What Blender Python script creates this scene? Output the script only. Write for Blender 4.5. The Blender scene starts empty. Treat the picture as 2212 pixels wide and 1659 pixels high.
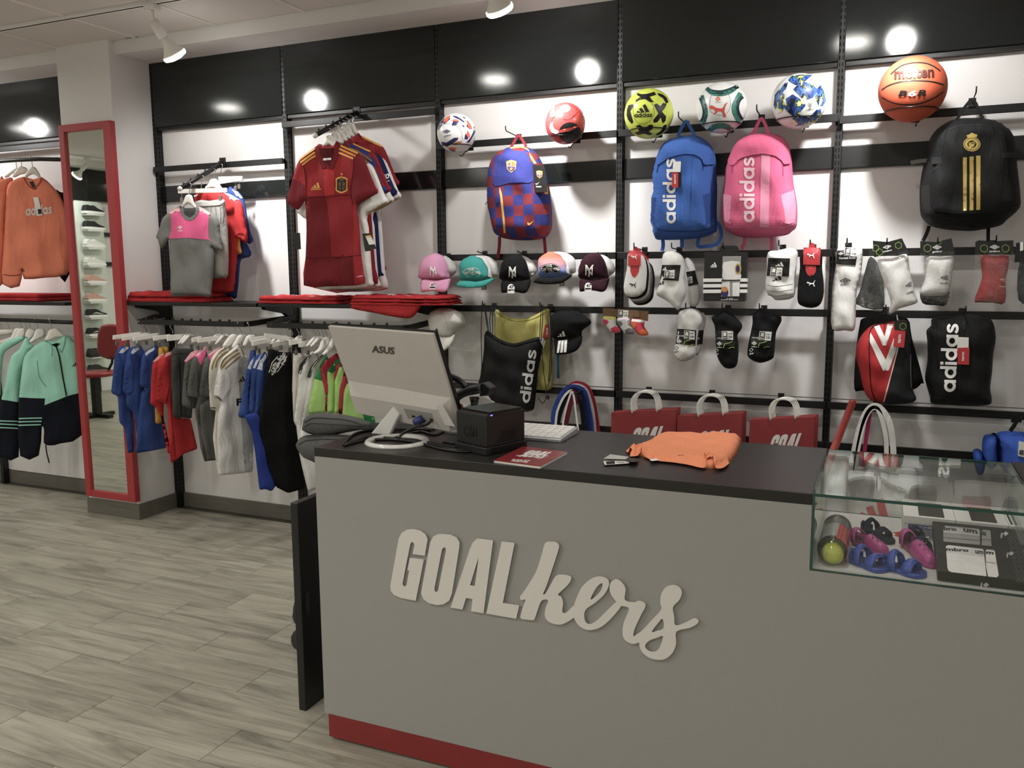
import bpy, bmesh, math, random
import numpy as np
from mathutils import Vector, Matrix
from mathutils.geometry import delaunay_2d_cdt

random.seed(7)
SC = bpy.context.scene
COL = SC.collection
# ------------------------------------------------------------------ camera
F_PX, CX, CY = 1837.9, 1106.0, 829.5            # focal length and centre for the 2212x1659 frame
YAW, PITCH, ROLL = 0.4126, -0.1349, -0.0070
CAM = Vector((0, 0, 1.551))
_f = Vector((-math.sin(YAW)*math.cos(PITCH), math.cos(YAW)*math.cos(PITCH), math.sin(PITCH)))
_r = Vector((math.cos(YAW), math.sin(YAW), 0)); _u = _r.cross(_f)
FW = _f
RT = _r*math.cos(ROLL) + _u*math.sin(ROLL)
UP = -_r*math.sin(ROLL) + _u*math.cos(ROLL)
cd = bpy.data.cameras.new('camera'); cam = bpy.data.objects.new('camera', cd); COL.objects.link(cam)
cd.sensor_width = 36; cd.lens = 36*F_PX/2212; cd.clip_start = .05
cam.matrix_world = Matrix(((RT.x, UP.x, -FW.x, CAM.x), (RT.y, UP.y, -FW.y, CAM.y), (RT.z, UP.z, -FW.z, CAM.z), (0, 0, 0, 1)))
SC.camera = cam
# ------------------------------------------------------------------ light
w = bpy.data.worlds.new('world'); SC.world = w; w.use_nodes = True
w.node_tree.nodes['Background'].inputs[0].default_value = (1, .96, .9, 1)
w.node_tree.nodes['Background'].inputs[1].default_value = .15
SC.view_settings.view_transform = 'Standard'; SC.view_settings.look = 'None'
SC.view_settings.gamma = 1; SC.view_settings.exposure = 0.0
SC.view_settings.use_curve_mapping = False
SC.cycles.use_denoising = True
SC.cycles.max_bounces = 8; SC.cycles.transparent_max_bounces = 24
SC.cycles.sample_clamp_indirect = 6
DOWN_W, BACK_W, SPOT_W = 8, 17.5, 84
def area(name, loc, size, watts, color, rot=(0, 0, 0), spread=170):
    l = bpy.data.lights.new(name, 'AREA'); l.shape = 'DISK'; l.size = size; l.energy = watts; l.color = color; l.spread = math.radians(spread)
    o = bpy.data.objects.new(name, l); o.location = loc; o.rotation_euler = rot; COL.objects.link(o); return o
DOWNLIGHTS = [(x, y) for y in (2.5, -.1, -2.3) for x in (-7.5, -5.05, -2.62, -.25, 2.2)]  # the two rows behind the viewer are unseen, added for general light
SPOTS = [(-6.05, 3.44), (-3.45, 3.44), (-1.60, 3.44), (.05, 3.44)]
for x, y in DOWNLIGHTS:
    area('downlight_lamp', (x, y, 2.885), .19, DOWN_W if y > 1 else BACK_W*(1.55 if -3 < x < -2 else 1.25 if x < -3 else .9 if x < 1 else .5), (1, .98, .90))

# ------------------------------------------------------------------ helpers
def lin(c): 
    c = c/255
    return c/12.92 if c <= .04045 else ((c+.055)/1.055)**2.4
def rgb(t):
    v = [lin(x) for x in t]; a = sum(v)/3
    return (*[x*.84+a*.16 for x in v], 1)
_mats = {}
def mat(name, c, rough=.6, metal=0, spec=.5, noise=0, nscale=40, bump=0, bscale=300, coat=0, stretch=None, sheen=0, rnd=0, emis=0, wrinkle=0):
    if name in _mats: return _mats[name]
    m = bpy.data.materials.new(name); m.use_nodes = True; nt = m.node_tree; b = nt.nodes['Principled BSDF']; _mats[name] = m
    b.inputs['Base Color'].default_value = rgb(c); b.inputs['Roughness'].default_value = rough
    b.inputs['Metallic'].default_value = metal; b.inputs['Specular IOR Level'].default_value = spec
    b.inputs['Coat Weight'].default_value = coat; b.inputs['Coat Roughness'].default_value = .08
    if sheen: b.inputs['Sheen Weight'].default_value = sheen
    if emis: b.inputs['Emission Color'].default_value = rgb(c); b.inputs['Emission Strength'].default_value = emis
    if noise or bump or rnd or wrinkle:
        tc = nt.nodes.new('ShaderNodeTexCoord'); src = tc.outputs['Object']
        if stretch:
            mp = nt.nodes.new('ShaderNodeMapping'); mp.inputs['Scale'].default_value = stretch
            nt.links.new(src, mp.inputs['Vector']); src = mp.outputs['Vector']
    if noise:
        n = nt.nodes.new('ShaderNodeTexNoise'); n.inputs['Scale'].default_value = nscale; n.inputs['Detail'].default_value = 5
        nt.links.new(src, n.inputs['Vector'])
        r = nt.nodes.new('ShaderNodeMapRange'); r.inputs[1].default_value = .25; r.inputs[2].default_value = .75
        r.inputs[3].default_value = 1-noise; r.inputs[4].default_value = 1+noise*.6
        nt.links.new(n.outputs['Fac'], r.inputs[0])
        mx = nt.nodes.new('ShaderNodeVectorMath'); mx.operation = 'SCALE'; mx.inputs[0].default_value = rgb(c)[:3]
        nt.links.new(r.outputs[0], mx.inputs['Scale']); nt.links.new(mx.outputs[0], b.inputs['Base Color'])
    if bump:
        n2 = nt.nodes.new('ShaderNodeTexNoise'); n2.inputs['Scale'].default_value = bscale; n2.inputs['Detail'].default_value = 2
        nt.links.new(src, n2.inputs['Vector'])
        bp = nt.nodes.new('ShaderNodeBump'); bp.inputs['Strength'].default_value = bump; bp.inputs['Distance'].default_value = .003
        nt.links.new(n2.outputs['Fac'], bp.inputs['Height']); nt.links.new(bp.outputs[0], b.inputs['Normal'])
        if wrinkle:
            n3 = nt.nodes.new('ShaderNodeTexNoise'); n3.inputs['Scale'].default_value = 13; n3.inputs['Detail'].default_value = 4; n3.inputs['Distortion'].default_value = 1.4; n3.inputs['Roughness'].default_value = .45
            m3 = nt.nodes.new('ShaderNodeMapping'); m3.inputs['Scale'].default_value = (1.3, 1.3, .42); nt.links.new(tc.outputs['Object'], m3.inputs[0]); nt.links.new(m3.outputs[0], n3.inputs['Vector'])
            b3 = nt.nodes.new('ShaderNodeBump'); b3.inputs['Strength'].default_value = wrinkle; b3.inputs['Distance'].default_value = .03
            nt.links.new(n3.outputs['Fac'], b3.inputs['Height']); nt.links.new(b3.outputs[0], bp.inputs['Normal'])
    return m
def fab(name, c, **k):
    k.setdefault('rough', .85); k.setdefault('spec', .2); k.setdefault('bump', .25); k.setdefault('bscale', 500); k.setdefault('noise', .06); k.setdefault('nscale', 12); k.setdefault('wrinkle', .26)
    return mat(name, c, **k)
def glass(name, c=(235, 245, 240), rough=0, mix=.12, trans=(1, 1, 1), crinkle=0):
    "thin clear sheet: mostly see-through, a share of mirror reflection by fresnel"
    if name in _mats: return _mats[name]
    m = bpy.data.materials.new(name); m.use_nodes = True; nt = m.node_tree; nt.nodes.remove(nt.nodes['Principled BSDF']); _mats[name] = m
    out = nt.nodes['Material Output']; tr = nt.nodes.new('ShaderNodeBsdfTransparent'); tr.inputs[0].default_value = (*trans, 1)
    gl = nt.nodes.new('ShaderNodeBsdfGlossy'); gl.inputs['Roughness'].default_value = rough; gl.inputs['Color'].default_value = rgb(c)
    if crinkle:
        tc = nt.nodes.new('ShaderNodeTexCoord'); n = nt.nodes.new('ShaderNodeTexNoise'); n.inputs['Scale'].default_value = 38; n.inputs['Detail'].default_value = 3; n.inputs['Distortion'].default_value = 1.5; nt.links.new(tc.outputs['Object'], n.inputs['Vector'])
        bp = nt.nodes.new('ShaderNodeBump'); bp.inputs['Strength'].default_value = crinkle; bp.inputs['Distance'].default_value = .02; nt.links.new(n.outputs['Fac'], bp.inputs['Height']); nt.links.new(bp.outputs[0], gl.inputs['Normal'])
    fr = nt.nodes.new('ShaderNodeLayerWeight'); fr.inputs[0].default_value = .5
    pw = nt.nodes.new('ShaderNodeMath'); pw.operation = 'POWER'; pw.inputs[1].default_value = 5; nt.links.new(fr.outputs['Facing'], pw.inputs[0])
    mp = nt.nodes.new('ShaderNodeMath'); mp.operation = 'MULTIPLY_ADD'; mp.inputs[1].default_value = .95; mp.inputs[2].default_value = .045+mix
    nt.links.new(pw.outputs[0], mp.inputs[0])
    mx = nt.nodes.new('ShaderNodeMixShader'); nt.links.new(mp.outputs[0], mx.inputs[0])
    nt.links.new(tr.outputs[0], mx.inputs[1]); nt.links.new(gl.outputs[0], mx.inputs[2]); nt.links.new(mx.outputs[0], out.inputs[0])
    return m
def tag(o, label=None, cat=None, group=None, kind=None):
    if label: o['label'] = label
    if cat: o['category'] = cat
    if group: o['group'] = group
    if kind: o['kind'] = kind
    return o
def thing(name, label, cat, loc=(0, 0, 0), group=None):
    o = bpy.data.objects.new(name, None); o.empty_display_size = .05; o.location = loc; COL.objects.link(o)
    return tag(o, label, cat, group)
def link(name, me, parent=None):
    o = bpy.data.objects.new(name, me); COL.objects.link(o)
    if parent is not None:
        o.parent = parent
        if parent.parent is None: o.matrix_parent_inverse = Matrix.Translation(-parent.location)
    return o
def obj(name, verts, faces, m, parent=None, smooth=False, bevel=0):
    me = bpy.data.meshes.new(name); me.from_pydata([tuple(v) for v in verts], [], faces)
    ms = m if isinstance(m, (list, tuple)) else [m]
    for x in ms: me.materials.append(x)
    if smooth: me.polygons.foreach_set('use_smooth', [True]*len(me.polygons))
    me.update()
    o = link(name, me, parent)
    if bevel:
        bv = o.modifiers.new('bevel', 'BEVEL'); bv.width = bevel; bv.segments = 2; bv.limit_method = 'ANGLE'; bv.harden_normals = False
    return o
Z = Vector((0, 0, 1))
class MB:
    def __init__(s): s.v = []; s.f = []
    def add(s, v, f):
        n = len(s.v); s.v += [Vector(x) for x in v]; s.f += [[i+n for i in q] for q in f]; return s
    def box(s, x0, x1, y0, y1, z0, z1):
        return s.add([(x0, y0, z0), (x1, y0, z0), (x1, y1, z0), (x0, y1, z0), (x0, y0, z1), (x1, y0, z1), (x1, y1, z1), (x0, y1, z1)],
                     [(0, 3, 2, 1), (4, 5, 6, 7), (0, 1, 5, 4), (1, 2, 6, 5), (2, 3, 7, 6), (3, 0, 4, 7)])
    def obox(s, c, ax, h):
        c = Vector(c); a = [Vector(x).normalized()*k for x, k in zip(ax, h)]
        v = [c+a[0]*i+a[1]*j+a[2]*k for k in (-1, 1) for i, j in ((-1, -1), (1, -1), (1, 1), (-1, 1))]
        f = [(0, 3, 2, 1), (4, 5, 6, 7), (0, 1, 5, 4), (1, 2, 6, 5), (2, 3, 7, 6), (3, 0, 4, 7)]
        return s.add(v, f)
    def tube(s, pts, r, n=8, closed=False, caps=True):
        pts = [Vector(p) for p in pts]; m = len(pts); rs = r if isinstance(r, (list, tuple)) else [r]*m
        rings = []; prev = None
        for i, p in enumerate(pts):
            a = pts[i-1] if (i > 0 or closed) else p; b = pts[(i+1) % m] if (i < m-1 or closed) else p
            t = (b-a).normalized()
            if prev is None:
                x = t.cross(Z); x = x if x.length > .1 else t.cross(Vector((1, 0, 0)))
            else: x = prev - t*prev.dot(t)
            x.normalize(); y = t.cross(x); prev = x
            rings.append([p+(x*math.cos(2*math.pi*k/n)+y*math.sin(2*math.pi*k/n))*rs[i] for k in range(n)])
        v = [q for g in rings for q in g]; f = []
        for i in range(m if closed else m-1):
            j = (i+1) % m
            f += [(i*n+k, i*n+(k+1) % n, j*n+(k+1) % n, j*n+k) for k in range(n)]
        if caps and not closed: f += [tuple(range(n))[::-1], tuple((m-1)*n+k for k in range(n))]
        return s.add(v, f)
    def lathe(s, o, prof, n=24, axis=Z, caps=True):
        "prof: (radius, height along axis)"
        o = Vector(o); a = Vector(axis).normalized(); x = a.orthogonal().normalized(); y = a.cross(x); v = []; f = []
        for r, h in prof: v += [o+a*h+(x*math.cos(2*math.pi*k/n)+y*math.sin(2*math.pi*k/n))*max(r, 1e-4) for k in range(n)]
        for i in range(len(prof)-1): f += [(i*n+k, i*n+(k+1) % n, (i+1)*n+(k+1) % n, (i+1)*n+k) for k in range(n)]
        if caps: f += [tuple(range(n))[::-1], tuple((len(prof)-1)*n+k for k in range(n))]
        return s.add(v, f)
    def prism(s, poly, off):
        "closed polygon of 3D points pushed along vector off"
        p = [Vector(q) for q in poly]; o = Vector(off); n = len(p)
        f = [tuple(range(n))[::-1], tuple(range(n, 2*n))]+[(i, (i+1) % n, n+(i+1) % n, n+i) for i in range(n)]
        return s.add(p+[q+o for q in p], f)
    def build(s, name, m, parent=None, smooth=False, bevel=0): return obj(name, s.v, s.f, m, parent, smooth, bevel)
def bx(name, x0, x1, y0, y1, z0, z1, m, parent=None, bevel=0): return MB().box(x0, x1, y0, y1, z0, z1).build(name, m, parent, False, bevel)

# ---- photo pixel -> view ray; every call names the real plane or surface the point lies on
def ray(x, y): return FW + RT*((x-CX)/F_PX) + UP*((CY-y)/F_PX)
def at(x, y, Y): d = ray(x, y); return CAM + d*((Y-CAM.y)/d.y)
def atx(x, y, X): d = ray(x, y); return CAM + d*((X-CAM.x)/d.x)
def atz(x, y, H): d = ray(x, y); return CAM + d*((H-CAM.z)/d.z)
class Sheet:
    "a plane in the room: origin, turn about the vertical (0 = parallel to the wall, facing the shop), tilt (normal raised)"
    def __init__(s, O, ang=0, tilt=0):
        a = math.radians(ang); t = math.radians(tilt); s.O = Vector(O)
        n = Vector((math.sin(a), -math.cos(a), 0)); s.U = Vector((math.cos(a), math.sin(a), 0))
        s.N = n*math.cos(t)+Z*math.sin(t); s.V = Z*math.cos(t)-n*math.sin(t)
    def uv(s, x, y, d=0):
        r = ray(x, y); k = ((s.O+s.N*d-CAM).dot(s.N))/r.dot(s.N); p = CAM+r*k-s.O
        return p.dot(s.U), p.dot(s.V)
    def P(s, u, v, d=0): return s.O+s.U*u+s.V*v+s.N*d
    def pt(s, x, y, e=0): return s.P(*s.uv(x, y, e), e)
class ZPlane:
    def __init__(s, z): s.z = z
    def pt(s, x, y, e=0): return atz(x, y, s.z+e)
class Ball:
    def __init__(s, c, r): s.c = Vector(c); s.r = r
    def pt(s, x, y, e=0):
        d = ray(x, y).normalized(); o = CAM-s.c; b = o.dot(d); R = s.r+e; q = b*b-(o.length_squared-R*R)
        if q < 0: p = o-d*b; return s.c+p.normalized()*R
        return CAM+d*(-b-math.sqrt(q))
def catmull(p, k=3, closed=True):
    p = [Vector((*q, 0)[:3]) if len(q) == 2 else Vector(q) for q in p]; n = len(p); out = []
    for i in range(n if closed else n-1):
        a, b, c, d = (p[(i+j) % n] if closed else p[min(max(i+j, 0), n-1)] for j in (-1, 0, 1, 2))
        for j in range(k):
            t = j/k
            out.append(.5*((2*b)+(c-a)*t+(2*a-5*b+4*c-d)*t*t+(3*b-a-3*c+d)*t**3))
    if not closed: out.append(p[-1])
    return out
def cm2(p, k=3, closed=True): return [(q.x, q.y) for q in catmull(p, k, closed)]
def resamp(p, step):
    out = []; n = len(p)
    for i in range(n):
        a = p[i]; b = p[(i+1) % n]; L = math.hypot(b[0]-a[0], b[1]-a[1]); k = max(1, int(math.ceil(L/step)))
        out += [(a[0]+(b[0]-a[0])*j/k, a[1]+(b[1]-a[1])*j/k) for j in range(k)]
    return out
def polydist(P, poly):
    A = np.array(poly); B = np.roll(A, -1, 0); D = B-A; L = (D*D).sum(1)+1e-12
    P = np.asarray(P, float); W = P[:, None, :]-A[None]
    t = np.clip((W*D[None]).sum(2)/L[None], 0, 1)
    return np.sqrt((((W-t[..., None]*D[None])**2).sum(2)).min(1))
def inside(P, poly):
    A = np.array(poly); B = np.roll(A, -1, 0); P = np.asarray(P, float); x = P[:, :1]; y = P[:, 1:]
    c = ((A[:, 1] > y) != (B[:, 1] > y)) & (x < (B[:, 0]-A[:, 0])*(y-A[:, 1])/(B[:, 1]-A[:, 1]+1e-15)+A[:, 0])
    return c.sum(1) % 2 == 1
def mesh2d(loops, res, cuts=()):
    "triangles filling the first loop, later loops are holes or more islands"
    loops = [resamp(l, res) for l in loops]; vs = []; ed = []
    for l in loops:
        n = len(vs); vs += l; ed += [(n+i, n+(i+1) % len(l)) for i in range(len(l))]
    for l in cuts: l = resamp(l, res); n = len(vs); vs += l; ed += [(n+i, n+(i+1) % len(l)) for i in range(len(l))]
    nb = len(vs); A = np.array(vs); lo, hi = A.min(0), A.max(0); g = []
    ys = np.arange(lo[1]+res*.5, hi[1], res*.87)
    for k, yy in enumerate(ys): g += [(xx, yy) for xx in np.arange(lo[0]+res*(.5 if k % 2 else .05), hi[0], res)]
    if g:
        g = np.array(g); ok = np.zeros(len(g), bool); dm = np.full(len(g), 1e9)
        for l in loops: ok ^= inside(g, l); dm = np.minimum(dm, polydist(g, l))
        for l in cuts: dm = np.minimum(dm, polydist(g, l))
        vs = vs+[tuple(q) for q in g[ok & (dm > res*.45)]]
    r = delaunay_2d_cdt([Vector(q) for q in vs], ed, [], 0, 1e-7)
    V = [(q.x, q.y) for q in r[0]]; F = [tuple(f) for f in r[2]]
    C = np.array([[sum(V[i][k] for i in f)/len(f) for k in (0, 1)] for f in F]); ok = np.zeros(len(F), bool)
    for l in loops: ok ^= inside(C, l)
    F = [f for f, o in zip(F, ok) if o]; used = sorted({i for f in F for i in f}); m = {i: j for j, i in enumerate(used)}
    return [V[i] for i in used], [tuple(m[i] for i in f) for f in F]
class Cloth:
    "a filled-out sheet of stuff: an outline on a Sheet, swollen to a real thickness"
    def __init__(s, name, outline, sheet, mat_, parent=None, depth=.02, w=.04, res=.02, back=None, folds=None, smooth=True, k=3, cuts=()):
        s.sh = sheet; s.depth = depth; s.w = w; s.folds = folds
        o = [sheet.uv(*q) for q in outline]
        if smooth: o = cm2(o, k)
        s.out = o; back = depth*.5 if back is None else back
        v, f = mesh2d([o], res, [[sheet.uv(*q) for q in c] for c in cuts]); d = polydist(v, o); hz = s.h(v, d)
        if len(f):
            a, b, c = (v[i] for i in f[0][:3])
        V = [sheet.P(u_, v_, h) for (u_, v_), h in zip(v, hz)]; n = len(V); idx = list(range(n))
        t = np.clip(d/s.w, 0, 1); bk = -back*np.sqrt(np.maximum(0, 1-(1-t)**2))
        for i in range(n):
            if d[i] > 1e-5: idx[i] = len(V); V.append(sheet.P(v[i][0], v[i][1], bk[i]))
        F = list(f)+[tuple(idx[i] for i in q[::-1]) for q in f]
        s.ob = obj(name, V, F, mat_, parent, True)
    def h(s, v, d=None):
        v = np.asarray(v, float).reshape(-1, 2)
        if d is None: d = polydist(v, s.out); d = np.where(inside(v, s.out), d, 0)
        t = np.clip(d/s.w, 0, 1); h = s.depth*np.sqrt(np.maximum(0, 1-(1-t)**2))
        if s.folds: h = h+s.folds(v[:, 0], v[:, 1])*t
        return h
    def region(s, poly, m):
        "give the part of the cloth inside a pixel outline another material"
        me = s.ob.data; me.materials.append(m); k = len(me.materials)-1; q = [s.sh.uv(*p) for p in poly]
        C = [(p.center-s.sh.O) for p in me.polygons]; I = inside([(c.dot(s.sh.U), c.dot(s.sh.V)) for c in C], q)
        for p, i in zip(me.polygons, I):
            if i: p.material_index = k
    def pt(s, x, y, e=0):
        d = 0
        for _ in range(3): uv = s.sh.uv(x, y, d); d = float(s.h([uv])[0])+e
        return s.sh.P(*uv, d)
    def pts(s, P, e=0):
        P = list(P); d = np.zeros(len(P))
        for _ in range(3):
            uv = [s.sh.uv(x, y, float(k)) for (x, y), k in zip(P, d)]; d = s.h(uv)+e
        return [s.sh.P(*q, float(k)) for q, k in zip(uv, d)]
def mp(surf, P, e):
    return surf.pts(P, e) if hasattr(surf, 'pts') else [surf.pt(x, y, e) for x, y in P]
def decal(name, surf, polys, m, parent, e=.0015, res=6, thick=0, smooth=True):
    "flat print, or with thick a slab, lying on a surface; polys in photo pixels; a poly may be [outline, hole, ...]"
    V = []; Fs = []
    if polys and isinstance(polys[0][0], (int, float)): polys = [polys]
    for p in polys:
        loops = p if not isinstance(p[0][0], (int, float)) else [p]
        v, f = mesh2d(loops, res); n = len(V); W = mp(surf, v, e+thick)
        # face towards the viewer
        a, b, c = (W[i] for i in f[0][:3]); 
        if (b-a).cross(c-a).dot(CAM-a) < 0: f = [q[::-1] for q in f]
        V += W; Fs += [tuple(i+n for i in q) for q in f]
        if thick:
            cnt = {}
            for q in f:
                for i in range(len(q)): cnt[(q[i], q[(i+1) % len(q)])] = 1
            bd = [k for k in cnt if (k[1], k[0]) not in cnt]; ids = sorted({i for k in bd for i in k})
            B = mp(surf, [v[i] for i in ids], 0); mpi = {i: len(V)+j for j, i in enumerate(ids)}; V += B
            Fs += [(k[1]+n, k[0]+n, mpi[k[0]], mpi[k[1]]) for k in bd]
    return obj(name, V, Fs, m, parent, smooth and not thick)
def flat(name, surf, polys, m, parent, **k):
    k.setdefault('res', 400); return decal(name, surf, polys, m, parent, **k)
# ---- lettering
_txt = {}
def glyphs(body, bold=.0, shear=0):
    key = (body, bold, shear)
    if key not in _txt:
        cu = bpy.data.curves.new('t', 'FONT'); cu.body = body; cu.offset = bold; cu.shear = shear; cu.resolution_u = 3
        o = bpy.data.objects.new('t', cu); COL.objects.link(o); bpy.context.view_layer.update()
        me = o.evaluated_get(bpy.context.evaluated_depsgraph_get()).to_mesh()
        v = np.array([(q.co.x, q.co.y) for q in me.vertices]); f = [tuple(p.vertices) for p in me.polygons]
        COL.objects.unlink(o); bpy.data.objects.remove(o); bpy.data.curves.remove(cu)
        lo, hi = v.min(0), v.max(0); _txt[key] = ((v-lo)/(hi-lo), f)
    return _txt[key]
def ribbon(pts, w, closed=False):
    P = [Vector(p[:2]) for p in pts]; n = len(P); ws = w if isinstance(w, (list, tuple)) else [w]*n; v = []; f = []
    for i, p in enumerate(P):
        a = P[i-1] if (i or closed) else p; b = P[(i+1) % n] if (i < n-1 or closed) else p
        t = (b-a).normalized(); q = Vector((-t.y, t.x))*ws[i]/2; v += [(p+q)[:], (p-q)[:]]
    for i in range(n if closed else n-1): j = (i+1) % n; f.append((2*i, 2*i+1, 2*j+1, 2*j))
    return v, f
def sport_word(wd='adidas'):
    if wd in _txt: return _txt[wd]
    V = []; F = []
    def put(v, f):
        n = len(V); V.extend(v); F.extend([tuple(i+n for i in q) for q in f])
    def ring(cx): put(*ribbon([(cx+.375*math.cos(a*math.pi/14), .5+.375*math.sin(a*math.pi/14)) for a in range(28)], .25, True))
    def bar(x0, x1, y0, y1): put([(x0, y0), (x0, (y0+y1)/2), (x0, y1), (x1, y1), (x1, (y0+y1)/2), (x1, y0)], [(0, 5, 4, 1), (1, 4, 3, 2)])
    x = 0
    for ch in wd:
        if ch in 'ad': ring(x+.5); bar(x+.76, x+1.0, 0, 1 if ch == 'a' else 1.42); x += 1.12
        elif ch == 'i': bar(x, x+.24, 0, 1); bar(x, x+.24, 1.15, 1.42); x += .36
        else:
            p = cm2([(.70, .74), (.58, .86), (.40, .89), (.22, .84), (.15, .71), (.24, .59), (.42, .51), (.60, .42), (.67, .29), (.58, .16), (.38, .11), (.18, .15), (.06, .27)], 3, False)
            put(*ribbon([(a+x, b) for a, b in p], .24)); x += .78
    A = np.array(V); lo, hi = A.min(0), A.max(0); _txt[wd] = ((A-lo)/(hi-lo), F); return _txt[wd]
def refine(P, F, L=5.0):
    F = [(f[0], f[i], f[i+1]) for f in F for i in range(1, len(f)-1)]; P = [tuple(p) for p in P]
    for _ in range(5):
        mid = {}; out = []
        def m(a, b):
            k = (min(a, b), max(a, b))
            if k not in mid:
                d = math.hypot(P[a][0]-P[b][0], P[a][1]-P[b][1])
                if d <= L: mid[k] = None
                else: P.append(((P[a][0]+P[b][0])/2, (P[a][1]+P[b][1])/2)); mid[k] = len(P)-1
            return mid[k]
        for a, b, c in F:
            ab, bc, ca = m(a, b), m(b, c), m(c, a); n = sum(x is not None for x in (ab, bc, ca))
            if n == 0: out.append((a, b, c))
            elif n == 3: out += [(a, ab, ca), (ab, b, bc), (ca, bc, c), (ab, bc, ca)]
            else:
                while ab is None or (n == 2 and ca is not None and bc is None and False): a, b, c, ab, bc, ca = b, c, a, bc, ca, ab
                if n == 1: out += [(a, ab, c), (ab, b, c)]
                elif bc is not None: out += [(a, ab, c), (ab, bc, c), (ab, b, bc)]
                else: out += [(a, ab, ca), (ab, b, c), (ab, c, ca)]
        if len(out) == len(F): break
        F = out
    return P, F
def text(surf, body, bl, br, tl, m, parent, name='lettering', bold=.02, shear=0, e=.002, thick=0):
    v, f = (sport_word('adidas' if body == '@sport' else body[1:]) if body[0] == '@' else glyphs(body, bold, shear))
    px = [(bl[0]+a*(br[0]-bl[0])+b*(tl[0]-bl[0]), bl[1]+a*(br[1]-bl[1])+b*(tl[1]-bl[1])) for a, b in v]
    if isinstance(surf, (Ball, Cloth)): px, f = refine(px, f)
    W = mp(surf, px, e)
    a, b, c = (W[i] for i in f[0][:3])
    if (b-a).cross(c-a).dot(CAM-a) < 0: f = [q[::-1] for q in f]
    return obj(name, W, f, m, parent)
def T(ox, oy, k):
    def g(*p):
        "numbers x,y,x,y... read off an enlarged crop of the photo"
        return [(ox+p[i]*k, oy+p[i+1]*k) for i in range(0, len(p), 2)]
    return g
cA = T(0, 0, .28933); cB = T(0, 300, .217); cC = T(0, 640, .217); cD = T(320, 320, .205); cE = T(240, 620, .217); cF = T(560, 180, .28944)
cG = T(900, 180, .22905); cH = T(880, 520, .217); cI = T(1320, 140, .25316); cJ = T(1780, 80, .27728); cK = T(1280, 510, .23508)
cL = T(1760, 500, .24107); cM = T(620, 660, .28933); cN = T(1180, 820, .30741); cO = T(1720, 860, .26523); cP = T(600, 900, .4577)
cQ = T(820, 1120, .3255); cR = T(1980, 900, .24117); cS = T(2060, 480, .12054); cU = T(400, 680, .14467); cV = T(900, 780, .18083); cW = T(0, 0, .18083)
def bars(surf, bl, br, tl, m, parent, n=4, e=.002):
    "a line of print too small to read: a row of short bars"
    P = []
    for i in range(n): a = i/n; P.append(quad(bl, br, tl, a, .1, a+.82/n*(1 if i % 2 else .8), .9))
    return decal('small_print', surf, P, m, parent, e=e, res=400)
def img(*p): return [(p[i], p[i+1]) for i in range(0, len(p), 2)]
def rect(x0, y0, x1, y1): return [(x0, y0), (x1, y0), (x1, y1), (x0, y1)]
def quad(bl, br, tl, u0, v0, u1, v1):
    g = lambda a, b: (bl[0]+a*(br[0]-bl[0])+b*(tl[0]-bl[0]), bl[1]+a*(br[1]-bl[1])+b*(tl[1]-bl[1]))
    return [g(u0, v0), g(u1, v0), g(u1, v1), g(u0, v1)]
def logo(bl, br, tl, shapes): 
    g = lambda a, b: (bl[0]+a*(br[0]-bl[0])+b*(tl[0]-bl[0]), bl[1]+a*(br[1]-bl[1])+b*(tl[1]-bl[1]))
    return [[g(*q) for q in s] if not isinstance(s[0][0], (tuple, list)) else [[g(*q) for q in l] for l in s] for s in shapes]
BARS = [[(.0, .0), (.10, .30), (.33, .17), (.26, 0)], [(.30, .52), (.46, .62), (.70, 0), (.42, 0), (.24, .38)], [(.56, .82), (.72, 1), (1.1, 0), (.80, 0)]]
BARS = [[(0, 0), (.06, .25), (.25, .14), (.31, 0)], [(.20, .47), (.40, .58), (.65, 0), (.37, 0)], [(.50, .82), (.70, 1), (1.02, 0), (.73, 0)]]
DIAMOND = [[[(0, .5), (.5, 1), (1, .5), (.5, 0)], [(.13, .5), (.5, .86), (.87, .5), (.5, .14)]], [[(.24, .5), (.5, .75), (.76, .5), (.5, .25)], [(.38, .5), (.5, .6), (.62, .5), (.5, .4)]]]
SWOOSH = [[(0, .42), (.06, .78), (.14, .55), (.20, .46), (.32, .42), (1, .98), (.35, .06), (.20, 0), (.08, .08), (.01, .25)]]
CAT = [[(0, .62), (.02, .74), (.10, .84), (.20, .78), (.34, .66), (.50, .62), (.66, .60), (.74, .68), (.80, .86), (.90, .98), (1, 1), (.92, .90), (.86, .78), (.82, .58), (.80, .42), (.84, .24), (.90, .10), (.86, 0), (.76, .06), (.74, .24), (.66, .40), (.54, .44), (.44, .40), (.36, .28), (.24, .20), (.20, .26), (.30, .34), (.30, .46), (.20, .56), (.08, .56)]]
# ------------------------------------------------------------------ materials of the room
WHITE = mat('wall_white', (222, 219, 217), .7, noise=.03, nscale=3, bump=.05, bscale=150)
CEIL = mat('ceiling_white', (218, 212, 206), .8, noise=.02, nscale=4, bump=.05, bscale=400)
PANELW = mat('back_panel_white', (222, 219, 218), .5, noise=.02, nscale=3)
BLACK = mat('black_powder_coat', (20, 21, 21), .42, spec=.4, bump=.06, bscale=900)
GLOSS = mat('black_gloss_fascia', (26, 29, 29), .09, spec=.55, bump=.012, bscale=500, noise=.1, nscale=2)
SLOT = mat('slot_dark', (4, 4, 4), .8, spec=.1)
SKIRT = mat('skirting_grey_wood', (104, 100, 90), .55, noise=.18, nscale=6, stretch=(1, 6, 20), bump=.1, bscale=60)
CHROME = mat('chrome', (200, 200, 198), .18, metal=1)
PLASTIC_W = mat('white_plastic', (236, 234, 230), .4)
PLASTIC_K = mat('black_plastic', (16, 16, 17), .38)
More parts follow.
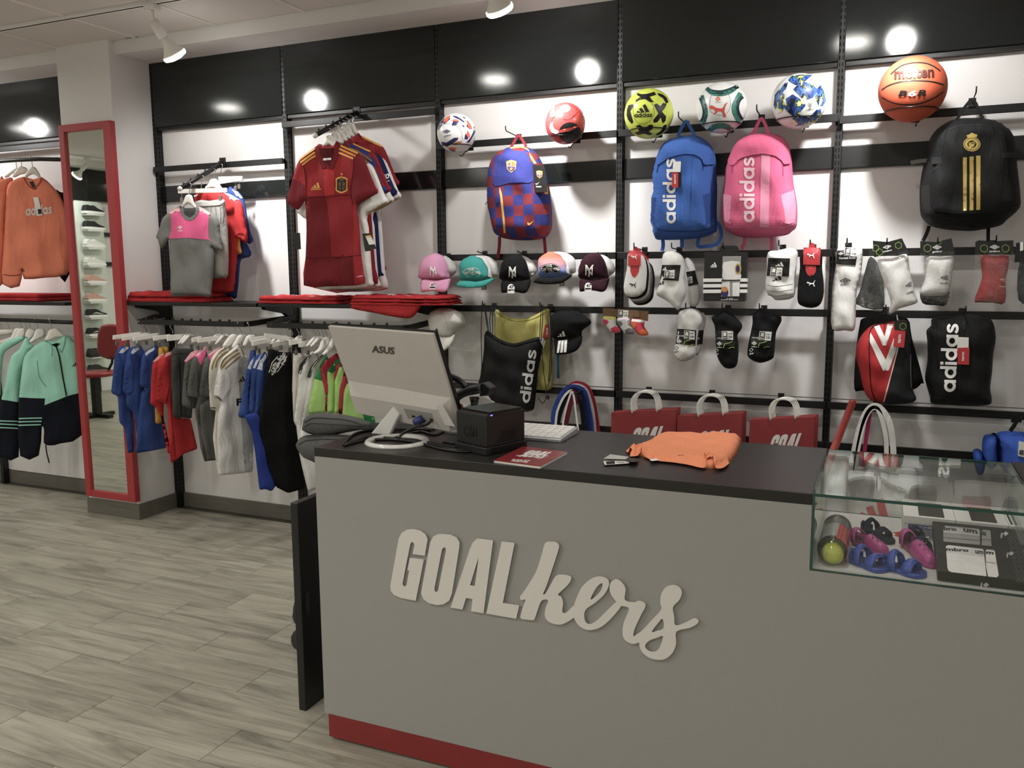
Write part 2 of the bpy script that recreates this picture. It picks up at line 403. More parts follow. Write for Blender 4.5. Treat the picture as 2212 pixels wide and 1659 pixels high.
RED = mat('red_lacquer', (158, 26, 32), .42, spec=.4)
def floor_mat():
    m = mat('floor_plank', (150, 141, 124), .42, spec=.35); nt = m.node_tree; b = nt.nodes['Principled BSDF']; L = nt.links.new
    tc = nt.nodes.new('ShaderNodeTexCoord'); oi = nt.nodes.new('ShaderNodeObjectInfo'); ad = nt.nodes.new('ShaderNodeVectorMath'); ad.operation = 'ADD'
    geo = nt.nodes.new('ShaderNodeNewGeometry')
    L(geo.outputs['Position'], ad.inputs[0])
    cx = nt.nodes.new('ShaderNodeCombineXYZ'); mu = nt.nodes.new('ShaderNodeMath'); mu.operation = 'MULTIPLY'; mu.inputs[1].default_value = 37
    L(oi.outputs['Random'], mu.inputs[0]); L(mu.outputs[0], cx.inputs[2]); L(cx.outputs[0], ad.inputs[1])
    mpn = nt.nodes.new('ShaderNodeMapping'); mpn.inputs['Scale'].default_value = (1.6, 13, 1); L(ad.outputs[0], mpn.inputs[0])
    n = nt.nodes.new('ShaderNodeTexNoise'); n.inputs['Scale'].default_value = 1.0; n.inputs['Detail'].default_value = 7; n.inputs['Roughness'].default_value = .62; n.inputs['Distortion'].default_value = 1.1
    L(mpn.outputs[0], n.inputs[0])
    mp2 = nt.nodes.new('ShaderNodeMapping'); mp2.inputs['Scale'].default_value = (2.2, 46, 1); L(ad.outputs[0], mp2.inputs[0])
    n2 = nt.nodes.new('ShaderNodeTexNoise'); n2.inputs['Scale'].default_value = 2; n2.inputs['Detail'].default_value = 5; n2.inputs['Distortion'].default_value = .6; L(mp2.outputs[0], n2.inputs[0])
    r = nt.nodes.new('ShaderNodeValToRGB'); e = r.color_ramp.elements
    e[0].position = .28; e[0].color = rgb((118, 114, 101)); e[1].position = .72; e[1].color = rgb((184, 180, 162))
    q = e.new(.45); q.color = rgb((156, 151, 135)); q = e.new(.56); q.color = rgb((171, 166, 149)); L(n.outputs['Fac'], r.inputs[0])
    m2 = nt.nodes.new('ShaderNodeMapRange'); m2.inputs[1].default_value = .35; m2.inputs[2].default_value = .65; m2.inputs[3].default_value = .90; m2.inputs[4].default_value = 1.06; L(n2.outputs['Fac'], m2.inputs[0])
    m3 = nt.nodes.new('ShaderNodeMapRange'); m3.inputs[3].default_value = .93; m3.inputs[4].default_value = 1.05; L(oi.outputs['Random'], m3.inputs[0])
    x = nt.nodes.new('ShaderNodeMath'); x.operation = 'MULTIPLY'; L(m2.outputs[0], x.inputs[0]); L(m3.outputs[0], x.inputs[1])
    v = nt.nodes.new('ShaderNodeVectorMath'); v.operation = 'SCALE'; L(r.outputs[0], v.inputs[0]); L(x.outputs[0], v.inputs['Scale']); L(v.outputs[0], b.inputs['Base Color'])
    bp = nt.nodes.new('ShaderNodeBump'); bp.inputs['Strength'].default_value = .15; bp.inputs['Distance'].default_value = .002; L(n2.outputs['Fac'], bp.inputs['Height']); L(bp.outputs[0], b.inputs['Normal'])
    return m
FLOOR = floor_mat()
XL, XR, YB, YW, H = -9.35, 3.2, -3.2, 4.18, 2.90
def struct(o): return tag(o, kind='structure')
fl = struct(bx('floor', XL, XR, YB, YW+.1, -.06, -.004, mat('floor_joint', (84, 78, 68), .8)))
# floor planks, 60 x 20 cm, each row shifted
pm = None; row = 0
for j in range(-2, 16):
    y0 = 1.115+j*.2-.0; off = (j % 3)*.2
    x = -6.94+off-.6
    while x < -1.2:
        if y0+.2 < 4.3 and not (j < 4 and x < -4.4):
            if pm is None:
                p = MB().box(.0012, .5988, .0012, .1988, -.004, 0).build('plank', FLOOR, fl); pm = p.data; p.location = (x, y0, 0)
            else:
                p = bpy.data.objects.new('plank', pm); COL.objects.link(p); p.parent = fl; p.location = (x, y0, 0)
        x += .6
far = MB()
for x0, x1, y0, y1 in ((XL, -7.2, .715, YW), (-7.2, -4.4, YB, 1.915), (XL, -7.2, YB, .715), (-4.4, XR, YB, .715), (-1.2, XR, .715, YW)):
    x = x0
    while x < x1-.01:
        far.box(x, min(x+.6, x1)-.002, y0, y1, -.0045, -.002); x += .6
tag(far.build('plank_field', FLOOR, fl), kind='stuff')
# walls
struct(bx('wall_back', XL, XR, YW, YW+.12, 0, H, WHITE))
struct(bx('wall_left', XL-.12, XL, YB, YW, 0, H, WHITE))
struct(bx('wall_right', XR, XR+.12, YB, YW, 0, H, WHITE))
struct(bx('wall_front', XL, XR, YB-.12, YB, 0, H, WHITE))
XC0, XC1, YC = -4.672, -4.237, 3.82
col = struct(bx('wall_column', XC0, XC1, YC, YW, 0, H, WHITE, bevel=.004))
# skirting
struct(bx('baseboard_back', -4.237, XR, YW-.014, YW, 0, .092, SKIRT)); struct(bx('baseboard_left', XL, XC0, YW-.014, YW, 0, .092, SKIRT))
bb = struct(bx('baseboard_column', XC0-.008, XC1+.010, YC-.010, YC, 0, .099, SKIRT))
bx('return_strip', XC1, XC1+.010, YC, YW, 0, .099, SKIRT, bb); bx('return_strip', XC0-.008, XC0, YC, YW, 0, .099, SKIRT, bb)
# ceiling: tiles with white runners
ce = struct(bx('ceiling', XL, XR, YB, YW+.1, H, H+.08, CEIL))
tm = None
for i in range(-6, 7):
    for y0, y1, key in ((2.78, 3.37, 0), (3.43, 3.855, 1)):
        bx('ceiling_tile', -4.052+.597*i+.006, -4.052+.597*(i+1)-.006, y0, y1, H-.006, H, CEIL, ce)
rn = MB()
for i in range(-6, 8):
    x = -4.052+.597*i; rn.box(x-.006, x+.006, 2.6, 3.372, H-.012, H); rn.box(x-.006, x+.006, 3.428, 3.848, H-.012, H)
rn.build('runner', PLASTIC_W, ce)
MB().box(-4.55, -4.27, 3.846, 3.852, H-.0065, H).box(-4.13, -4.03, 3.846, 3.852, H-.0065, H).build('gap_shadow_line', SLOT, ce)
struct(bx('trim_1', XC1, XR, 3.862, YW, 2.818, H, WHITE)); struct(bx('trim_2', XL, XC0, 3.862, YW, 2.818, H, WHITE))
# ------------------------------------------------------------------ track and spot lamps
tr = thing('lighting_track', 'long white ceiling track that the spot lamps clip into', 'track', (-3, 3.4, H))
bx('rail_body', XL+.3, XR-.3, 3.383, 3.417, H-.022, H, PLASTIC_W, tr)
bx('slot', XL+.3, XR-.3, 3.3945, 3.4055, H-.0225, H-.0215, SLOT, tr)
LAMP_ON = mat('lamp_face_glow', (255, 252, 240), .3, emis=26)
def spot(x, y, label, aim, ty=3.4):
    t = thing('spot_lamp', label, 'lamp', (x, ty, H), 'ceiling spot lamps on the tracks')
    bx('track_adapter', x-.035, x+.035, ty-.025, ty+.025, H-.047, H-.022, PLASTIC_W, t, .004)
    MB().tube([(x, ty+.002, H-.045), (x, ty+.005, H-.10)], .007, 10).build('stem', PLASTIC_W, t, True)
    a = Vector(aim).normalized(); p = Vector((x-.006, ty+.005, H-.095))
    MB().lathe(p, [(.005, 0), (.024, .004), (.026, .02), (.026, .085), (.020, .09)], 20, a).build('socket', PLASTIC_W, t, True)
    MB().lathe(p, [(.017, .088), (.019, .10), (.024, .12), (.040, .15), (.056, .172), (.060, .186), (.056, .187)], 28, a).build('reflector_bulb', mat('bulb_white', (238, 236, 230), .3), t, True)
    c = MB().lathe(p, [(.0605, .179), (.061, .190), (.056, .197), (.03, .205), (.001, .207)], 28, a).build('glowing_lens', LAMP_ON, t, True)
    l = bpy.data.lights.new('spot_lamp_light', 'SPOT'); l.energy = SPOT_W; l.spot_size = math.radians(60); l.spot_blend = 1; l.shadow_soft_size = .05; l.color = (1, .985, .965)
    o = bpy.data.objects.new('spot_lamp_light', l); COL.objects.link(o); o.location = p+a*.215; o.rotation_euler = a.to_track_quat('-Z', 'Y').to_euler()
    l2 = bpy.data.lights.new('spot_lamp_spill', 'SPOT'); l2.energy = SPOT_W*.40; l2.spot_size = math.radians(165); l2.spot_blend = .6; l2.shadow_soft_size = .05; l2.color = l.color
    o2 = bpy.data.objects.new('spot_lamp_spill', l2); COL.objects.link(o2); o2.location = p+a*.216; o2.rotation_euler = o.rotation_euler
AIMS = [(.20, .60, -.72), (.14, .58, -.80), (.10, .58, -.74), (-.16, .56, -.80)]
LL = ['white spot lamp over the orange sweatshirts', 'white spot lamp at the top left, beside the white column', 'white spot lamp above the red ball, mostly out of the frame', 'white spot lamp mirrored in the fascia above the basketball']
for (x, y), a, l in zip(SPOTS, AIMS, LL): spot(x, y, l, a)
spot(-8.7, 0, 'white spot lamp by the far left wall, seen in the mirror', (-.62, .2, -.66), .16)
_tr2 = thing('lighting_track', 'white ceiling track by the far left wall, seen in the mirror', 'track', (-8.7, 0, H)); bx('rail_body', -8.717, -8.683, -2.5, 2.5, H-.022, H, PLASTIC_W, _tr2)
# recessed downlights: front row streaks the gloss fascia, rear rows are added general light
for i, (x, y) in enumerate(DOWNLIGHTS):
    t = thing('ceiling_downlight', ('round ceiling light mirrored as a pale streak in the '+('far left fascia', 'fascia panel nearest the column', 'fascia over the chequered backpack', 'fascia left of the basketball', 'fascia beyond the right edge')[i]) if i < 5 else 'round recessed ceiling light behind the viewer, outside the photo', 'light', (x, y, H), 'recessed ceiling lights')
    MB().lathe((x, y, H-.012), [(.10, 0), (.125, 0), (.128, .012), (.10, .012)], 28).build('rim', PLASTIC_W, t, True)
    MB().lathe((x, y, H-.010), [(.10, 0), (.10, .004)], 28).build('diffuser', mat('downlight_glow', (255, 246, 214), .3, emis=9), t)
# ------------------------------------------------------------------ shelving frame on the wall
X0 = -4.224
fr = thing('wall_shelving_frame', 'black slotted shelving frame with white back panels and glossy fascia across the wall', 'shelving', (-2, 4.15, 0))
def upright(x, z1=2.826):
    m = MB(); m.box(x-.0145, x+.0145, 4.12, 4.178, 0, z1)
    u_ = m.build('upright', BLACK, fr)
    s_ = MB(); z = .12
    while z < z1-.02:
        for dx in (-.0075, .0055): s_.box(x+dx-.0018, x+dx+.0018, 4.1192, 4.1205, z, z+.016)
        if x < -.3: s_.box(x+.0142, x+.0149, 4.132, 4.138, z, z+.016); s_.box(x+.0142, x+.0149, 4.155, 4.160, z+.004, z+.013)
        z += .028
    tag(s_.build('slot', SLOT, u_), kind='stuff')
for i in range(6): upright(X0+i)
for i in range(5):
    a, b = X0+i, X0+i+1
    MB().box(a+.010, b-.010, 4.1165, 4.132, 2.437, 2.822).build('top_panel', GLOSS, fr, bevel=.003)
    MB().box(a+.018, b-.018, 4.128, 4.172, 2.418, 2.437).build('panel_lip', BLACK, fr)
    bx('cross_band', a+.0145, b-.0145, 4.146, 4.160, 1.984, 2.077, GLOSS if i < 3 else BLACK, fr, .002)
    bx('back_panel', a+.016, b-.016, 4.166, 4.179, 2.082, 2.42, PANELW, fr); bx('back_panel', a+.016, b-.016, 4.166, 4.179, .945, 1.980, PANELW, fr)
    if i > 1: bx('back_panel', a+.016, b-.016, 4.166, 4.179, .10, .940, PANELW, fr)
bx('end_stile', X0-.06, X0-.0145, 4.16, 4.178, 0, 2.81, PANELW, fr)
def rail(i, zt, h=.033, label=None, x0=None, x1=None, parts=()):
    a = X0+i+.004 if x0 is None else x0; b = X0+i+.996 if x1 is None else x1
    r = bx('display_rail', a, b, 4.087, 4.103, zt-h, zt, BLACK, None, .0015)
    tag(r, label, 'rail', 'flat black rails across the uprights')
    bx('end_bracket', a, a+.016, 4.103, 4.121, zt-h+.003, zt-.003, BLACK, r); bx('end_bracket', b-.016, b, 4.103, 4.121, zt-h+.003, zt-.003, BLACK, r)
rail(0, 2.193, label='flat black rail behind the grey and pink shirt arm'); rail(1, 2.393, label='flat black rail under the fascia behind the dark red jerseys')
rail(2, 2.211, label='flat black rail behind the white ball and the coral ball'); rail(3, 2.211, label='flat black rail behind the three balls over the blue backpack'); rail(4, 2.200, label='flat black rail behind the basketball')
for i, nm in ((2, 'caps'), (3, 'no-show sock packs'), (4, 'bagged football socks')): rail(i, 1.627, label=f'flat black rail that carries the row of {nm}')
for i, nm in ((2, 'drawstring bags'), (3, 'black ankle sock packs'), (4, 'shoe bags')): rail(i, 1.358, label=f'flat black rail that carries the {nm}')
for i, nm in ((2, 'striped shoulder straps'), (3, 'stacked paper bags'), (4, 'white tote handles')): rail(i, .938, label=f'flat black rail behind the {nm}')
for i, nm in ((2, 'printer'), (3, 'orange folded top'), (4, 'glass case')): rail(i, .752, label=f'lowest flat black rail, behind the {nm} at worktop height')
# shelves over the clothes rails
for i, (a, b, l) in enumerate(((X0+.008, X0+.992, 'black metal shelf nearest the column, under the grey and pink shirt'), (X0+1.004, X0+1.99, 'black metal shelf under the dark red jersey'))):
    s_ = tag(MB().box(a, b, 3.812, 4.118, 1.346, 1.368).build('wall_shelf', BLACK, None, bevel=.003), l, 'shelf', 'black shelves above the low clothes rails')
    for x in (a+.004, b-.008):
        pts = [(x, 4.118, 1.346), (x, 3.86, 1.346), (x, 3.87, 1.330), (x, 4.04, 1.30), (x, 4.085, 1.27), (x, 4.10, 1.20), (x, 4.118, 1.20)]
        MB().prism(pts, (.004, 0, 0)).build('bracket', BLACK, s_)
# ------------------------------------------------------------------ counter
GREY = mat('counter_grey_laminate', (158, 156, 152), .36, spec=.35, bump=.03, bscale=700)
TOP = mat('counter_black_top', (38, 36, 35), .34, spec=.4, bump=.05, bscale=900, noise=.06, nscale=30)
KICK = mat('counter_red_plinth', (140, 27, 29), .45, noise=.08, nscale=10)
XA, YA, XE = -1.6415, 2.1787, 2.4
ct = thing('shop_counter', 'grey shop counter with black worktop and red plinth in the foreground', 'counter', (.3, 2.4, 0))
XG, XG1, YG1 = -.142, .349, 2.735
bx('front_panel', XA, XG+.001, YA, YA+.02, .094, .9633, GREY, ct); 
MB().box(XG+.001, XE, YA, YA+.02, .094, .795).build('front_panel', GREY, ct)
bx('end_panel', XA, XA+.02, YA+.02, 2.72, .094, .9633, GREY, ct)
MB().box(XG1+.003, XE, YA, YA+.02, .795, .9633).build('front_panel', GREY, ct)
bx('plinth', XA+.0135, XE, YA+.003, YA+.022, .012, .094, KICK, ct); bx('plinth', XA+.0135, XA+.03, YA+.022, 2.6, .012, .094, KICK, ct)
bx('carcass', XA+.022, XG-.002, YA+.022, 2.66, .10, .955, mat('carcass_board', (60, 60, 60), .7), ct)
bx('carcass', XG-.002, XE, YA+.022, 2.66, .10, .78, mat('carcass_board', (60, 60, 60), .7), ct)
bx('worktop', XA-.0005, XG-.0005, YA-.001, 2.757, .9633, .9928, TOP, ct, .0015); bx('worktop', XG1+.004, XE, YA-.001, 2.757, .9633, .9928, TOP, ct, .0015)
MB().box(XA+.02, XA+.05, YA+.03, YA+.06, 0, .013).box(1.5, 1.53, YA+.03, YA+.06, 0, .013).box(XA+.02, XA+.05, 2.5, 2.53, 0, .013).build('foot', PLASTIC_K, ct)
# raised lettering on the front
LET = mat('letter_white_acrylic', (222, 218, 212), .45)
CF = Sheet((0, YA, 0))
LOOPS = []
def rlet(*loops, **k):
    LOOPS.append([[CF.uv(*q) for q in l] for l in loops])
    return decal('letter', CF, [list(loops)] if len(loops) > 1 else list(loops), LET, ct, e=0, res=5, thick=.010+.0004*len(LOOPS), smooth=False)
def soft(p, r=14):
    "round the corners of a polygon a little"
    out = []
    for i, q in enumerate(p):
        a = p[i-1]; b = p[(i+1) % len(p)]
        for o, rev in ((a, 0), (b, 1)):
            L = math.hypot(o[0]-q[0], o[1]-q[1]); t = min(.45, r/L); out.append((q[0]+(o[0]-q[0])*t, q[1]+(o[1]-q[1])*t))
    return out
rlet(cQ(300, 247, 218, 236, 231, 178, 225, 160, 214, 155, 203, 172, 152, 432, 158, 447, 170, 450, 180, 438, 196, 345, 184, 344, 201, 260, 294, 272, 240, 546, 140, 528, 95, 507, 74, 480, 71, 445, 126, 135, 146, 95, 180, 75, 225, 70, 270, 80, 305, 105, 319, 138))
rlet(cQ(420, 102, 470, 107, 510, 125, 531, 158, 528, 200, 480, 500, 462, 545, 425, 570, 380, 575, 325, 562, 290, 535, 276, 500, 280, 465, 335, 160, 355, 120, 385, 104), cQ(428, 190, 414, 205, 364, 465, 366, 482, 376, 488, 388, 478, 440, 215, 438, 196))
rlet(cQ(648, 132, 753, 145, 690, 629, 607, 616, 616, 535, 574, 527, 550, 604, 470, 592, 600, 200, 618, 160), cQ(657, 258, 600, 443, 632, 447))
rlet(cQ(810, 152, 896, 162, 818, 560, 927, 577, 906, 666, 708, 631))
rlet(cm2(cQ(1110, 155, 1165, 155, 1190, 178, 1180, 230, 1110, 440, 1085, 500, 1105, 492, 1150, 410, 1175, 378, 1210, 372, 1260, 380, 1272, 400, 1250, 440, 1185, 503, 1205, 518, 1218, 560, 1212, 610, 1222, 628, 1250, 615, 1290, 578, 1330, 600, 1300, 648, 1240, 690, 1190, 705, 1130, 690, 1098, 655, 1100, 600, 1118, 548, 1100, 538, 1068, 555, 1035, 650, 1020, 674, 980, 672, 940, 665, 935, 645, 950, 590, 968, 540, 940, 542, 932, 520, 960, 480, 1035, 360, 1075, 240, 1092, 178), 3))
rlet(cm2(cQ(1290, 580, 1310, 520, 1350, 445, 1420, 392, 1480, 386, 1518, 408, 1520, 450, 1490, 505, 1430, 560, 1370, 602, 1358, 650, 1372, 692, 1405, 698, 1450, 670, 1510, 610, 1580, 548, 1610, 570, 1540, 660, 1470, 720, 1400, 741, 1345, 728, 1305, 690, 1285, 640), 3), cm2(cQ(1478, 430, 1450, 445, 1420, 490, 1400, 537, 1430, 520, 1470, 475), 3))
rlet(cm2(cQ(1570, 402, 1610, 425, 1633, 470, 1628, 540, 1690, 556, 1718, 545, 1758, 558, 1762, 590, 1735, 640, 1690, 740, 1688, 786, 1720, 775, 1790, 700, 1800, 730, 1790, 790, 1725, 822, 1680, 832, 1630, 810, 1612, 765, 1620, 690, 1655, 597, 1600, 578, 1560, 540, 1530, 490, 1530, 430), 3))
rlet(cm2(cQ(1950, 440, 1990, 456, 2006, 492, 1990, 540, 1947, 588, 1955, 650, 1963, 708, 2030, 690, 2085, 662, 2112, 670, 2112, 695, 2060, 725, 1970, 750, 1968, 830, 1945, 890, 1900, 930, 1850, 938, 1790, 925, 1740, 885, 1722, 830, 1735, 800, 1700, 800, 1690, 780, 1740, 745, 1800, 680, 1868, 605, 1862, 560, 1870, 500, 1900, 455), 3), cm2(cQ(1878, 665, 1850, 692, 1805, 752, 1840, 745, 1885, 728), 2), cm2(cQ(1882, 780, 1840, 792, 1790, 810, 1762, 842, 1775, 870, 1815, 885, 1855, 862), 2))
_a = np.array([q for L in LOOPS for l in L for q in l])
def norm(LL):
    a = np.array([q for L in LL for l in L for q in l]); lo, hi = a.min(0), a.max(0)
    return [[[tuple((np.array(q)-lo)/(hi-lo)) for q in l] for l in L] for L in LL]
GOAL = norm(LOOPS[:4]); KERS = norm(LOOPS[4:])
# black return panel to the left of the counter
pn = tag(bx('desk_side_panel', -1.843, -1.813, 2.300, 2.86, 0, .758, mat('black_board', (24, 24, 25), .35, bump=.04, bscale=600), None, .002), 'black upright board standing on the floor left of the counter', 'panel')
bx('desk_shelf', -1.843, -.2, 2.80, 3.02, .735, .757, mat('black_board', (24, 24, 25), .35), pn)
bx('leg', -.23, -.2, 2.80, 3.02, 0, .735, mat('black_board', (24, 24, 25), .35), pn)
# ------------------------------------------------------------------ glass case let into the counter
GL = glass('case_glass', mix=.0); GE = mat('glass_edge_green', (12, 74, 64), .2, spec=.6, coat=.3)
gc = thing('glass_case', 'clear glass display case with green edges let into the right of the counter', 'case', (.1, 2.45, .8))
bx('case_floor', XG+.0005, XG1, YA+.021, YG1, .788, .800, mat('case_floor_white', (205, 206, 202), .3), gc)
def pane(name, x0, x1, y0, y1, z0, z1, edges):
    p = bx(name, x0, x1, y0, y1, z0, z1, GL, gc)
    m = MB()
    for e in edges: m.box(*e)
    m.build('edge', GE, p); return p
t_ = .006
pane('front_pane', XG+t_, XG1-t_, YA, YA+t_, .7975, .9928-t_, [(XG, XG1, YA-.0004, YA+t_, .797, .7985)])
pane('side_pane', XG, XG+t_, YA, YG1, .7975, .9928, [(XG-.0004, XG+t_+.0003, YA-.0006, YA+.0008, .797, .993)])
pane('side_pane', XG1-t_, XG1, YA, YG1, .7975, .9928, [(XG1-t_, XG1+.0004, YA-.0006, YA+.0008, .797, .993)])
pane('top_pane', XG+.0002, XG1-.0002, YA, YG1, .9928-t_, .9934, [(XG, XG1, YA-.0009, YA+.0006, .9864, .9937), (XG-.0005, XG+.0012, YA, YG1, .9866, .9937), (XG1-.0012, XG1+.0005, YA, YG1, .9866, .9937), (XG, XG1, YG1-.0006, YG1+.0006, .9866, .9937)])
pane('back_pane', XG+t_, XG1-t_, YG1-t_, YG1, .80, .9864, [(XG, XG1, YG1, YG1+.0004, .80, .802)])
# ------------------------------------------------------------------ hooks, balls and backpacks on the wall
WIRE = mat('black_wire', (18, 18, 18), .3, metal=.6)
def S(Y, x=0, ang=0, tilt=0): return Sheet((x, Y, 0), ang, tilt)
def hook(px, py, label, z=None, out=.17, tip=.028, Y=4.086):
    "peg hook clipped on a rail; px,py = where its tip shows"
    p = at(px, py, Y-out); zz = p.z-tip*.8
    t = thing('peg_hook', label, 'hook', (p.x, Y, zz), 'black peg hooks on the rails')
    bx('hook_plate', p.x-.014, p.x+.014, Y-.006, Y-.001, zz-.024, zz+.012, BLACK, t, .001)
    MB().tube([(p.x, Y-.005, zz-.004), (p.x, Y-out*.6, zz+.002), (p.x, Y-out+.012, zz+.004), (p.x, Y-out+.002, zz+tip*.35), (p.x, Y-out, zz+tip)], .0028, 8).build('hook_wire', WIRE, t, True)
    return p
def stroke(pts, w, k=3):
    pts = [p[:2] for p in (cm2(pts, k, False) if k > 1 and len(pts) > 2 else pts)]
    v, _ = ribbon(pts, w); return [v[i] for i in range(0, len(v), 2)]+[v[i] for i in range(len(v)-1, 0, -2)]
def strap(name, surf, pts, w, m, parent, thick=.003, e=0, k=3): return decal(name, surf, [stroke(pts, w, k)], m, parent, e=e, res=8, thick=thick)
def ell(cx, cy, rx, ry, n=20, rot=0):
    c, s_ = math.cos(rot), math.sin(rot)
    return [(cx+rx*math.cos(a*2*math.pi/n)*c-ry*math.sin(a*2*math.pi/n)*s_, cy+rx*math.cos(a*2*math.pi/n)*s_+ry*math.sin(a*2*math.pi/n)*c) for a in range(n)]
INK_K = mat('print_black', (14, 14, 15), .5); INK_W = mat('print_white', (240, 240, 238), .5); INK_GOLD = mat('print_gold', (196, 168, 78), .4, metal=.2)
INK_R = mat('print_red', (214, 40, 40), .5); INK_Y = mat('print_yellow', (236, 196, 70), .5); INK_NAVY = mat('print_navy', (44, 34, 98), .45); INK_OR = mat('print_orange', (232, 104, 62), .45)
CARD_R = mat('card_red', (196, 24, 36), .5); CARD_W = mat('card_white', (236, 235, 230), .5); CARD_K = mat('card_black', (20, 20, 20), .45)
def ball(cx, cy, rpx, c, label, cat='ball', Y=3.965, rough=.3, seams=(), ringY=None, bump=.02, bs=200):
    P = at(cx, cy, Y); D = (P-CAM).dot(FW); r = rpx*D/F_PX
    t = thing('ball' if cat == 'ball' else cat, label, cat, P)
    bm = bmesh.new(); bmesh.ops.create_uvsphere(bm, u_segments=48, v_segments=32, radius=r)
    me = bpy.data.meshes.new('cover'); bm.to_mesh(me); bm.free(); me.polygons.foreach_set('use_smooth', [True]*len(me.polygons)); me.materials.append(mat('cover_%d_%d_%d' % c, c, rough, spec=.5 if cat == 'ball' else .25, bump=bump, bscale=bs, coat=.1 if cat == 'ball' else 0))
    o = link('cover', me, t); o.location = P
    s = Ball(P, r)
    # wire cradle that carries it
    h = thing('ball_holder', 'black wire holder under the '+label, 'holder', P, 'wire ball holders')
    zr = P.z-.66*r; q = .755*r+.004
    MB().tube([(P.x+q*math.cos(a*math.pi/16), P.y+q*math.sin(a*math.pi/16), zr) for a in range(32)], .0025, 8, True).build('ring', WIRE, h, True)
    zz = 2.19 if P.x < -.3 else 2.18
    MB().tube([(P.x+.02, P.y+q*.9, zr), (P.x+.02, P.y+q*.9, zr-.02), (P.x+.02, 4.083, zz-.02)], .003, 8).build('arm', WIRE, h, True)
    bx('hook_plate', P.x+.004, P.x+.036, 4.082, 4.0865, zz-.03, zz+.012, BLACK, h)
    MB().tube([(P.x+.03, P.y+q*.9, zr), (P.x+.02, P.y+.02, P.z-r-.016), (P.x+.02, P.y-.01, P.z-r-.014)], .0025, 6).build('prong', WIRE, h, True)
    for pl in seams: strap('seam', s, pl, 1.4, mat('seam_line_%d_%d' % c[:2], tuple(int(x*.72) for x in c), .5), t, 0, .0006)
    return t, s
# white ball with navy and orange panels
t, s = ball(986, 287.5, 41.5, (236, 236, 234), 'white football with navy and orange flashes', seams=[cG(200, 430, 260, 385, 350, 390, 420, 450, 430, 540), cG(350, 390, 380, 330, 430, 310)])
for c, m in ((cG(200, 420, 215, 385, 240, 340, 265, 325, 245, 375, 215, 430, 203, 440), INK_NAVY), (cG(255, 345, 285, 315, 318, 300, 312, 325, 285, 360, 245, 375), INK_OR), (cG(245, 375, 285, 360, 312, 325, 318, 335, 285, 365, 262, 382), INK_NAVY),
             (cG(320, 355, 355, 337, 395, 345, 398, 360, 345, 355), INK_OR), (cG(345, 355, 398, 360, 375, 395, 330, 400), INK_NAVY), (cG(337, 303, 375, 310, 420, 335, 455, 365, 445, 370, 400, 340, 350, 318), INK_NAVY),
             (cG(430, 315, 450, 318, 470, 335, 450, 330), INK_NAVY), (cG(425, 395, 445, 395, 455, 418, 440, 410), INK_NAVY), (cG(470, 345, 495, 365, 520, 410, 525, 432, 490, 420, 478, 385), INK_OR), (cG(478, 385, 490, 420, 520, 432, 500, 430, 470, 405), INK_NAVY),
             (cG(480, 440, 500, 475, 505, 505, 485, 515, 470, 480), INK_OR), (cG(462, 470, 485, 515, 478, 530, 452, 525, 455, 495), INK_NAVY), (cG(540, 400, 556, 430, 550, 470, 500, 555, 468, 560, 510, 510, 535, 455), INK_NAVY),
             (cG(350, 515, 395, 512, 385, 535, 335, 570, 285, 600, 235, 575, 230, 550, 280, 560), INK_NAVY), (cG(355, 560, 385, 548, 425, 545, 425, 560, 390, 580, 345, 582), mat('print_ochre', (205, 140, 60), .45)),
             (cG(285, 605, 335, 603, 380, 612, 365, 630, 320, 632), INK_OR), (cG(300, 625, 360, 632, 370, 645, 330, 640), INK_NAVY)): decal('print', s, c, m, t, e=.0008, res=4)
decal('logo', s, logo(cG(240, 475)[0], cG(320, 470)[0], cG(243, 437)[0], DIAMOND), INK_NAVY, t, res=5)
text(s, 'umbro', cG(257, 510)[0], cG(325, 492)[0], cG(254, 492)[0], INK_NAVY, t)
# coral ball
t, s = ball(1221, 267, 43.5, (208, 54, 52), 'coral red football with a black disc and a white tick', seams=[cG(1300, 210, 1300, 310, 1220, 380), cG(1300, 310, 1420, 345, 1520, 265, 1450, 210), cG(1420, 345, 1440, 370)])
decal('print', s, cG(1352, 225, 1385, 203, 1425, 202, 1452, 232, 1440, 258, 1405, 275, 1365, 262), INK_W, t, res=4)
decal('print', s, cG(1262, 260, 1300, 215, 1305, 300, 1290, 315, 1258, 318), mat('print_peach', (240, 150, 90), .4), t, e=.0007, res=4)
decal('print', s, ell(*cG(1447, 468)[0], 24.5, 23), INK_K, t, e=.001, res=4)
decal('print', s, cG(1290, 362, 1262, 380, 1252, 420, 1270, 462, 1310, 478, 1340, 470, 1335, 445, 1300, 432, 1285, 400), INK_W, t, e=.0022, res=4)
decal('print', s, cG(1340, 470, 1440, 452, 1550, 396, 1440, 420, 1335, 445), mat('print_coral', (226, 70, 64), .4), t, e=.0026, res=4)
decal('print', s, cG(1567, 285, 1585, 310, 1592, 345, 1580, 340), INK_W, t, res=4)
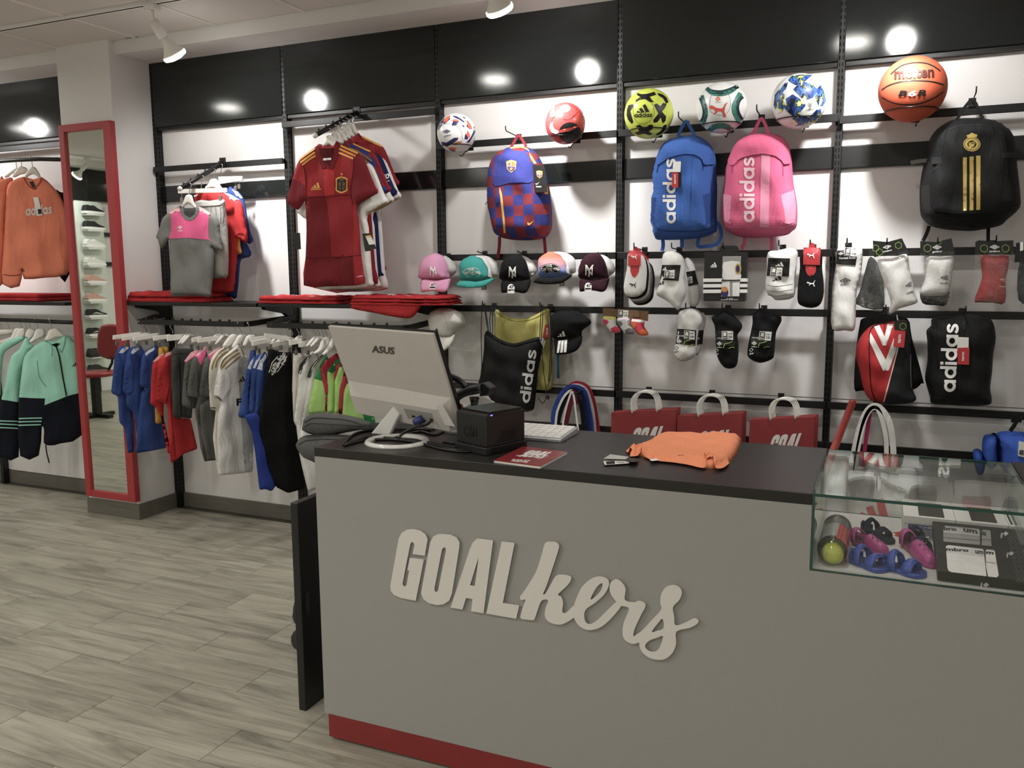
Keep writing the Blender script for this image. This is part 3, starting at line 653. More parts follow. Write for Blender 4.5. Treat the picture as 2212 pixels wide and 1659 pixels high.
# yellow ball with black crosses
t, s = ball(1401.5, 246, 52.5, (220, 236, 66), 'fluorescent yellow football with black brush crosses', seams=[cI(215, 310, 270, 280, 330, 300, 365, 380, 360, 440, 300, 500, 220, 490, 190, 420, 190, 360, 215, 310)])
for c in (cI(222, 240, 260, 250, 300, 248, 370, 230, 385, 255, 330, 272, 350, 300, 365, 318, 330, 318, 290, 292, 245, 298, 212, 318, 208, 300, 250, 275, 222, 258), cI(395, 240, 440, 252, 475, 280, 490, 320, 470, 330, 445, 285, 405, 262),
          cI(365, 340, 390, 330, 420, 352, 445, 325, 475, 332, 462, 365, 435, 400, 470, 440, 465, 480, 440, 500, 425, 450, 395, 490, 365, 495, 360, 470, 405, 415, 385, 380), cI(148, 345, 185, 335, 192, 352, 165, 395, 175, 440, 190, 490, 175, 505, 145, 470, 132, 430, 135, 385),
          cI(210, 520, 245, 510, 285, 545, 330, 510, 360, 515, 355, 545, 320, 570, 355, 590, 330, 602, 280, 588, 230, 600, 200, 580, 240, 565), cI(450, 515, 478, 510, 470, 545, 440, 580, 400, 600, 380, 595, 430, 560)): decal('print', s, c, INK_K, t, e=.0008, res=4)
decal('logo', s, logo(cI(217, 410)[0], cI(325, 402)[0], cI(215, 340)[0], BARS), INK_K, t, res=4); text(s, '@sport', cI(198, 450)[0], cI(352, 446)[0], cI(198, 408)[0], INK_K, t)
# white and teal ball
t, s = ball(1559, 233, 53.5, (234, 236, 234), 'white football with teal swirls and a red leaping cat', seams=[cI(860, 250, 930, 265, 1000, 250, 1020, 330, 1000, 400, 930, 430, 850, 400, 840, 320, 860, 250)])
TEAL = mat('print_teal', (62, 138, 122), .4, noise=.5, nscale=60); TEALD = mat('print_teal_dark', (20, 52, 58), .4, noise=.6, nscale=90)
for c, m in ((stroke(cI(800, 185, 850, 225, 930, 235, 1000, 220, 1060, 195, 1085, 180), 9), TEALD), (stroke(cI(815, 200, 860, 240, 930, 250, 1005, 235, 1055, 205), 9), TEAL), (stroke(cI(760, 265, 785, 330, 800, 400, 790, 460, 762, 500), 10), TEALD), (stroke(cI(775, 260, 798, 330, 812, 400, 800, 465, 778, 505), 7), TEAL),
             (stroke(cI(1105, 240, 1075, 290, 1050, 350, 1055, 410, 1085, 470, 1100, 490), 10), TEAL), (stroke(cI(1125, 270, 1095, 300, 1078, 350, 1085, 410, 1118, 470), 8), TEALD), (stroke(cI(830, 575, 870, 535, 930, 520, 990, 530, 1035, 560), 12), TEAL)): decal('print', s, c, m, t, e=.0008, res=4)
decal('logo', s, logo(cI(838, 450)[0], cI(1000, 450)[0], cI(838, 322)[0], CAT), mat('print_tomato', (226, 66, 46), .45), t, res=4)
decal('print', s, [ell(*cI(913, 290)[0], 4.6, 4.6), ell(*cI(913, 290)[0], 2.0, 2.0)][::1] and [[ell(*cI(913, 290)[0], 4.6, 4.6), ell(*cI(913, 290)[0], 2.0, 2.0)]], INK_OR, t, res=4)
text(s, 'LaLiga', cI(893, 324)[0], cI(936, 324)[0], cI(893, 314)[0], INK_K, t)
# starball, blue splashes
SPL = mat('splash_print', (40, 80, 160), .4); nt = SPL.node_tree; n_ = nt.nodes.new('ShaderNodeTexNoise'); n_.inputs['Scale'].default_value = 26; n_.inputs['Detail'].default_value = 4
mpn = nt.nodes.new('ShaderNodeMapping'); mpn.inputs['Scale'].default_value = (1.6, 1, .7); mpn.inputs['Rotation'].default_value = (0, .7, 0); tc = nt.nodes.new('ShaderNodeTexCoord'); nt.links.new(tc.outputs['Object'], mpn.inputs[0]); nt.links.new(mpn.outputs[0], n_.inputs[0])
cr = nt.nodes.new('ShaderNodeValToRGB'); cr.color_ramp.interpolation = 'CONSTANT'
for p_, c_ in ((.40, (24, 58, 150)), (.48, (52, 120, 190)), (.54, (16, 22, 40)), (.585, (226, 232, 60)), (.63, (236, 240, 240))): q_ = cr.color_ramp.elements.new(p_); q_.color = rgb(c_)
cr.color_ramp.elements[0].color = rgb((22, 26, 50)); nt.links.new(n_.outputs['Fac'], cr.inputs[0]); nt.links.new(cr.outputs[0], nt.nodes['Principled BSDF'].inputs['Base Color'])
t, s = ball(1725, 219, 57.5, (238, 238, 236), 'white football with blue and yellow paint splashes between white stars')
for c in (cI(1515, 130, 1550, 100, 1620, 85, 1690, 95, 1640, 150, 1580, 165, 1540, 150), cI(1590, 180, 1650, 160, 1720, 175, 1745, 220, 1720, 275, 1650, 290, 1605, 255, 1575, 210), cI(1755, 210, 1790, 190, 1820, 240, 1825, 300, 1805, 345, 1770, 330, 1745, 270),
          cI(1500, 290, 1550, 270, 1610, 295, 1640, 345, 1610, 400, 1550, 420, 1500, 390, 1480, 340), cI(1400, 260, 1430, 235, 1475, 255, 1478, 330, 1455, 400, 1420, 400, 1390, 340), cI(1440, 215, 1480, 165, 1510, 150, 1490, 200, 1460, 235),
          cI(1540, 470, 1590, 430, 1650, 440, 1690, 460, 1660, 510, 1590, 515, 1535, 500), cI(1700, 440, 1750, 395, 1790, 380, 1780, 430, 1740, 480, 1705, 490)): 
    mx_ = sum(q[0] for q in c)/len(c); my_ = sum(q[1] for q in c)/len(c); decal('print', s, [(mx_+(x-mx_)*(1.26 if i_ % 2 else 1.08), my_+(y-my_)*(1.26 if i_ % 2 else 1.08)) for i_, (x, y) in enumerate(c)], SPL, t, e=.0008, res=4)
decal('print', s, [[ell(*cI(1698, 342)[0], 4.6, 4.6, 10), ell(*cI(1698, 342)[0], 3.6, 3.6, 10)], ell(*cI(1698, 342)[0], 1.6, 1.6, 6)], INK_K, t, res=3)
text(s, 'CHAMPIONS', cI(1662, 392)[0], cI(1738, 378)[0], cI(1660, 383)[0], INK_K, t); text(s, 'UEFA', cI(1683, 377)[0], cI(1715, 371)[0], cI(1682, 369)[0], INK_K, t)
# basketball
t, s = ball(1971, 193, 68.5, (204, 84, 42), 'orange basketball with black seams', 'basketball', Y=3.93, rough=.62, bump=.35, bs=420)
SEAM = mat('rubber_black', (22, 16, 14), .6)
for p_ in (cJ(520, 290, 600, 225, 700, 200, 800, 205, 875, 240, 905, 265), cJ(449, 410, 520, 370, 640, 342, 760, 340, 860, 350, 934, 372), cJ(449, 470, 540, 515, 650, 528, 760, 515, 860, 475, 932, 425)): strap('seam', s, p_, 2.6, SEAM, t, 0, .0008)
text(s, 'molten', cJ(548, 330)[0], cJ(858, 312)[0], cJ(548, 242)[0], mat('print_brown', (70, 24, 18), .5), t, bold=.035)
text(s, 'B', cJ(577, 460)[0], cJ(640, 462)[0], cJ(597, 416)[0], INK_K, t, bold=.04); text(s, '6', cJ(648, 462)[0], cJ(712, 462)[0], cJ(668, 416)[0], mat('print_silver', (190, 190, 190), .4), t, bold=.04); text(s, 'R', cJ(725, 460)[0], cJ(800, 458)[0], cJ(745, 412)[0], INK_K, t, bold=.04)
# ---- backpacks
def ticket(surf, poly, m, parent, e=.012, thick=.002, body=None, m2=None, bl=None, br=None, tl=None):
    if hasattr(surf, 'h'):
        cx_ = sum(p[0] for p in poly)/len(poly); cy_ = sum(p[1] for p in poly)/len(poly); P_ = surf.pt(cx_, cy_); d_ = (P_-surf.sh.O).dot(surf.sh.N)
        q_ = Sheet((0, 0, 0)); q_.U, q_.V, q_.N, q_.O = surf.sh.U, surf.sh.V, surf.sh.N, surf.sh.O+surf.sh.N*d_; surf = q_
    o = flat('price_tag', surf, poly, m, parent, e=e, thick=thick)
    if body: text(surf, body, bl, br, tl, m2 or INK_W, parent, 'tag_print', e=e+thick+.0008)
    return surf
hook(*cG(838, 412)[0], 'peg hook holding the chequered backpack by its maroon loop'); hook(*cI(575, 410)[0], 'peg hook holding the blue backpack by its loop')
hook(*cI(1243, 350)[0], 'peg hook holding the pink backpack by its loop'); hook(*cJ(1188, 395)[0], 'peg hook holding the black and gold backpack')
def shield(bl, br, tl): return logo(bl, br, tl, [[(.0, .86), (.12, .92), (.5, 1), (.88, .92), (1, .86), (.94, .5), (.9, .25), (.5, 0), (.1, .25), (.06, .5)]])
def crest(surf, bl, br, tl, parent, e=.0055):
    decal('crest', surf, shield(bl, br, tl), INK_Y, parent, e=e, res=5)
    g = lambda *q: logo(bl, br, tl, [list(q)])
    decal('crest', surf, g((.12, .52), (.48, .52), (.48, .86), (.12, .82)), INK_W, parent, e=e+.001, res=5)
    decal('crest', surf, logo(bl, br, tl, [[(.26, .54), (.34, .54), (.34, .84), (.26, .84)], [(.14, .64), (.46, .64), (.46, .72), (.14, .72)]]), INK_R, parent, e=e+.0015, res=5)
    decal('crest', surf, logo(bl, br, tl, [[(.57, .52), (.63, .52), (.63, .86), (.57, .86)], [(.71, .52), (.77, .52), (.77, .85), (.71, .85)], [(.84, .52), (.88, .52), (.88, .84), (.84, .84)]]), mat('print_garnet', (150, 30, 50), .5), parent, e=e+.001, res=5)
    decal('crest', surf, g((.12, .47), (.88, .47), (.84, .28), (.5, .08), (.16, .28)), mat('print_royal', (40, 50, 150), .5), parent, e=e+.001, res=5)
    decal('crest', surf, logo(bl, br, tl, [[(.26, .46), (.34, .46), (.34, .18), (.27, .24)], [(.66, .46), (.74, .46), (.73, .24), (.66, .18)]]), mat('print_garnet', (150, 30, 50), .5), parent, e=e+.0015, res=5)
    decal('crest', surf, [ell(*g((.5, .3))[0][0], abs(br[0]-bl[0])*.12, abs(br[0]-bl[0])*.12, 10)], INK_Y, parent, e=e+.002, res=5)
CHK = fab('chequer_fabric', (40, 50, 150)); nt = CHK.node_tree; ck = nt.nodes.new('ShaderNodeTexChecker'); ck.inputs['Scale'].default_value = 1
ck.inputs['Color1'].default_value = rgb((44, 48, 122)); ck.inputs['Color2'].default_value = rgb((122, 36, 48))
mpn = nt.nodes.new('ShaderNodeMapping'); mpn.inputs['Scale'].default_value = (19.5, 0, 19.5); mpn.inputs['Location'].default_value = (.42, .5, .15); mpn.inputs['Rotation'].default_value = (0, .05, 0)
tc = nt.nodes.new('ShaderNodeTexCoord'); nt.links.new(tc.outputs['Object'], mpn.inputs[0]); nt.links.new(mpn.outputs[0], ck.inputs[0]); nt.links.new(ck.outputs[0], nt.nodes['Principled BSDF'].inputs['Base Color'])
BLUE2 = fab('indigo_nylon', (46, 52, 132)); MAROON = fab('maroon_web', (120, 28, 44)); ZIP_Y = mat('zip_yellow', (226, 170, 70), .5)
wr = lambda a, b, c_, k1, k2: (lambda u, v: a*np.sin(u*k1+v*k2)+b*np.sin(u*k2*1.7-v*k1*.6+1.3)+c_*np.sin(u*k1*.4+v*k2*2.1))
t = thing('backpack', 'blue and maroon chequered backpack with a yellow zip', 'backpack')
c = Cloth('body', cG(880, 605, 950, 592, 1040, 600, 1110, 640, 1170, 720, 1212, 820, 1245, 950, 1265, 1080, 1280, 1280, 1270, 1380, 1225, 1450, 1130, 1475, 1000, 1482, 860, 1470, 775, 1440, 742, 1380, 715, 1250, 692, 1150, 690, 960, 700, 840, 728, 730, 790, 650), S(4.05), CHK, t, .12, .09, .014, .03, wr(.005, .004, .003, 40, 25))
decal('front_panel', c, cm2(cG(756, 745, 806, 674, 880, 638, 1000, 640, 1060, 680, 1095, 770, 1108, 928, 1000, 935, 870, 940, 738, 972, 726, 880), 2), BLUE2, t, e=.0005, thick=.003)
strap('zip', c, cG(890, 612, 985, 600, 1060, 630, 1115, 690, 1165, 770), 3.2, ZIP_Y, t, .002); strap('zip', c, cG(775, 985, 795, 1050, 808, 1160, 820, 1280, 830, 1412), 4.6, ZIP_Y, t, .003)
strap('zip', c, cG(1228, 940, 1243, 990, 1250, 1050), 3, ZIP_Y, t, .002); strap('zip_pull', c, cG(770, 980, 768, 1050, 765, 1125), 4.5, BLUE2, t, .006)
strap('carry_loop', S(4.01), cG(885, 612, 915, 560, 948, 502, 965, 492, 985, 515, 1035, 595), 6, MAROON, t, .006)
strap('shoulder_strap', S(4.07), cG(782, 1445, 780, 1540, 765, 1650), 7, MAROON, t, .006); strap('shoulder_strap', S(4.07), cG(1200, 1440, 1210, 1530, 1215, 1625), 7, MAROON, t, .006)
strap('drawcord', S(4.04), cG(700, 1050, 670, 1110, 648, 1145), 1.6, WIRE, t, .002); strap('drawcord', S(4.04), cG(700, 1050, 690, 1100, 690, 1150), 1.6, WIRE, t, .002)
crest(c, cG(843, 842)[0], cG(942, 842)[0], cG(843, 722)[0], t); decal('logo', c, logo(cG(1045, 1340)[0], cG(1112, 1335)[0], cG(1045, 1298)[0], SWOOSH), INK_Y, t, res=4)
tg = ticket(c, cG(1095, 768, 1205, 775, 1235, 1025, 1112, 1030), CARD_K, t, e=.02); crest(tg, cG(1130, 895)[0], cG(1190, 898)[0], cG(1128, 820)[0], t, .0235)
decal('logo', tg, logo(cG(1122, 958)[0], cG(1160, 952)[0], cG(1122, 935)[0], SWOOSH), INK_W, t, res=4, e=.0235); text(tg, 'STADIUM', cG(1125, 982)[0], cG(1175, 982)[0], cG(1125, 968)[0], INK_W, t, 'tag_print', e=.0235)
def daypack(label, outline, body, panel_m, panel, band, band_m, pockets, pk_m, letters, let_m, loop, straps, hem, e=.001, depth=.13, seam_m=None, hood=None):
    t = thing('backpack', label, 'backpack')
    c = Cloth('body', outline, S(4.05), body, t, depth, .085, .014, .03, wr(.006, .004, .003, 34, 22))
    decal('front_panel', c, panel, panel_m, t, e=e, thick=.010)
    a_ = sorted(panel, key=lambda q: q[1])[:max(6, int(len(panel)*.55))]; a_ = sorted(a_, key=lambda q: q[0]); strap('panel_seam', c, a_[::2], 2.0, seam_m or pk_m, t, .002, .010, 1)
    if hood: decal('hood_flap', c, soft(hood, 3), body, t, e=.001, thick=.018)
    for p in pockets: decal('side_pocket', c, p, pk_m, t, e=.0008, thick=.004)
    if band: decal('centre_band', c, band, band_m, t, e=.011, thick=.002)
    strap('piping', c, hem, 1.5, pk_m, t, .003)
    if letters: text(c, '@sport', *letters, let_m, t, e=.0135)
    for l in loop: strap('carry_loop', S(3.99), l, 7, body, t, .006)
    for l in straps: strap('shoulder_strap', S(4.07), l, 8, body, t, .006)
    return t, c
BL = fab('blue_nylon', (50, 102, 190)); BLD = fab('blue_mesh', (36, 76, 152))
t, c = daypack('royal blue backpack with white sideways lettering', cI(610, 606, 720, 602, 800, 640, 860, 700, 890, 780, 900, 900, 905, 1090, 902, 1250, 905, 1400, 870, 1440, 760, 1478, 600, 1492, 450, 1495, 378, 1482, 358, 1390, 345, 1350, 348, 1250, 352, 1140, 368, 1080, 362, 960, 380, 860, 412, 750, 452, 680, 520, 632), BL, BL,
    cm2(cI(388, 1385, 388, 1130, 400, 870, 470, 795, 570, 768, 700, 765, 768, 800, 785, 900, 782, 1100, 800, 1385, 600, 1408), 4), cI(605, 775, 690, 772, 665, 1395, 590, 1390), BL, [cI(785, 1112, 902, 1082, 898, 1310, 802, 1380), cI(383, 1135, 354, 1135, 349, 1330, 383, 1385)], BLD,
    (cI(553, 1355)[0], cI(553, 800)[0], cI(440, 1355)[0]), INK_W, [cI(570, 612, 600, 540, 632, 488, 650, 490, 690, 560, 715, 605)], [cI(440, 1480, 445, 1540, 435, 1590), cI(605, 1480, 605, 1560), cI(750, 1470, 740, 1545, 800, 1550, 900, 1530, 940, 1460, 930, 1390, 905, 1340)], cI(370, 1395, 480, 1420, 600, 1425, 760, 1420, 900, 1380), seam_m=fab('blue_seam', (22, 50, 110)), hood=cI(455, 690, 520, 642, 610, 614, 720, 610, 800, 647, 855, 707, 885, 782, 892, 862, 792, 852, 775, 802, 720, 767, 640, 760, 570, 770, 480, 797, 405, 855, 387, 862, 415, 762))
ticket(c, cI(530, 825, 597, 825, 592, 915, 525, 915), CARD_W, t, .016); ticket(c, cI(570, 915, 598, 912, 595, 1028, 570, 1025), CARD_K, t, .013)
ticket(c, cI(521, 912, 575, 910, 572, 1048, 518, 1045), CARD_R, t, .019, .002, 'term', INK_W, cI(553, 1018)[0], cI(553, 935)[0], cI(536, 1018)[0])
PK = fab('pink_nylon', (230, 92, 140)); PKL = fab('pink_light', (240, 148, 182))
t, c = daypack('bright pink backpack with a pale pink centre band', cI(1180, 596, 1260, 582, 1360, 583, 1440, 606, 1500, 660, 1530, 740, 1545, 850, 1555, 1000, 1566, 1060, 1588, 1200, 1585, 1370, 1545, 1420, 1490, 1455, 1330, 1475, 1180, 1478, 1070, 1460, 1000, 1420, 962, 1380, 945, 1300, 950, 1150, 965, 1050, 970, 950, 990, 850, 1030, 730, 1080, 650), PK, PK,
    cm2(cI(1030, 1368, 1026, 1130, 1036, 870, 1100, 795, 1200, 770, 1300, 758, 1400, 772, 1458, 830, 1468, 950, 1450, 1100, 1478, 1368, 1250, 1388), 4), cI(1281, 768, 1358, 766, 1345, 1386, 1268, 1386), PKL, [cI(1452, 1108, 1562, 1070, 1582, 1200, 1575, 1345, 1472, 1368), cI(957, 1098, 1028, 1118, 1024, 1366, 968, 1330)], PKL,
    (cI(1225, 1345)[0], cI(1225, 788)[0], cI(1095, 1345)[0]), mat('print_pale_pink', (248, 206, 220), .5), [cI(1195, 605, 1235, 540, 1270, 470, 1290, 462, 1320, 520, 1345, 590)], [cI(1140, 1470, 1135, 1520, 1112, 1575), cI(1370, 1465, 1368, 1575)], cI(968, 1378, 1100, 1390, 1250, 1395, 1450, 1390, 1580, 1350), seam_m=fab('pink_seam', (176, 48, 100)), hood=cI(1035, 735, 1085, 655, 1180, 604, 1260, 590, 1360, 592, 1440, 614, 1495, 667, 1525, 747, 1540, 845, 1472, 850, 1455, 815, 1400, 774, 1300, 757, 1200, 770, 1100, 797, 1040, 862, 995, 852))
BK = fab('black_nylon', (25, 26, 27), rough=.7); BKL = fab('black_webbing', (40, 41, 42), rough=.6)
t, c = daypack('large black backpack with three gold stripes and a gold crest', cJ(1020, 640, 1130, 630, 1250, 634, 1350, 660, 1430, 710, 1475, 770, 1495, 880, 1505, 1000, 1520, 1120, 1530, 1230, 1525, 1330, 1430, 1420, 1370, 1470, 1230, 1500, 1130, 1512, 950, 1500, 840, 1475, 780, 1430, 752, 1380, 745, 1280, 746, 1170, 765, 1040, 790, 950, 810, 830, 860, 740, 930, 680), BK, BK,
    cm2(cJ(880, 1360, 820, 1250, 850, 1080, 900, 930, 890, 800, 940, 730, 1050, 690, 1200, 680, 1330, 700, 1400, 760, 1420, 900, 1440, 1100, 1480, 1340, 1200, 1375), 2), None, None, [cJ(760, 1160, 820, 1150, 850, 1300, 870, 1380, 790, 1370, 757, 1280)], BKL, None, None, [cJ(1035, 645, 1080, 570, 1140, 495, 1155, 488, 1185, 520, 1210, 590, 1240, 630)], [cJ(820, 1470, 800, 1530, 770, 1590), cJ(1280, 1470, 1278, 1600)], cJ(765, 1375, 900, 1385, 1100, 1385, 1350, 1350, 1520, 1320), depth=.14)
for x0, y0, x1, y1 in ((1082, 938, 1113, 1355), (1133, 932, 1166, 1352), (1185, 925, 1219, 1348)): decal('gold_stripe', c, cJ(x0, y0, x1, y0-2, x1-2, y1-4, x0+2, y1), INK_GOLD, t, e=.012)
decal('crest', c, [[ell(*cJ(1152, 835)[0], 18.5, 15.5, 28), ell(*cJ(1152, 835)[0], 16.5, 13.5, 28)], [ell(*cJ(1152, 835)[0], 15.2, 12.4, 28), ell(*cJ(1152, 835)[0], 9.8, 8.2, 24)], cJ(1115, 782, 1110, 765, 1130, 760, 1150, 745, 1175, 755, 1195, 760, 1190, 780), cJ(1125, 880, 1145, 835, 1165, 830, 1170, 850)], INK_GOLD, t, e=.012, res=4)
text(c, 'MCF', cJ(1128, 855)[0], cJ(1178, 850)[0], cJ(1128, 818)[0], INK_GOLD, t, 'crest', e=.0125)
for p in (cJ(838, 938, 912, 932, 920, 985, 840, 990), cJ(1380, 905, 1512, 890, 1515, 935, 1385, 945)): decal('side_buckle', c, p, BKL, t, e=.004, thick=.008)
strap('strap_end', S(4.02), cJ(832, 962, 760, 965, 675, 980), 9, fab('web_grey', (120, 118, 114)), t, .004)
strap('piping', c, cJ(915, 985, 960, 1060, 1010, 1140), 1.6, BKL, t, .003); strap('piping', c, cJ(840, 1060, 880, 1000, 905, 930, 880, 820, 920, 720), 1.6, BKL, t, .003)
# ------------------------------------------------------------------ caps
GREYM = fab('mesh_grey_white', (208, 206, 204)); 
def cap(label, back, back_m, crown, crown_m, brim, brim_m, Y=3.99, tilt=28, yb=-.055):
    t = thing('baseball_cap', label, 'cap', group=None)
    if back: Cloth('mesh_back', back, S(Y+.045), back_m, t, .035, .05, .012, .03)
    c = Cloth('crown', crown, S(Y), crown_m, t, .085, .07, .010, .03, None)
    p = at(*crown[len(crown)//2], Y); q = at(*brim[0], Y+yb)
    b = Cloth('brim', brim, Sheet((q.x, Y+yb, q.z), 0, tilt), brim_m, t, .012, .03, .010, .006)
    strap('seam', c, [crown[0], brim[len(brim)//3]], 1.2, brim_m, t, 0, .001) if 0 else None
    return t, c, b
def ny(c, bl, br, tl, t):
    text(c, 'N', bl, br, tl, INK_W, t, 'emblem', bold=.012, e=.006); w = br[0]-bl[0]; h = bl[1]-tl[1]
    text(c, 'Y', (bl[0]-w*.1, bl[1]+h*.16), (br[0]+w*.1, br[1]+h*.16), (tl[0]-w*.05, tl[1]-h*.2), INK_W, t, 'emblem', bold=.004, e=.0068)
def sticker47(b, cx, cy, t, w=6, h=10):
    decal('size_sticker', b, [img(cx-w, cy+h, cx-w, cy-h*.4, cx-w*.6, cy-h*.9, cx, cy-h*1.05, cx+w*.6, cy-h*.9, cx+w, cy-h*.4, cx+w, cy+h)], CARD_W, t, e=.002)
    text(b, '47', (cx-w*.7, cy-h*.05), (cx+w*.7, cy-h*.05), (cx-w*.5, cy-h*.8), INK_K, t, 'sticker_print', bold=.03, e=.003)
    decal('sticker_print', b, rect(cx-w*.85, cy+h*.15, cx+w*.85, cy+h*.55), INK_K, t, e=.003)
def offwall(c, bl, br, tl, m, m2, t):
    o = [(.0, .62), (.14, .86), (.32, .97), (.5, 1), (.72, .93), (.92, .74), (1, .55), (.97, .38), (.90, .36), (.84, .14), (.76, .02), (.66, .10), (.62, .24), (.40, .22), (.36, .06), (.27, 0), (.18, .06), (.14, .26), (.06, .34)]
    decal('patch', c, logo(bl, br, tl, [o]), m, t, e=.0016, res=4); i = [(.5+(x-.5)*.93, .5+(y-.5)*.90) for x, y in o]; j = [(.5+(x-.5)*.88, .5+(y-.5)*.83) for x, y in o]
    decal('patch_edge', c, logo(bl, br, tl, [[i, j]]), m2, t, e=.0024, res=4)
    W = lambda a, b: (bl[0]+a*(br[0]-bl[0])+b*(tl[0]-bl[0]), bl[1]+a*(br[1]-bl[1])+b*(tl[1]-bl[1]))
    text(c, 'VANS', W(.26, .62), W(.56, .66), W(.25, .88), m2, t, bold=.03, e=.0028); text(c, 'OFF THE WALL', W(.07, .30), W(.93, .34), W(.07, .58), m2, t, bold=.03, e=.0028)
PINKC = fab('cap_pink', (232, 158, 200), wrinkle=.1); TEALC = fab('cap_teal', (52, 170, 164), wrinkle=.1); BLKC = fab('cap_black', (20, 20, 22), wrinkle=.1); MARC = fab('cap_maroon', (52, 18, 32), wrinkle=.1); WHTC = fab('cap_white', (232, 230, 224), wrinkle=.1)
SUN = fab('cap_sunset', (240, 120, 90), wrinkle=.1); nt = SUN.node_tree; tc = nt.nodes.new('ShaderNodeTexCoord'); sx = nt.nodes.new('ShaderNodeSeparateXYZ'); mr = nt.nodes.new('ShaderNodeMapRange'); mr.inputs[1].default_value = 1.50; mr.inputs[2].default_value = 1.635
cr = nt.nodes.new('ShaderNodeValToRGB'); e_ = cr.color_ramp.elements; e_[0].color = rgb((70, 120, 200)); e_[1].color = rgb((244, 104, 72)); q_ = e_.new(.28); q_.color = rgb((120, 140, 210)); q_ = e_.new(.52); q_.color = rgb((240, 176, 190)); e_[3].position = .8
nt.links.new(tc.outputs['Object'], sx.inputs[0]); nt.links.new(sx.outputs[2], mr.inputs[0]); nt.links.new(mr.outputs[0], cr.inputs[0]); nt.links.new(cr.outputs[0], nt.nodes['Principled BSDF'].inputs['Base Color'])
def rowcap(label, dx, dy, cm, bm, sq=False):
    o = lambda *p: [(x+dx*.217, y+dy*.217) for x, y in cH(*p)]
    return cap(label, o(230, 150, 300, 138, 380, 150, 440, 192, 475, 240, 490, 290, 475, 325, 420, 362, 300, 380, 160, 370, 125, 320, 115, 290, 140, 220), GREYM,
        o(140, 385, 134, 300, 150, 220, 190, 160, 250, 130, 290, 124, 340, 145, 378, 195, 402, 260, 415, 330, 418, 378, 290, 395), cm,
        o(145, 385, 290, 398, 422, 376, 424, 420, 410, 465, 390, 500, 350, 516, 270, 500, 200, 505, 150, 512, 134, 496), bm)
t, c, b = rowcap('pale pink cap with a white front monogram and grey mesh back', 0, 0, PINKC, PINKC); ny(c, *[cH(*p)[0] for p in ((222, 345), (292, 345), (225, 270))], t); sticker47(b, *cH(250, 452)[0], t, 6.5, 7.5)
t, c, b = rowcap('black cap with a white front monogram and white size sticker', 800, 8, BLKC, BLKC)
ny(c, *[cH(*p)[0] for p in ((1008, 360), (1080, 360), (1010, 275))], t); sticker47(b, *cH(1032, 478)[0], t, 7.5, 10); text(c, '47', cH(1232, 340)[0], cH(1258, 338)[0], cH(1232, 320)[0], INK_W, t)
t, c, b = rowcap('dark maroon cap with a white front monogram and white mesh back', 1580, -5, MARC, MARC)
ny(c, *[cH(*p)[0] for p in ((1770, 345), (1845, 345), (1772, 258))], t); sticker47(b, *cH(1800, 465)[0], t, 7.5, 10); text(Sheet((0, 3.99, 0)), '47', cH(2010, 335)[0], cH(2035, 330)[0], cH(2010, 310)[0], INK_K, t)
HF = fab('foam_white', (230, 228, 222))
for nm, d, cm, bm, pm, pl in (('teal flat-brim cap with a white oval patch and grey mesh back', (0, 0), TEALC, TEALC, TEALC, CARD_W), ('sunset fade flat-brim cap with a black oval patch', (776, -36), SUN, BLKC, INK_K, CARD_W)):
    o = lambda *p: [(x+d[0]*.217, y+d[1]*.217) for x, y in cH(*p)]
    t, c, b = cap(nm, o(600, 165, 680, 145, 780, 150, 850, 180, 895, 230, 902, 330, 890, 355, 830, 372, 620, 370, 560, 280), GREYM, o(548, 400, 538, 320, 538, 240, 558, 195, 605, 160, 680, 145, 740, 165, 790, 210, 820, 290, 835, 375, 700, 405), cm,
        o(545, 395, 700, 406, 835, 374, 865, 372, 850, 400, 770, 452, 690, 468, 560, 468, 485, 452, 485, 436), bm, tilt=42)
    strap('front_edge', c, o(690, 150, 760, 175, 805, 240, 828, 310, 838, 368), 2, HF, t, .002)
    offwall(c, *[o(*p)[0] for p in ((550, 372), (760, 365), (545, 265))], pm, pl, t)
    flat('hang_tag', S(4.0), o(738, 445, 785, 442, 788, 485, 738, 490), CARD_K, t, thick=.002); text(S(4.0), 'GOAL', o(742, 482)[0], o(780, 480)[0], o(742, 452)[0], CARD_W, t, 'tag_print', e=.004)
t, c, b = cap('white cap with black bars hanging over the monitor edge', None, None, cH(228, 790, 232, 740, 258, 695, 320, 665, 400, 670, 480, 690, 550, 735, 578, 815, 540, 850, 470, 900, 432, 955, 330, 955, 270, 940, 245, 880), WHTC, cH(255, 925, 330, 955, 432, 955, 470, 905, 466, 970, 430, 1040, 370, 1092, 310, 1092, 285, 1030, 268, 980), WHTC, tilt=20)
strap('seam', c, cH(335, 672, 380, 780, 436, 930), 1, GREYM, t, 0, .001); decal('logo', c, logo(cH(245, 932)[0], cH(310, 935)[0], cH(250, 870)[0], BARS), INK_K, t, res=4); 
for i in range(3): decal('stripe', b, cH(262+i*24, 965, 275+i*24, 962, 290+i*9, 1030-i*14, 284+i*8, 1018-i*14), INK_K, t, e=.002)
hook(*cH(362, 650)[0], 'peg hook holding the white cap', out=.10)
t, c, b = cap('black cap with three white bars on its brim', None, None, cH(1432, 800, 1440, 745, 1490, 700, 1560, 672, 1650, 680, 1760, 740, 1832, 815, 1742, 893, 1725, 950, 1600, 985, 1470, 980, 1440, 900), BLKC, cH(1465, 970, 1600, 985, 1730, 940, 1738, 980, 1728, 1030, 1690, 1088, 1610, 1124, 1480, 1130, 1470, 1060), BLKC, tilt=16, yb=-.05)
decal('logo', c, logo(cH(1493, 960)[0], cH(1572, 952)[0], cH(1500, 903)[0], BARS), CARD_W, t, res=4)
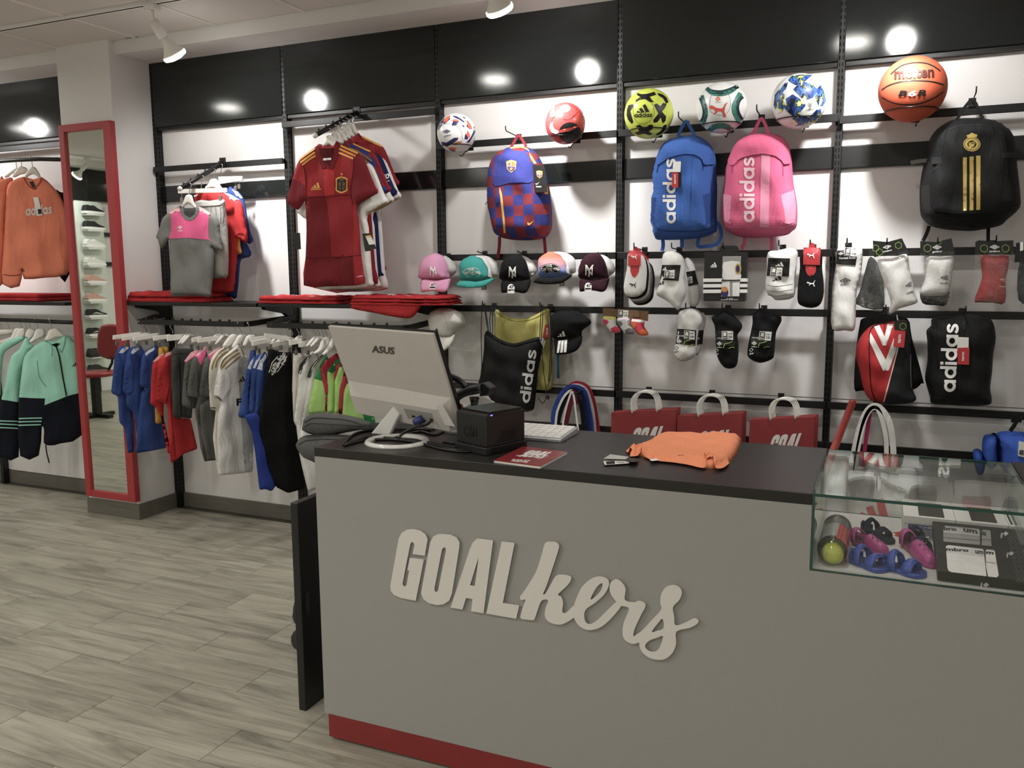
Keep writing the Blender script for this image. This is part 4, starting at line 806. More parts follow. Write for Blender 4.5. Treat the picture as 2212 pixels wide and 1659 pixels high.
for p in (cH(1503, 996, 1530, 991, 1508, 1116, 1486, 1118), cH(1534, 993, 1560, 989, 1545, 1113, 1520, 1115), cH(1565, 989, 1592, 985, 1582, 1110, 1555, 1112)): decal('stripe', b, p, INK_W, t, e=.004)
for i, (x, y) in enumerate(((700, 95), (1100, 95), (1480, 105), (1900, 110), (330, 120))): hook(*cH(x, y+8)[0], 'peg hook behind the %s cap' % ('teal', 'black monogram', 'sunset', 'maroon', 'pink')[i], out=.09, tip=.012)
# ------------------------------------------------------------------ drawstring bags
YB_ = fab('yellow_nylon', (186, 178, 92), rough=.5); BKN = fab('black_nylon_bag', (22, 23, 24), rough=.6)
SIL = mat('print_silver', (205, 206, 204), .45); CORD = mat('cord_black', (14, 14, 15), .7)
t = thing('drawstring_bag', 'yellow drawstring bag behind the black one', 'bag')
c = Cloth('bag_body', cH(880, 680, 960, 738, 1060, 770, 1150, 775, 1250, 750, 1340, 702, 1412, 670, 1425, 760, 1436, 1000, 1450, 1300, 1440, 1450, 1398, 1490, 1290, 1482, 1100, 1470, 950, 1400, 890, 1200, 862, 920, 868, 800), S(4.05), YB_, t, .03, .05, .016, .02, wr(.004, .004, .003, 45, 30))
for p, w_ in ((cH(890, 690, 960, 748, 1060, 785, 1150, 788, 1250, 764, 1340, 716, 1410, 684), 5),): strap('drawstring_hem', c, p, w_, YB_, t, .004)
for p in (cH(1420, 690, 1440, 1000, 1430, 1300, 1400, 1450), cH(1440, 740, 1425, 1100, 1405, 1400)): strap('cord', S(4.0), p, 2.2, CORD, t, .004)
decal('care_label', c, cH(1412, 760, 1420, 760, 1428, 920, 1418, 920), CARD_W, t); ticket(c, cH(1372, 832, 1400, 835, 1416, 968, 1345, 965), CARD_R, t, .02, .002, 'term', INK_W, cH(1398, 940)[0], cH(1402, 870)[0], cH(1376, 938)[0])
t = thing('drawstring_bag', 'black drawstring bag with large pale sideways lettering', 'bag')
c = Cloth('bag_body', cH(790, 895, 830, 915, 920, 980, 1050, 1022, 1180, 992, 1300, 958, 1345, 985, 1345, 1090, 1300, 1300, 1272, 1600, 1240, 1690, 1100, 1700, 900, 1660, 800, 1535, 708, 1430, 730, 1330, 760, 1100, 765, 950), S(3.98), BKN, t, .04, .06, .016, .02, wr(.005, .004, .004, 40, 26))
strap('drawstring_hem', c, cH(785, 905, 920, 992, 1050, 1034, 1180, 1004, 1325, 968), 5, BKN, t, .006)
text(c, '@didas', cH(1220, 1620)[0], cH(1291, 1090)[0], cH(1108, 1606)[0], SIL, t, e=.003)
for p in (cH(745, 620, 735, 900, 740, 1250, 715, 1420), cH(760, 625, 780, 760, 800, 900), cH(770, 622, 790, 760, 812, 905), cH(840, 640, 820, 780, 830, 920), cH(850, 640, 848, 780, 850, 925), cH(1335, 630, 1325, 800, 1318, 955), cH(1350, 640, 1345, 800, 1330, 1000), cH(1340, 1080, 1355, 1300, 1385, 1520, 1350, 1620, 1300, 1560)): strap('cord', S(3.955), p, 2, CORD, t, .004)
decal('stopper', S(3.95), ell(*cH(1400, 1560)[0], 3.5, 5), CORD, t, thick=.008)
for p in (cH(1325, 965, 1345, 960, 1372, 1010, 1352, 1060), cH(1350, 1000, 1375, 1000, 1352, 1080)): decal('webbing_print', c, p, SIL, t, e=.004)
hook(*cH(745, 612)[0], 'left peg hook holding the drawstring bags', out=.15); hook(*cH(1318, 622)[0], 'right peg hook holding the drawstring bags', out=.15)
t = thing('cord_bundle', 'bright blue cords hanging under the black cap', 'cord')
for k in range(4): MB().tube([at(*cH(1488+k*7, 1120)[0], 4.04), at(*cH(1492+k*6, 1250)[0], 4.03), at(*cH(1492+k*6, 1370)[0], 4.04)], .0018, 6).build('cord', mat('cord_blue', (30, 110, 160), .6), t, True)
# ------------------------------------------------------------------ socks
SW = fab('sock_white', (236, 235, 232), bscale=900, bump=.4); SK = fab('sock_black', (22, 22, 24), bscale=900, bump=.4); SG = fab('sock_grey', (128, 126, 124), bscale=900); SR = fab('sock_red', (176, 38, 46), bscale=900, bump=.4)
PBAG = glass('clear_plastic_bag', mix=.06, rough=.08, crinkle=1)
GREEN_L = mat('print_lime', (150, 190, 70), .5)
def price(c, p, t, e=.006, k=1):
    "white shop sticker: black block with the shop word, then the price"
    decal('price_sticker', c, p, CARD_W, t, e=e, thick=.001)
    bl, br, tl = p[3], p[2], p[0]
    decal('sticker_print', c, quad(bl, br, tl, .06, .06, .48, .94), INK_K, t, e=e+.002)
    decal('sticker_print', c, logo(*[quad(bl, br, tl, .12, .40, .42, .86)[i] for i in (0, 1, 3)], [L[0] for L in GOAL]), CARD_W, t, e=e+.003, res=3)
    text(c, 'kers', *[quad(bl, br, tl, .12, .14, .42, .34)[i] for i in (0, 1, 3)], CARD_W, t, 'sticker_print', e=e+.003)
    text(c, '5,90', *[quad(bl, br, tl, .58, .18, .92, .46)[i] for i in (0, 1, 3)], INK_K, t, 'sticker_print', e=e+.003); text(c, 'PVP', *[quad(bl, br, tl, .56, .62, .90, .78)[i] for i in (0, 1, 3)], INK_K, t, 'sticker_print', e=e+.003)
HEX = lambda cx, cy, r: [[(cx+r*math.sin(a*math.pi/3), cy-r*math.cos(a*math.pi/3)) for a in range(6)], [(cx+r*.88*math.sin(a*math.pi/3), cy-r*.88*math.cos(a*math.pi/3)) for a in range(6)]]
def noshow(i, n, label, base, cols, Y0):
    cl, mk = cols
    o = lambda *p: [(x+i*4.2, y+i*4.4) for x, y in base(*p)]
    t = thing('sock_pack', label, 'socks'); sh = S(Y0+i*.030)
    c = Cloth('socks', o(325, 165, 380, 155, 440, 165, 478, 200, 500, 300, 494, 420, 480, 500, 425, 550, 345, 560, 298, 532, 285, 470, 300, 380, 318, 280), sh, cl, t, .016, .03, .010, .006)
    decal('backing_card', c, o(345, 268, 432, 268, 424, 330, 400, 372, 382, 382, 362, 365, 348, 325), CARD_R, t, e=.001)
    decal('header_card', c, o(328, 135, 445, 125, 442, 270, 325, 272), CARD_R, t, e=.004, thick=.001)
    q = o(355, 215, 412, 212, 352, 172); decal('logo', c, logo(*q, CAT), INK_W, t, e=.007, res=3)
    q = o(340, 475, 404, 474, 340, 424); decal('logo', c, logo(*q, CAT), mk, t, e=.002, res=3)
    decal('hang_loop', c, o(372, 135, 376, 100, 400, 95, 420, 110, 424, 130), CARD_R, t, e=.003, thick=.001)
for i, (n, cl, mk) in reversed(list(enumerate((('white', SW, INK_K), ('black', SK, INK_W), ('white', SW, INK_K), ('grey', SG, INK_K), ('black', SK, INK_W))))):
    noshow(i, n, '%s no-show socks on a red card, %s of the five packs on the hook' % (n, ('front', 'second', 'middle', 'fourth', 'rearmost')[i]), cK, (cl, mk), 3.90)
hook(*cK(380, 72)[0], 'peg hook holding five no-show sock packs', out=.20)
noshow(1, 'white', 'white no-show socks half hidden behind the black pack', T(1280+1626*.23508, 510+6*.23508, .23508), (SW, INK_K), 3.93)
def noshow2():
    o = cK; t = thing('sock_pack', 'black no-show socks with a white cat, on a red card at the right', 'socks')
    c = Cloth('socks', o(1905, 180, 1945, 130, 2020, 115, 2092, 130, 2112, 200, 2110, 300, 2125, 430, 2120, 560, 2080, 640, 2000, 660, 1920, 640, 1885, 600, 1885, 480, 1895, 380, 1906, 280), S(3.92), SK, t, .02, .035, .010, .008)
    decal('backing_card', c, o(1955, 270, 2055, 275, 2050, 330, 2030, 360, 2000, 370, 1975, 355, 1960, 320), CARD_R, t, e=.001); decal('header_card', c, o(1938, 105, 2097, 108, 2088, 266, 1935, 262), CARD_R, t, e=.004, thick=.001)
    decal('hang_loop', c, o(1985, 108, 1990, 70, 2005, 58, 2040, 70, 2048, 108), CARD_R, t, e=.003, thick=.001)
    q = o(1972, 205, 2048, 203, 1970, 152); decal('logo', c, logo(*q, CAT), INK_W, t, e=.007, res=3); q = o(1970, 466, 2052, 464, 1968, 410); decal('logo', c, logo(*q, CAT), INK_W, t, e=.002, res=3)
noshow2(); hook(*cK(2000, 45)[0], 'peg hook holding the black no-show socks')
def socks(label, outline, m, Y, band=None, stick=None, depth=.03, bars=None, dia=None, extra=None, ts=()):
    t = thing('sock_pack', label, 'socks'); c = Cloth('socks', outline, S(Y), m, t, depth, .04, .010, .01, wr(.003, .003, .002, 60, 45))
    if band: decal('paper_band', c, band, CARD_K, t, e=.002, thick=.002)
    if bars: decal('logo', c, logo(*bars[:3], BARS), bars[3], t, e=.006, res=3)
    if dia: decal('logo', c, logo(*dia[:3], DIAMOND), dia[3], t, e=.006, res=3)
    if stick: price(c, stick, t)
    for b_, q, m_ in ts: text(c, b_, *q, m_, t, e=.006)
    return t, c
socks('white ankle socks half hidden behind the front banded pack', cK(850, 205, 900, 215, 930, 260, 952, 330, 975, 440, 985, 560, 962, 640, 900, 640, 870, 560, 855, 400), SW, 4.02, cK(860, 330, 940, 315, 974, 440, 882, 460), cK(868, 378, 915, 370, 920, 430, 874, 436))
t, c = socks('white ankle socks in a black paper band, second hook from left', cK(640, 200, 660, 152, 710, 135, 770, 146, 830, 190, 852, 270, 856, 330, 850, 400, 866, 480, 856, 550, 830, 600, 790, 682, 740, 642, 680, 592, 600, 550, 585, 510, 610, 450, 625, 400, 630, 330), SW, 3.93, cK(640, 265, 812, 265, 792, 410, 622, 402), cK(665, 318, 756, 310, 751, 390, 655, 385), .045, [*cK(642, 315, 682, 315, 642, 283), INK_W])
decal('logo', c, logo(*cK(600, 452, 655, 440, 615, 418), BARS), INK_K, t, res=3)
hook(*cK(725, 72)[0], 'peg hook holding the banded white ankle socks')
t, c = socks('folded white crew socks in a black band beside the gift box', cK(1610, 152, 1700, 130, 1800, 110, 1850, 116, 1886, 150, 1880, 250, 1862, 400, 1850, 560, 1700, 590, 1650, 560, 1602, 520, 1588, 440, 1600, 300), SW, 3.95, cK(1615, 200, 1815, 205, 1805, 370, 1600, 365), cK(1640, 286, 1745, 290, 1740, 368, 1630, 365), .05, [*cK(1680, 276, 1756, 278, 1684, 236), INK_W])
decal('logo', c, logo(*cK(1650, 415, 1738, 400, 1655, 368), BARS), INK_K, t, res=3); hook(*cK(1712, 48)[0], 'peg hook holding the folded white crew socks')
for y in (450, 500, 540): strap('fold', c, cK(1605, y, 1700, y+12, 1840, y-10), 1.2, SG, t, .001)
# gift box
t = thing('sock_gift_box', 'black hanging gift box with three white stripes and a clear window', 'box'); f = S(3.93); k = at(*cK(1040, 150)[0], 3.93); r_ = at(*cK(1410, 600)[0], 3.93)
x0, x1, z0, z1 = k.x, at(*cK(1412, 300)[0], 3.93).x, r_.z, k.z
bx('box', x0-.006, x1, 3.932, 3.985, z0, z1, CARD_K, t, .002); flat('hang_tab', S(3.955), cm2(cK(1172, 142, 1175, 95, 1200, 88, 1300, 88, 1332, 95, 1336, 142), 2), CARD_K, t, thick=.002)
for y in (390, 441, 492): flat('stripe', f, cK(1016, y, 1412, y-3, 1411, y+29, 1015, y+32), INK_W, t); MB().box(x1, x1+.0006, 3.934, 3.985, at(*cK(1410, y+30)[0], 3.93).z, at(*cK(1410, y)[0], 3.93).z).build('stripe', INK_W, t)
flat('window', f, cK(1196, 185, 1366, 183, 1350, 556, 1182, 556), mat('box_inner_grey', (150, 150, 148), .6), t, e=.0016)
flat('garment', f, cm2(cK(1205, 240, 1350, 235, 1358, 330, 1356, 398, 1205, 398, 1198, 320), 2), SW, t, e=.003); flat('garment', f, cK(1190, 430, 1260, 415, 1262, 552, 1185, 552), SW, t, e=.003); flat('garment', f, cK(1285, 428, 1352, 425, 1348, 552, 1285, 552), SW, t, e=.003)
flat('crest', f, ell(*cK(1338, 300)[0], 7, 12), INK_GOLD, t, e=.004); flat('crest', f, ell(*cK(1335, 300)[0], 4, 8), INK_NAVY, t, e=.005); flat('crest', f, ell(*cK(1215, 522)[0], 8, 10), INK_NAVY, t, e=.004); flat('crest', f, ell(*cK(1212, 490)[0], 7, 6), mat('print_ochre', (205, 140, 60), .45), t, e=.005)
flat('window_bar', f, cK(1184, 402, 1358, 400, 1358, 410, 1184, 412), CARD_K, t, e=.005); flat('logo', f, logo(*cK(1085, 280, 1142, 280, 1085, 240), BARS), INK_W, t, e=.002); text(f, '@sport', *cK(1085, 290, 1140, 290, 1085, 270), INK_W, t, e=.003)
bars(f, *cK(1230, 577, 1300, 576, 1230, 571), INK_W, t, 3); bars(f, *cK(1180, 589, 1345, 587, 1180, 582), INK_W, t, 7); hook(*cK(1197, 70)[0], 'peg hook holding the black gift box')
# baby socks on a card
t = thing('baby_socks_card', 'three tiny bright socks on a brown card', 'socks'); f = S(4.03); flat('card', f, cK(95, 660, 515, 690, 510, 782, 440, 770, 95, 732), mat('card_brown', (132, 98, 62), .7), t, thick=.003); price(f, cK(235, 678, 330, 684, 326, 756, 232, 750), t, .005)
text(f, 'Reebok', *cK(375, 755, 440, 758, 375, 735), INK_K, t, e=.006)
for cols, dx, dy in (((SW, (224, 52, 88), (228, 220, 90)), 0, 0), ((SW, (118, 118, 116), (222, 200, 220)), 130, 14), ((fab('sock_coral', (232, 60, 82)), (240, 110, 50), (240, 236, 230)), 258, 26)):
    o = lambda *p: [(x+dx*.23508, y+dy*.23508) for x, y in cK(*p)]
    c = Cloth('sock', o(105, 735, 212, 745, 216, 800, 235, 835, 255, 862, 245, 886, 175, 886, 150, 860, 120, 822, 96, 785, 95, 755), S(4.02), cols[0], t, .014, .02, .008, .006)
    decal('toe', c, o(165, 850, 205, 828, 240, 838, 255, 862, 245, 886, 175, 886), fab('toe_%d' % cols[1][0], cols[1]), t, e=.001, res=3); decal('heel', c, o(95, 762, 130, 768, 148, 790, 122, 822, 98, 788), fab('toe_%d' % cols[1][0], cols[1]), t, e=.001, res=3); decal('cuff', c, o(103, 735, 212, 745, 213, 770, 100, 758), fab('cuff_%d' % cols[2][0], cols[2]), t, e=.001, res=3)
# second row of banded socks
def banded(label, out, m, band, st, lo, ink, hk):
    t, c = socks(label, out, m, 3.97, band, st, .04)
    x, y = lo; decal('logo', c, logo(*cK(x-25, y+22, x+25, y+26, x-25, y-18), DIAMOND), INK_W, t, e=.006, res=3); text(c, 'umbro', *cK(x-24, y+40, x+22, y+43, x-24, y+28), INK_W, t, e=.006)
    strap('band_print', c, cK(x+35, y+45, x+50, y+5, x+95, y-5, x+120, y-20), 1.6, GREEN_L, t, .0005, .006, 1); strap('band_print', c, cK(x+85, y+48, x+115, y+35, x+140, y+38), 1.4, GREEN_L, t, .0005, .006, 1); text(c, '3 PACK LINER', *cK(x-20, y-42, x+40, y-38, x-20, y-54), INK_W, t, e=.006)
    decal('logo', c, logo(*cK(x-50, y+88, x-8, y+82, x-45, y+50), [DIAMOND[0]]), ink, t, e=.002, res=3); text(c, 'bro', *cK(x-42, y+112, x-8, y+104, x-40, y+92), ink, t, e=.002); hook(*cK(*hk)[0], 'peg hook holding the '+label.split(' in ')[0]+(' at the '+('left' if hk[0] < 1300 else 'right') if m is SK else ''))
banded('white liner socks in a black and lime band', cK(788, 712, 830, 680, 900, 663, 970, 680, 1010, 730, 1012, 790, 980, 850, 968, 900, 958, 1000, 940, 1100, 870, 1146, 800, 1146, 756, 1100, 750, 1030, 765, 990, 780, 860), SW, cK(780, 850, 955, 866, 948, 1006, 765, 990), cK(842, 866, 941, 876, 938, 952, 840, 944), (797, 962), INK_K, (855, 625))
socks('second white liner pack, seen as an edge behind the first', cK(1000, 700, 1040, 740, 1035, 820, 1010, 900, 1000, 1000, 975, 1080, 950, 1080, 965, 900), SW, 4.04, cK(958, 868, 1022, 862, 1010, 992, 950, 1000), None, .02)
banded('black liner socks in a black and lime band, left of two', cK(1093, 750, 1150, 720, 1200, 688, 1250, 700, 1310, 740, 1368, 800, 1372, 850, 1332, 910, 1342, 1000, 1335, 1150, 1302, 1210, 1220, 1212, 1160, 1142, 1135, 1050, 1130, 900, 1120, 820), SK, cK(1128, 868, 1308, 876, 1310, 1012, 1130, 1000), cK(1188, 872, 1292, 873, 1292, 954, 1188, 950), (1165, 985), INK_W, (1190, 625))
banded('black liner socks in a black and lime band, right of two', cK(1475, 720, 1550, 663, 1640, 680, 1720, 720, 1736, 780, 1692, 870, 1680, 950, 1670, 1080, 1650, 1130, 1540, 1166, 1440, 1122, 1423, 1050, 1455, 880, 1470, 800), SK, cK(1462, 862, 1650, 880, 1640, 1020, 1450, 1002), cK(1535, 874, 1648, 880, 1636, 962, 1525, 952), (1485, 980), INK_W, (1533, 628))
# long socks and bagged socks, right bay
t = thing('sock_pack', 'long white football socks with a black card, left of the bagged ones', 'socks'); c = Cloth('socks', cL(205, 155, 390, 150, 430, 185, 412, 400, 378, 520, 368, 700, 356, 880, 270, 886, 155, 872, 150, 640, 165, 450, 190, 300), S(3.98), SW, t, .03, .04, .012, .01, wr(.003, .002, .002, 50, 35))
decal('header_card', c, cL(195, 172, 388, 150, 366, 302, 190, 292), CARD_K, t, e=.003, thick=.001); price(c, cL(265, 142, 386, 146, 380, 226, 262, 218), t, .006); decal('logo', c, logo(*cL(222, 466, 326, 462, 222, 418), DIAMOND), INK_K, t, res=4); text(c, 'umbro', *cL(232, 484, 305, 478, 232, 466), INK_K, t)
decal('logo', c, logo(*cL(205, 215, 258, 212, 205, 188), DIAMOND), INK_W, t, e=.006, res=3); text(c, 'Football Socks', *cL(220, 248, 365, 244, 220, 230), INK_W, t, e=.006); hook(*cL(290, 70)[0], 'peg hook holding the long white football socks')
HALFD = [[(0, .5), (.5, 1), (.62, .88), (.62, .74), (.5, .86), (.13, .5), (.5, .14), (.62, .26), (.62, .12), (.5, 0)], [(.24, .5), (.5, .75), (.62, .63), (.62, .48), (.5, .6), (.38, .5), (.5, .4), (.62, .52), (.62, .37), (.5, .25)]]
HALFD[1] = [(.24, .5), (.5, .75), (.62, .63), (.62, .49), (.5, .61), (.39, .5), (.5, .39), (.62, .47), (.62, .37), (.5, .25)]
def bagged(label, card, bag, sock, m, Y, dia, word, cardlogo, hexes=(), mk=INK_K, hk=None):
    t = thing('bagged_socks', label, 'socks'); c = Cloth('socks', sock, S(Y), m, t, .028, .04, .012, .01, wr(.003, .003, .002, 60, 30)); sh = S(Y-.031)
    bg = flat('clear_bag', sh, bag, PBAG, t)
    if card:
        flat('header_card', sh, card, CARD_K, t, e=.001, thick=.001)
        flat('logo', sh, logo(*cardlogo, DIAMOND), INK_W, t, e=.004); bl, br, tl = cardlogo; text(sh, 'umbro', (bl[0], bl[1]+6), (br[0], br[1]+6), (bl[0], bl[1]+2), INK_W, t, e=.004)
        for h in hexes: flat('hexagon_print', sh, [HEX(*h)], GREEN_L, t, e=.004)
    if dia: decal('logo', c, logo(*dia, HALFD), mk, t, e=.001, res=3)
    if word: text(c, 'umbro'[:word[3]], *word[:3], mk, t, e=.001)
    if hk: hook(*hk, 'peg hook holding the '+label)
    return t
bagged('black bagged socks half hidden behind the tilted white ones', None, cL(490, 160, 600, 190, 640, 560, 600, 726, 370, 690, 360, 640, 440, 420), cL(500, 225, 590, 330, 622, 520, 600, 700, 370, 652, 402, 540, 452, 350), fab('sock_charcoal', (52, 53, 56)), 4.02, None, None, None); 
bagged('white bagged socks hung tilted', cL(520, 82, 650, 95, 780, 60, 832, 165, 530, 232), cL(530, 230, 832, 165, 962, 660, 655, 748, 560, 440), cL(565, 252, 690, 240, 822, 202, 850, 330, 900, 560, 916, 640, 760, 690, 660, 746, 682, 640, 640, 500, 600, 400), SW, 3.96, cL(808, 512, 905, 478, 805, 470), [*cL(825, 565, 885, 548, 822, 540), 3], cL(612, 165, 690, 148, 606, 128), [(*cL(545, 150)[0], 8), (*cL(580, 185)[0], 8), (*cL(750, 125)[0], 8)], hk=cL(648, 70)[0])
bagged('black bagged socks under the upright white ones', None, cL(955, 400, 1200, 400, 1200, 662, 950, 640), cL(962, 500, 1190, 500, 1182, 655, 1080, 660, 962, 640), SK, 4.03, None, None, None)
bagged('white bagged socks hung upright', cL(945, 86, 1090, 95, 1225, 60, 1252, 176, 945, 190), cL(945, 186, 1252, 178, 1226, 652, 930, 582), cL(1000, 240, 1120, 228, 1242, 232, 1232, 380, 1196, 545, 1080, 576, 942, 560, 985, 430), SW, 3.96, cL(1125, 435, 1240, 440, 1128, 390), [*cL(1122, 470, 1192, 472, 1122, 452), 3], cL(1055, 165, 1140, 160, 1052, 122), [(*cL(1010, 150)[0], 9), (*cL(1115, 100)[0], 5)], hk=cL(1103, 62)[0])
bagged('red bagged socks under a black header card', cS(390, 350, 450, 325, 700, 340, 1070, 325, 1078, 535, 385, 530), cS(385, 530, 1080, 532, 1012, 1466, 330, 1412), cS(490, 605, 740, 600, 985, 608, 962, 900, 930, 1000, 922, 1440, 700, 1442, 480, 1436, 370, 1412, 460, 1150, 510, 950), SR, 3.97, cS(815, 1060, 1000, 1085, 830, 985), [*cS(815, 1165, 925, 1170, 815, 1128), 3], cS(642, 485, 828, 485, 642, 402), [(*cS(545, 470)[0], 9), (*cS(930, 470)[0], 9)], mat('print_blush', (232, 160, 150), .5), hk=cS(770, 255)[0])
t = bagged('navy bagged socks cut off by the right edge', None, cS(1085, 400, 1500, 330, 1480, 1660, 1000, 1572, 1040, 1100), cS(1180, 720, 1450, 690, 1430, 1385, 1160, 1392), fab('sock_navy', (44, 52, 66)), 4.0, None, None, None); flat('header_card', S(3.965), cS(1120, 370, 1500, 320, 1500, 700, 1085, 720), CARD_K, t, thick=.001); flat('card_print', S(3.963), cS(1190, 360, 1250, 350, 1250, 500, 1190, 520), CARD_W, t, e=.004)
# ------------------------------------------------------------------ shoe bags
RDN = fab('red_nylon', (186, 28, 36)); DGN = fab('charcoal_nylon', (38, 40, 42)); WP = mat('print_offwhite', (226, 224, 220), .5)
t = thing('shoe_bag', 'red and black shoe bag with white chevrons', 'bag')
Cloth('back_section', cL(440, 775, 640, 760, 830, 780, 870, 950, 972, 1332, 955, 1362, 870, 1422, 600, 1440, 420, 1426, 355, 1412, 362, 1150, 400, 850), S(4.06), BK, t, .02, .05, .02, .02)
c = Cloth('body', cL(540, 832, 640, 815, 730, 800, 822, 800, 850, 900, 868, 1100, 880, 1300, 880, 1420, 910, 1500, 850, 1540, 700, 1552, 620, 1546, 500, 1510, 440, 1420, 400, 1250, 366, 1100, 395, 970, 470, 872), S(4.03), RDN, t, .10, .07, .010, .02, wr(.004, .003, .003, 45, 30), cuts=[cL(745, 1040, 800, 790, 850, 780, 900, 1100, 920, 1420, 940, 1520, 850, 1580, 700, 1580, 618, 1555)])
c.region(cL(745, 1040, 800, 790, 850, 780, 900, 1100, 920, 1420, 940, 1520, 850, 1580, 700, 1580, 618, 1555), DGN)
strap('white_piping', c, cL(748, 1035, 690, 1260, 618, 1526), 2.2, WP, t, .002, .001, 1); decal('chevron', c, cL(483, 968, 500, 905, 636, 1150, 708, 955, 738, 1045, 662, 1246, 612, 1248), WP, t, e=.002); decal('chevron', c, cL(532, 852, 578, 838, 626, 942, 652, 830, 706, 828, 640, 1022, 608, 1022), WP, t, e=.002)
strap('zip', c, cL(640, 818, 560, 832, 500, 880, 488, 1000, 492, 1250, 510, 1430, 560, 1530, 632, 1546), 1.8, BK, t, .002, .001); strap('zip', c, cL(860, 1100, 860, 1250, 866, 1400), 2, SG, t, .002)
flat('hang_tag', S(3.92), cL(715, 800, 828, 795, 825, 890, 712, 885), CARD_K, t, thick=.002); flat('hexagon_print', S(3.92), [HEX(*cL(790, 850)[0], 8)], GREEN_L, t, e=.004); flat('price_tag', S(3.915), cL(718, 890, 814, 892, 800, 1042, 704, 1030), CARD_R, t, thick=.002); text(S(3.915), 'term', cL(768, 1002)[0], cL(776, 925)[0], cL(740, 1000)[0], INK_W, t, 'tag_print', e=.004)
hook(*cL(638, 668)[0], 'peg hook holding the red and black shoe bag'); MB().tube([at(*cL(735, 752)[0], 3.95), at(*cL(745, 800)[0], 3.93)], .003, 6).build('zip_pull', CHROME, t, True)
t = thing('shoe_bag', 'black shoe bag with big white sideways lettering', 'bag')
c = Cloth('body', cL(1060, 772, 1250, 746, 1400, 740, 1520, 770, 1592, 802, 1622, 950, 1600, 1100, 1590, 1250, 1572, 1400, 1586, 1500, 1560, 1552, 1400, 1562, 1200, 1556, 1052, 1542, 1032, 1480, 1002, 1380, 988, 1300, 1010, 1150, 1008, 980, 1000, 890, 1042, 842), S(4.03), BK, t, .10, .08, .014, .02, wr(.004, .003, .003, 40, 30))
text(c, '@sport', cL(1262, 1440)[0], cL(1292, 828)[0], cL(1112, 1436)[0], INK_W, t, e=.003); strap('zip', c, cL(1335, 800, 1330, 900, 1305, 1100, 1298, 1300, 1298, 1500), 1.6, BKL, t, .002); strap('zip_pull', c, cL(1335, 800, 1338, 880), 4, BKL, t, .004, .002); strap('piping', c, cL(1040, 1480, 1200, 1500, 1400, 1500, 1575, 1470), 1.4, BKL, t, .003)
ticket(c, cL(1280, 945, 1380, 950, 1378, 1046, 1275, 1046), CARD_W, t, .012); ticket(c, cL(1281, 1042, 1386, 1040, 1383, 1195, 1281, 1190), CARD_R, t, .014, .002, 'term', INK_W, cL(1338, 1162)[0], cL(1342, 1080)[0], cL(1314, 1160)[0]); hook(*cL(1355, 680)[0], 'peg hook holding the black shoe bag')
# ------------------------------------------------------------------ lower rail: bags, straps, tube
KRAFT = mat('paper_bag_red', (146, 38, 40), .55, noise=.08, nscale=8, bump=.1, bscale=30); PAPERW = mat('paper_white', (226, 224, 218), .7)
def paper_bag(label, q, ang, Y, front, hand, goal):
    t = thing('paper_bag', label, 'bag'); sh = Sheet((at(*q[0], Y).x, Y, 0), ang)
    P = [sh.uv(*x) for x in q]; zt = (P[0][1]+P[1][1])/2; a, b = P[0][0], P[1][0]; zl = .985-.42
    m = MB(); m.prism([sh.P(a, P[0][1], 0), sh.P(b, P[1][1], 0), sh.P(b+.002, P[1][1]-.36, 0), sh.P(a-.002, P[0][1]-.36, 0)], -sh.N*.012); m.build('bag_body', KRAFT, t)
    for h in hand: MB().tube([sh.pt(*x, .003) for x in cm2(h, 3, False)], .0024, 7).build('handle', PAPERW, t, True)
    if goal: flat('lettering', sh, logo(*goal, [L if len(L) > 1 else L[0] for L in GOAL]), WP, t, e=.002)
def hnd(dx, dy, w=1): return [(x+dx*.30741, y+dy*.30741) for x, y in cN(605, 235, 600, 150, 632, 100, 685, 84, 740, 98, 770, 145, 778, 225)]
for (dx, dy, nm) in ((0, 0, 'leftmost stack'), (465, 25, 'middle stack'), (972, 50, 'right-hand stack')):
    o = lambda *p: [(x+dx*.30741, y+dy*.30741) for x, y in cN(*p)]
    for i in range(3, -1, -1):
        s_ = o(457+i*9, 232-i*4, 913+i*9, 212-i*6)
        paper_bag('dark red paper bag with white handles, %s of the %s' % (('front', 'second', 'third', 'rear')[i], nm), s_, (2, -2, 3, -1)[i], 3.86+i*.05, 0, [hnd(dx+i*11-4, dy-i*4), hnd(dx+i*11+2, dy-i*4+6)], o(566, 520, 792, 504, 604, 340) if i == 0 else None)
    hook(*[(x+dx*.30741, y+dy*.30741) for x, y in cN(640, 98)][0], 'peg hook holding the %s of paper bags' % nm, out=.22, tip=.01)
ST = {k: fab('strap_'+k, v) for k, v in dict(red=(170, 24, 56), blue=(34, 66, 150), white=(222, 220, 216), black=(22, 22, 24), maroon=(104, 22, 42), navy=(24, 34, 84)).items()}
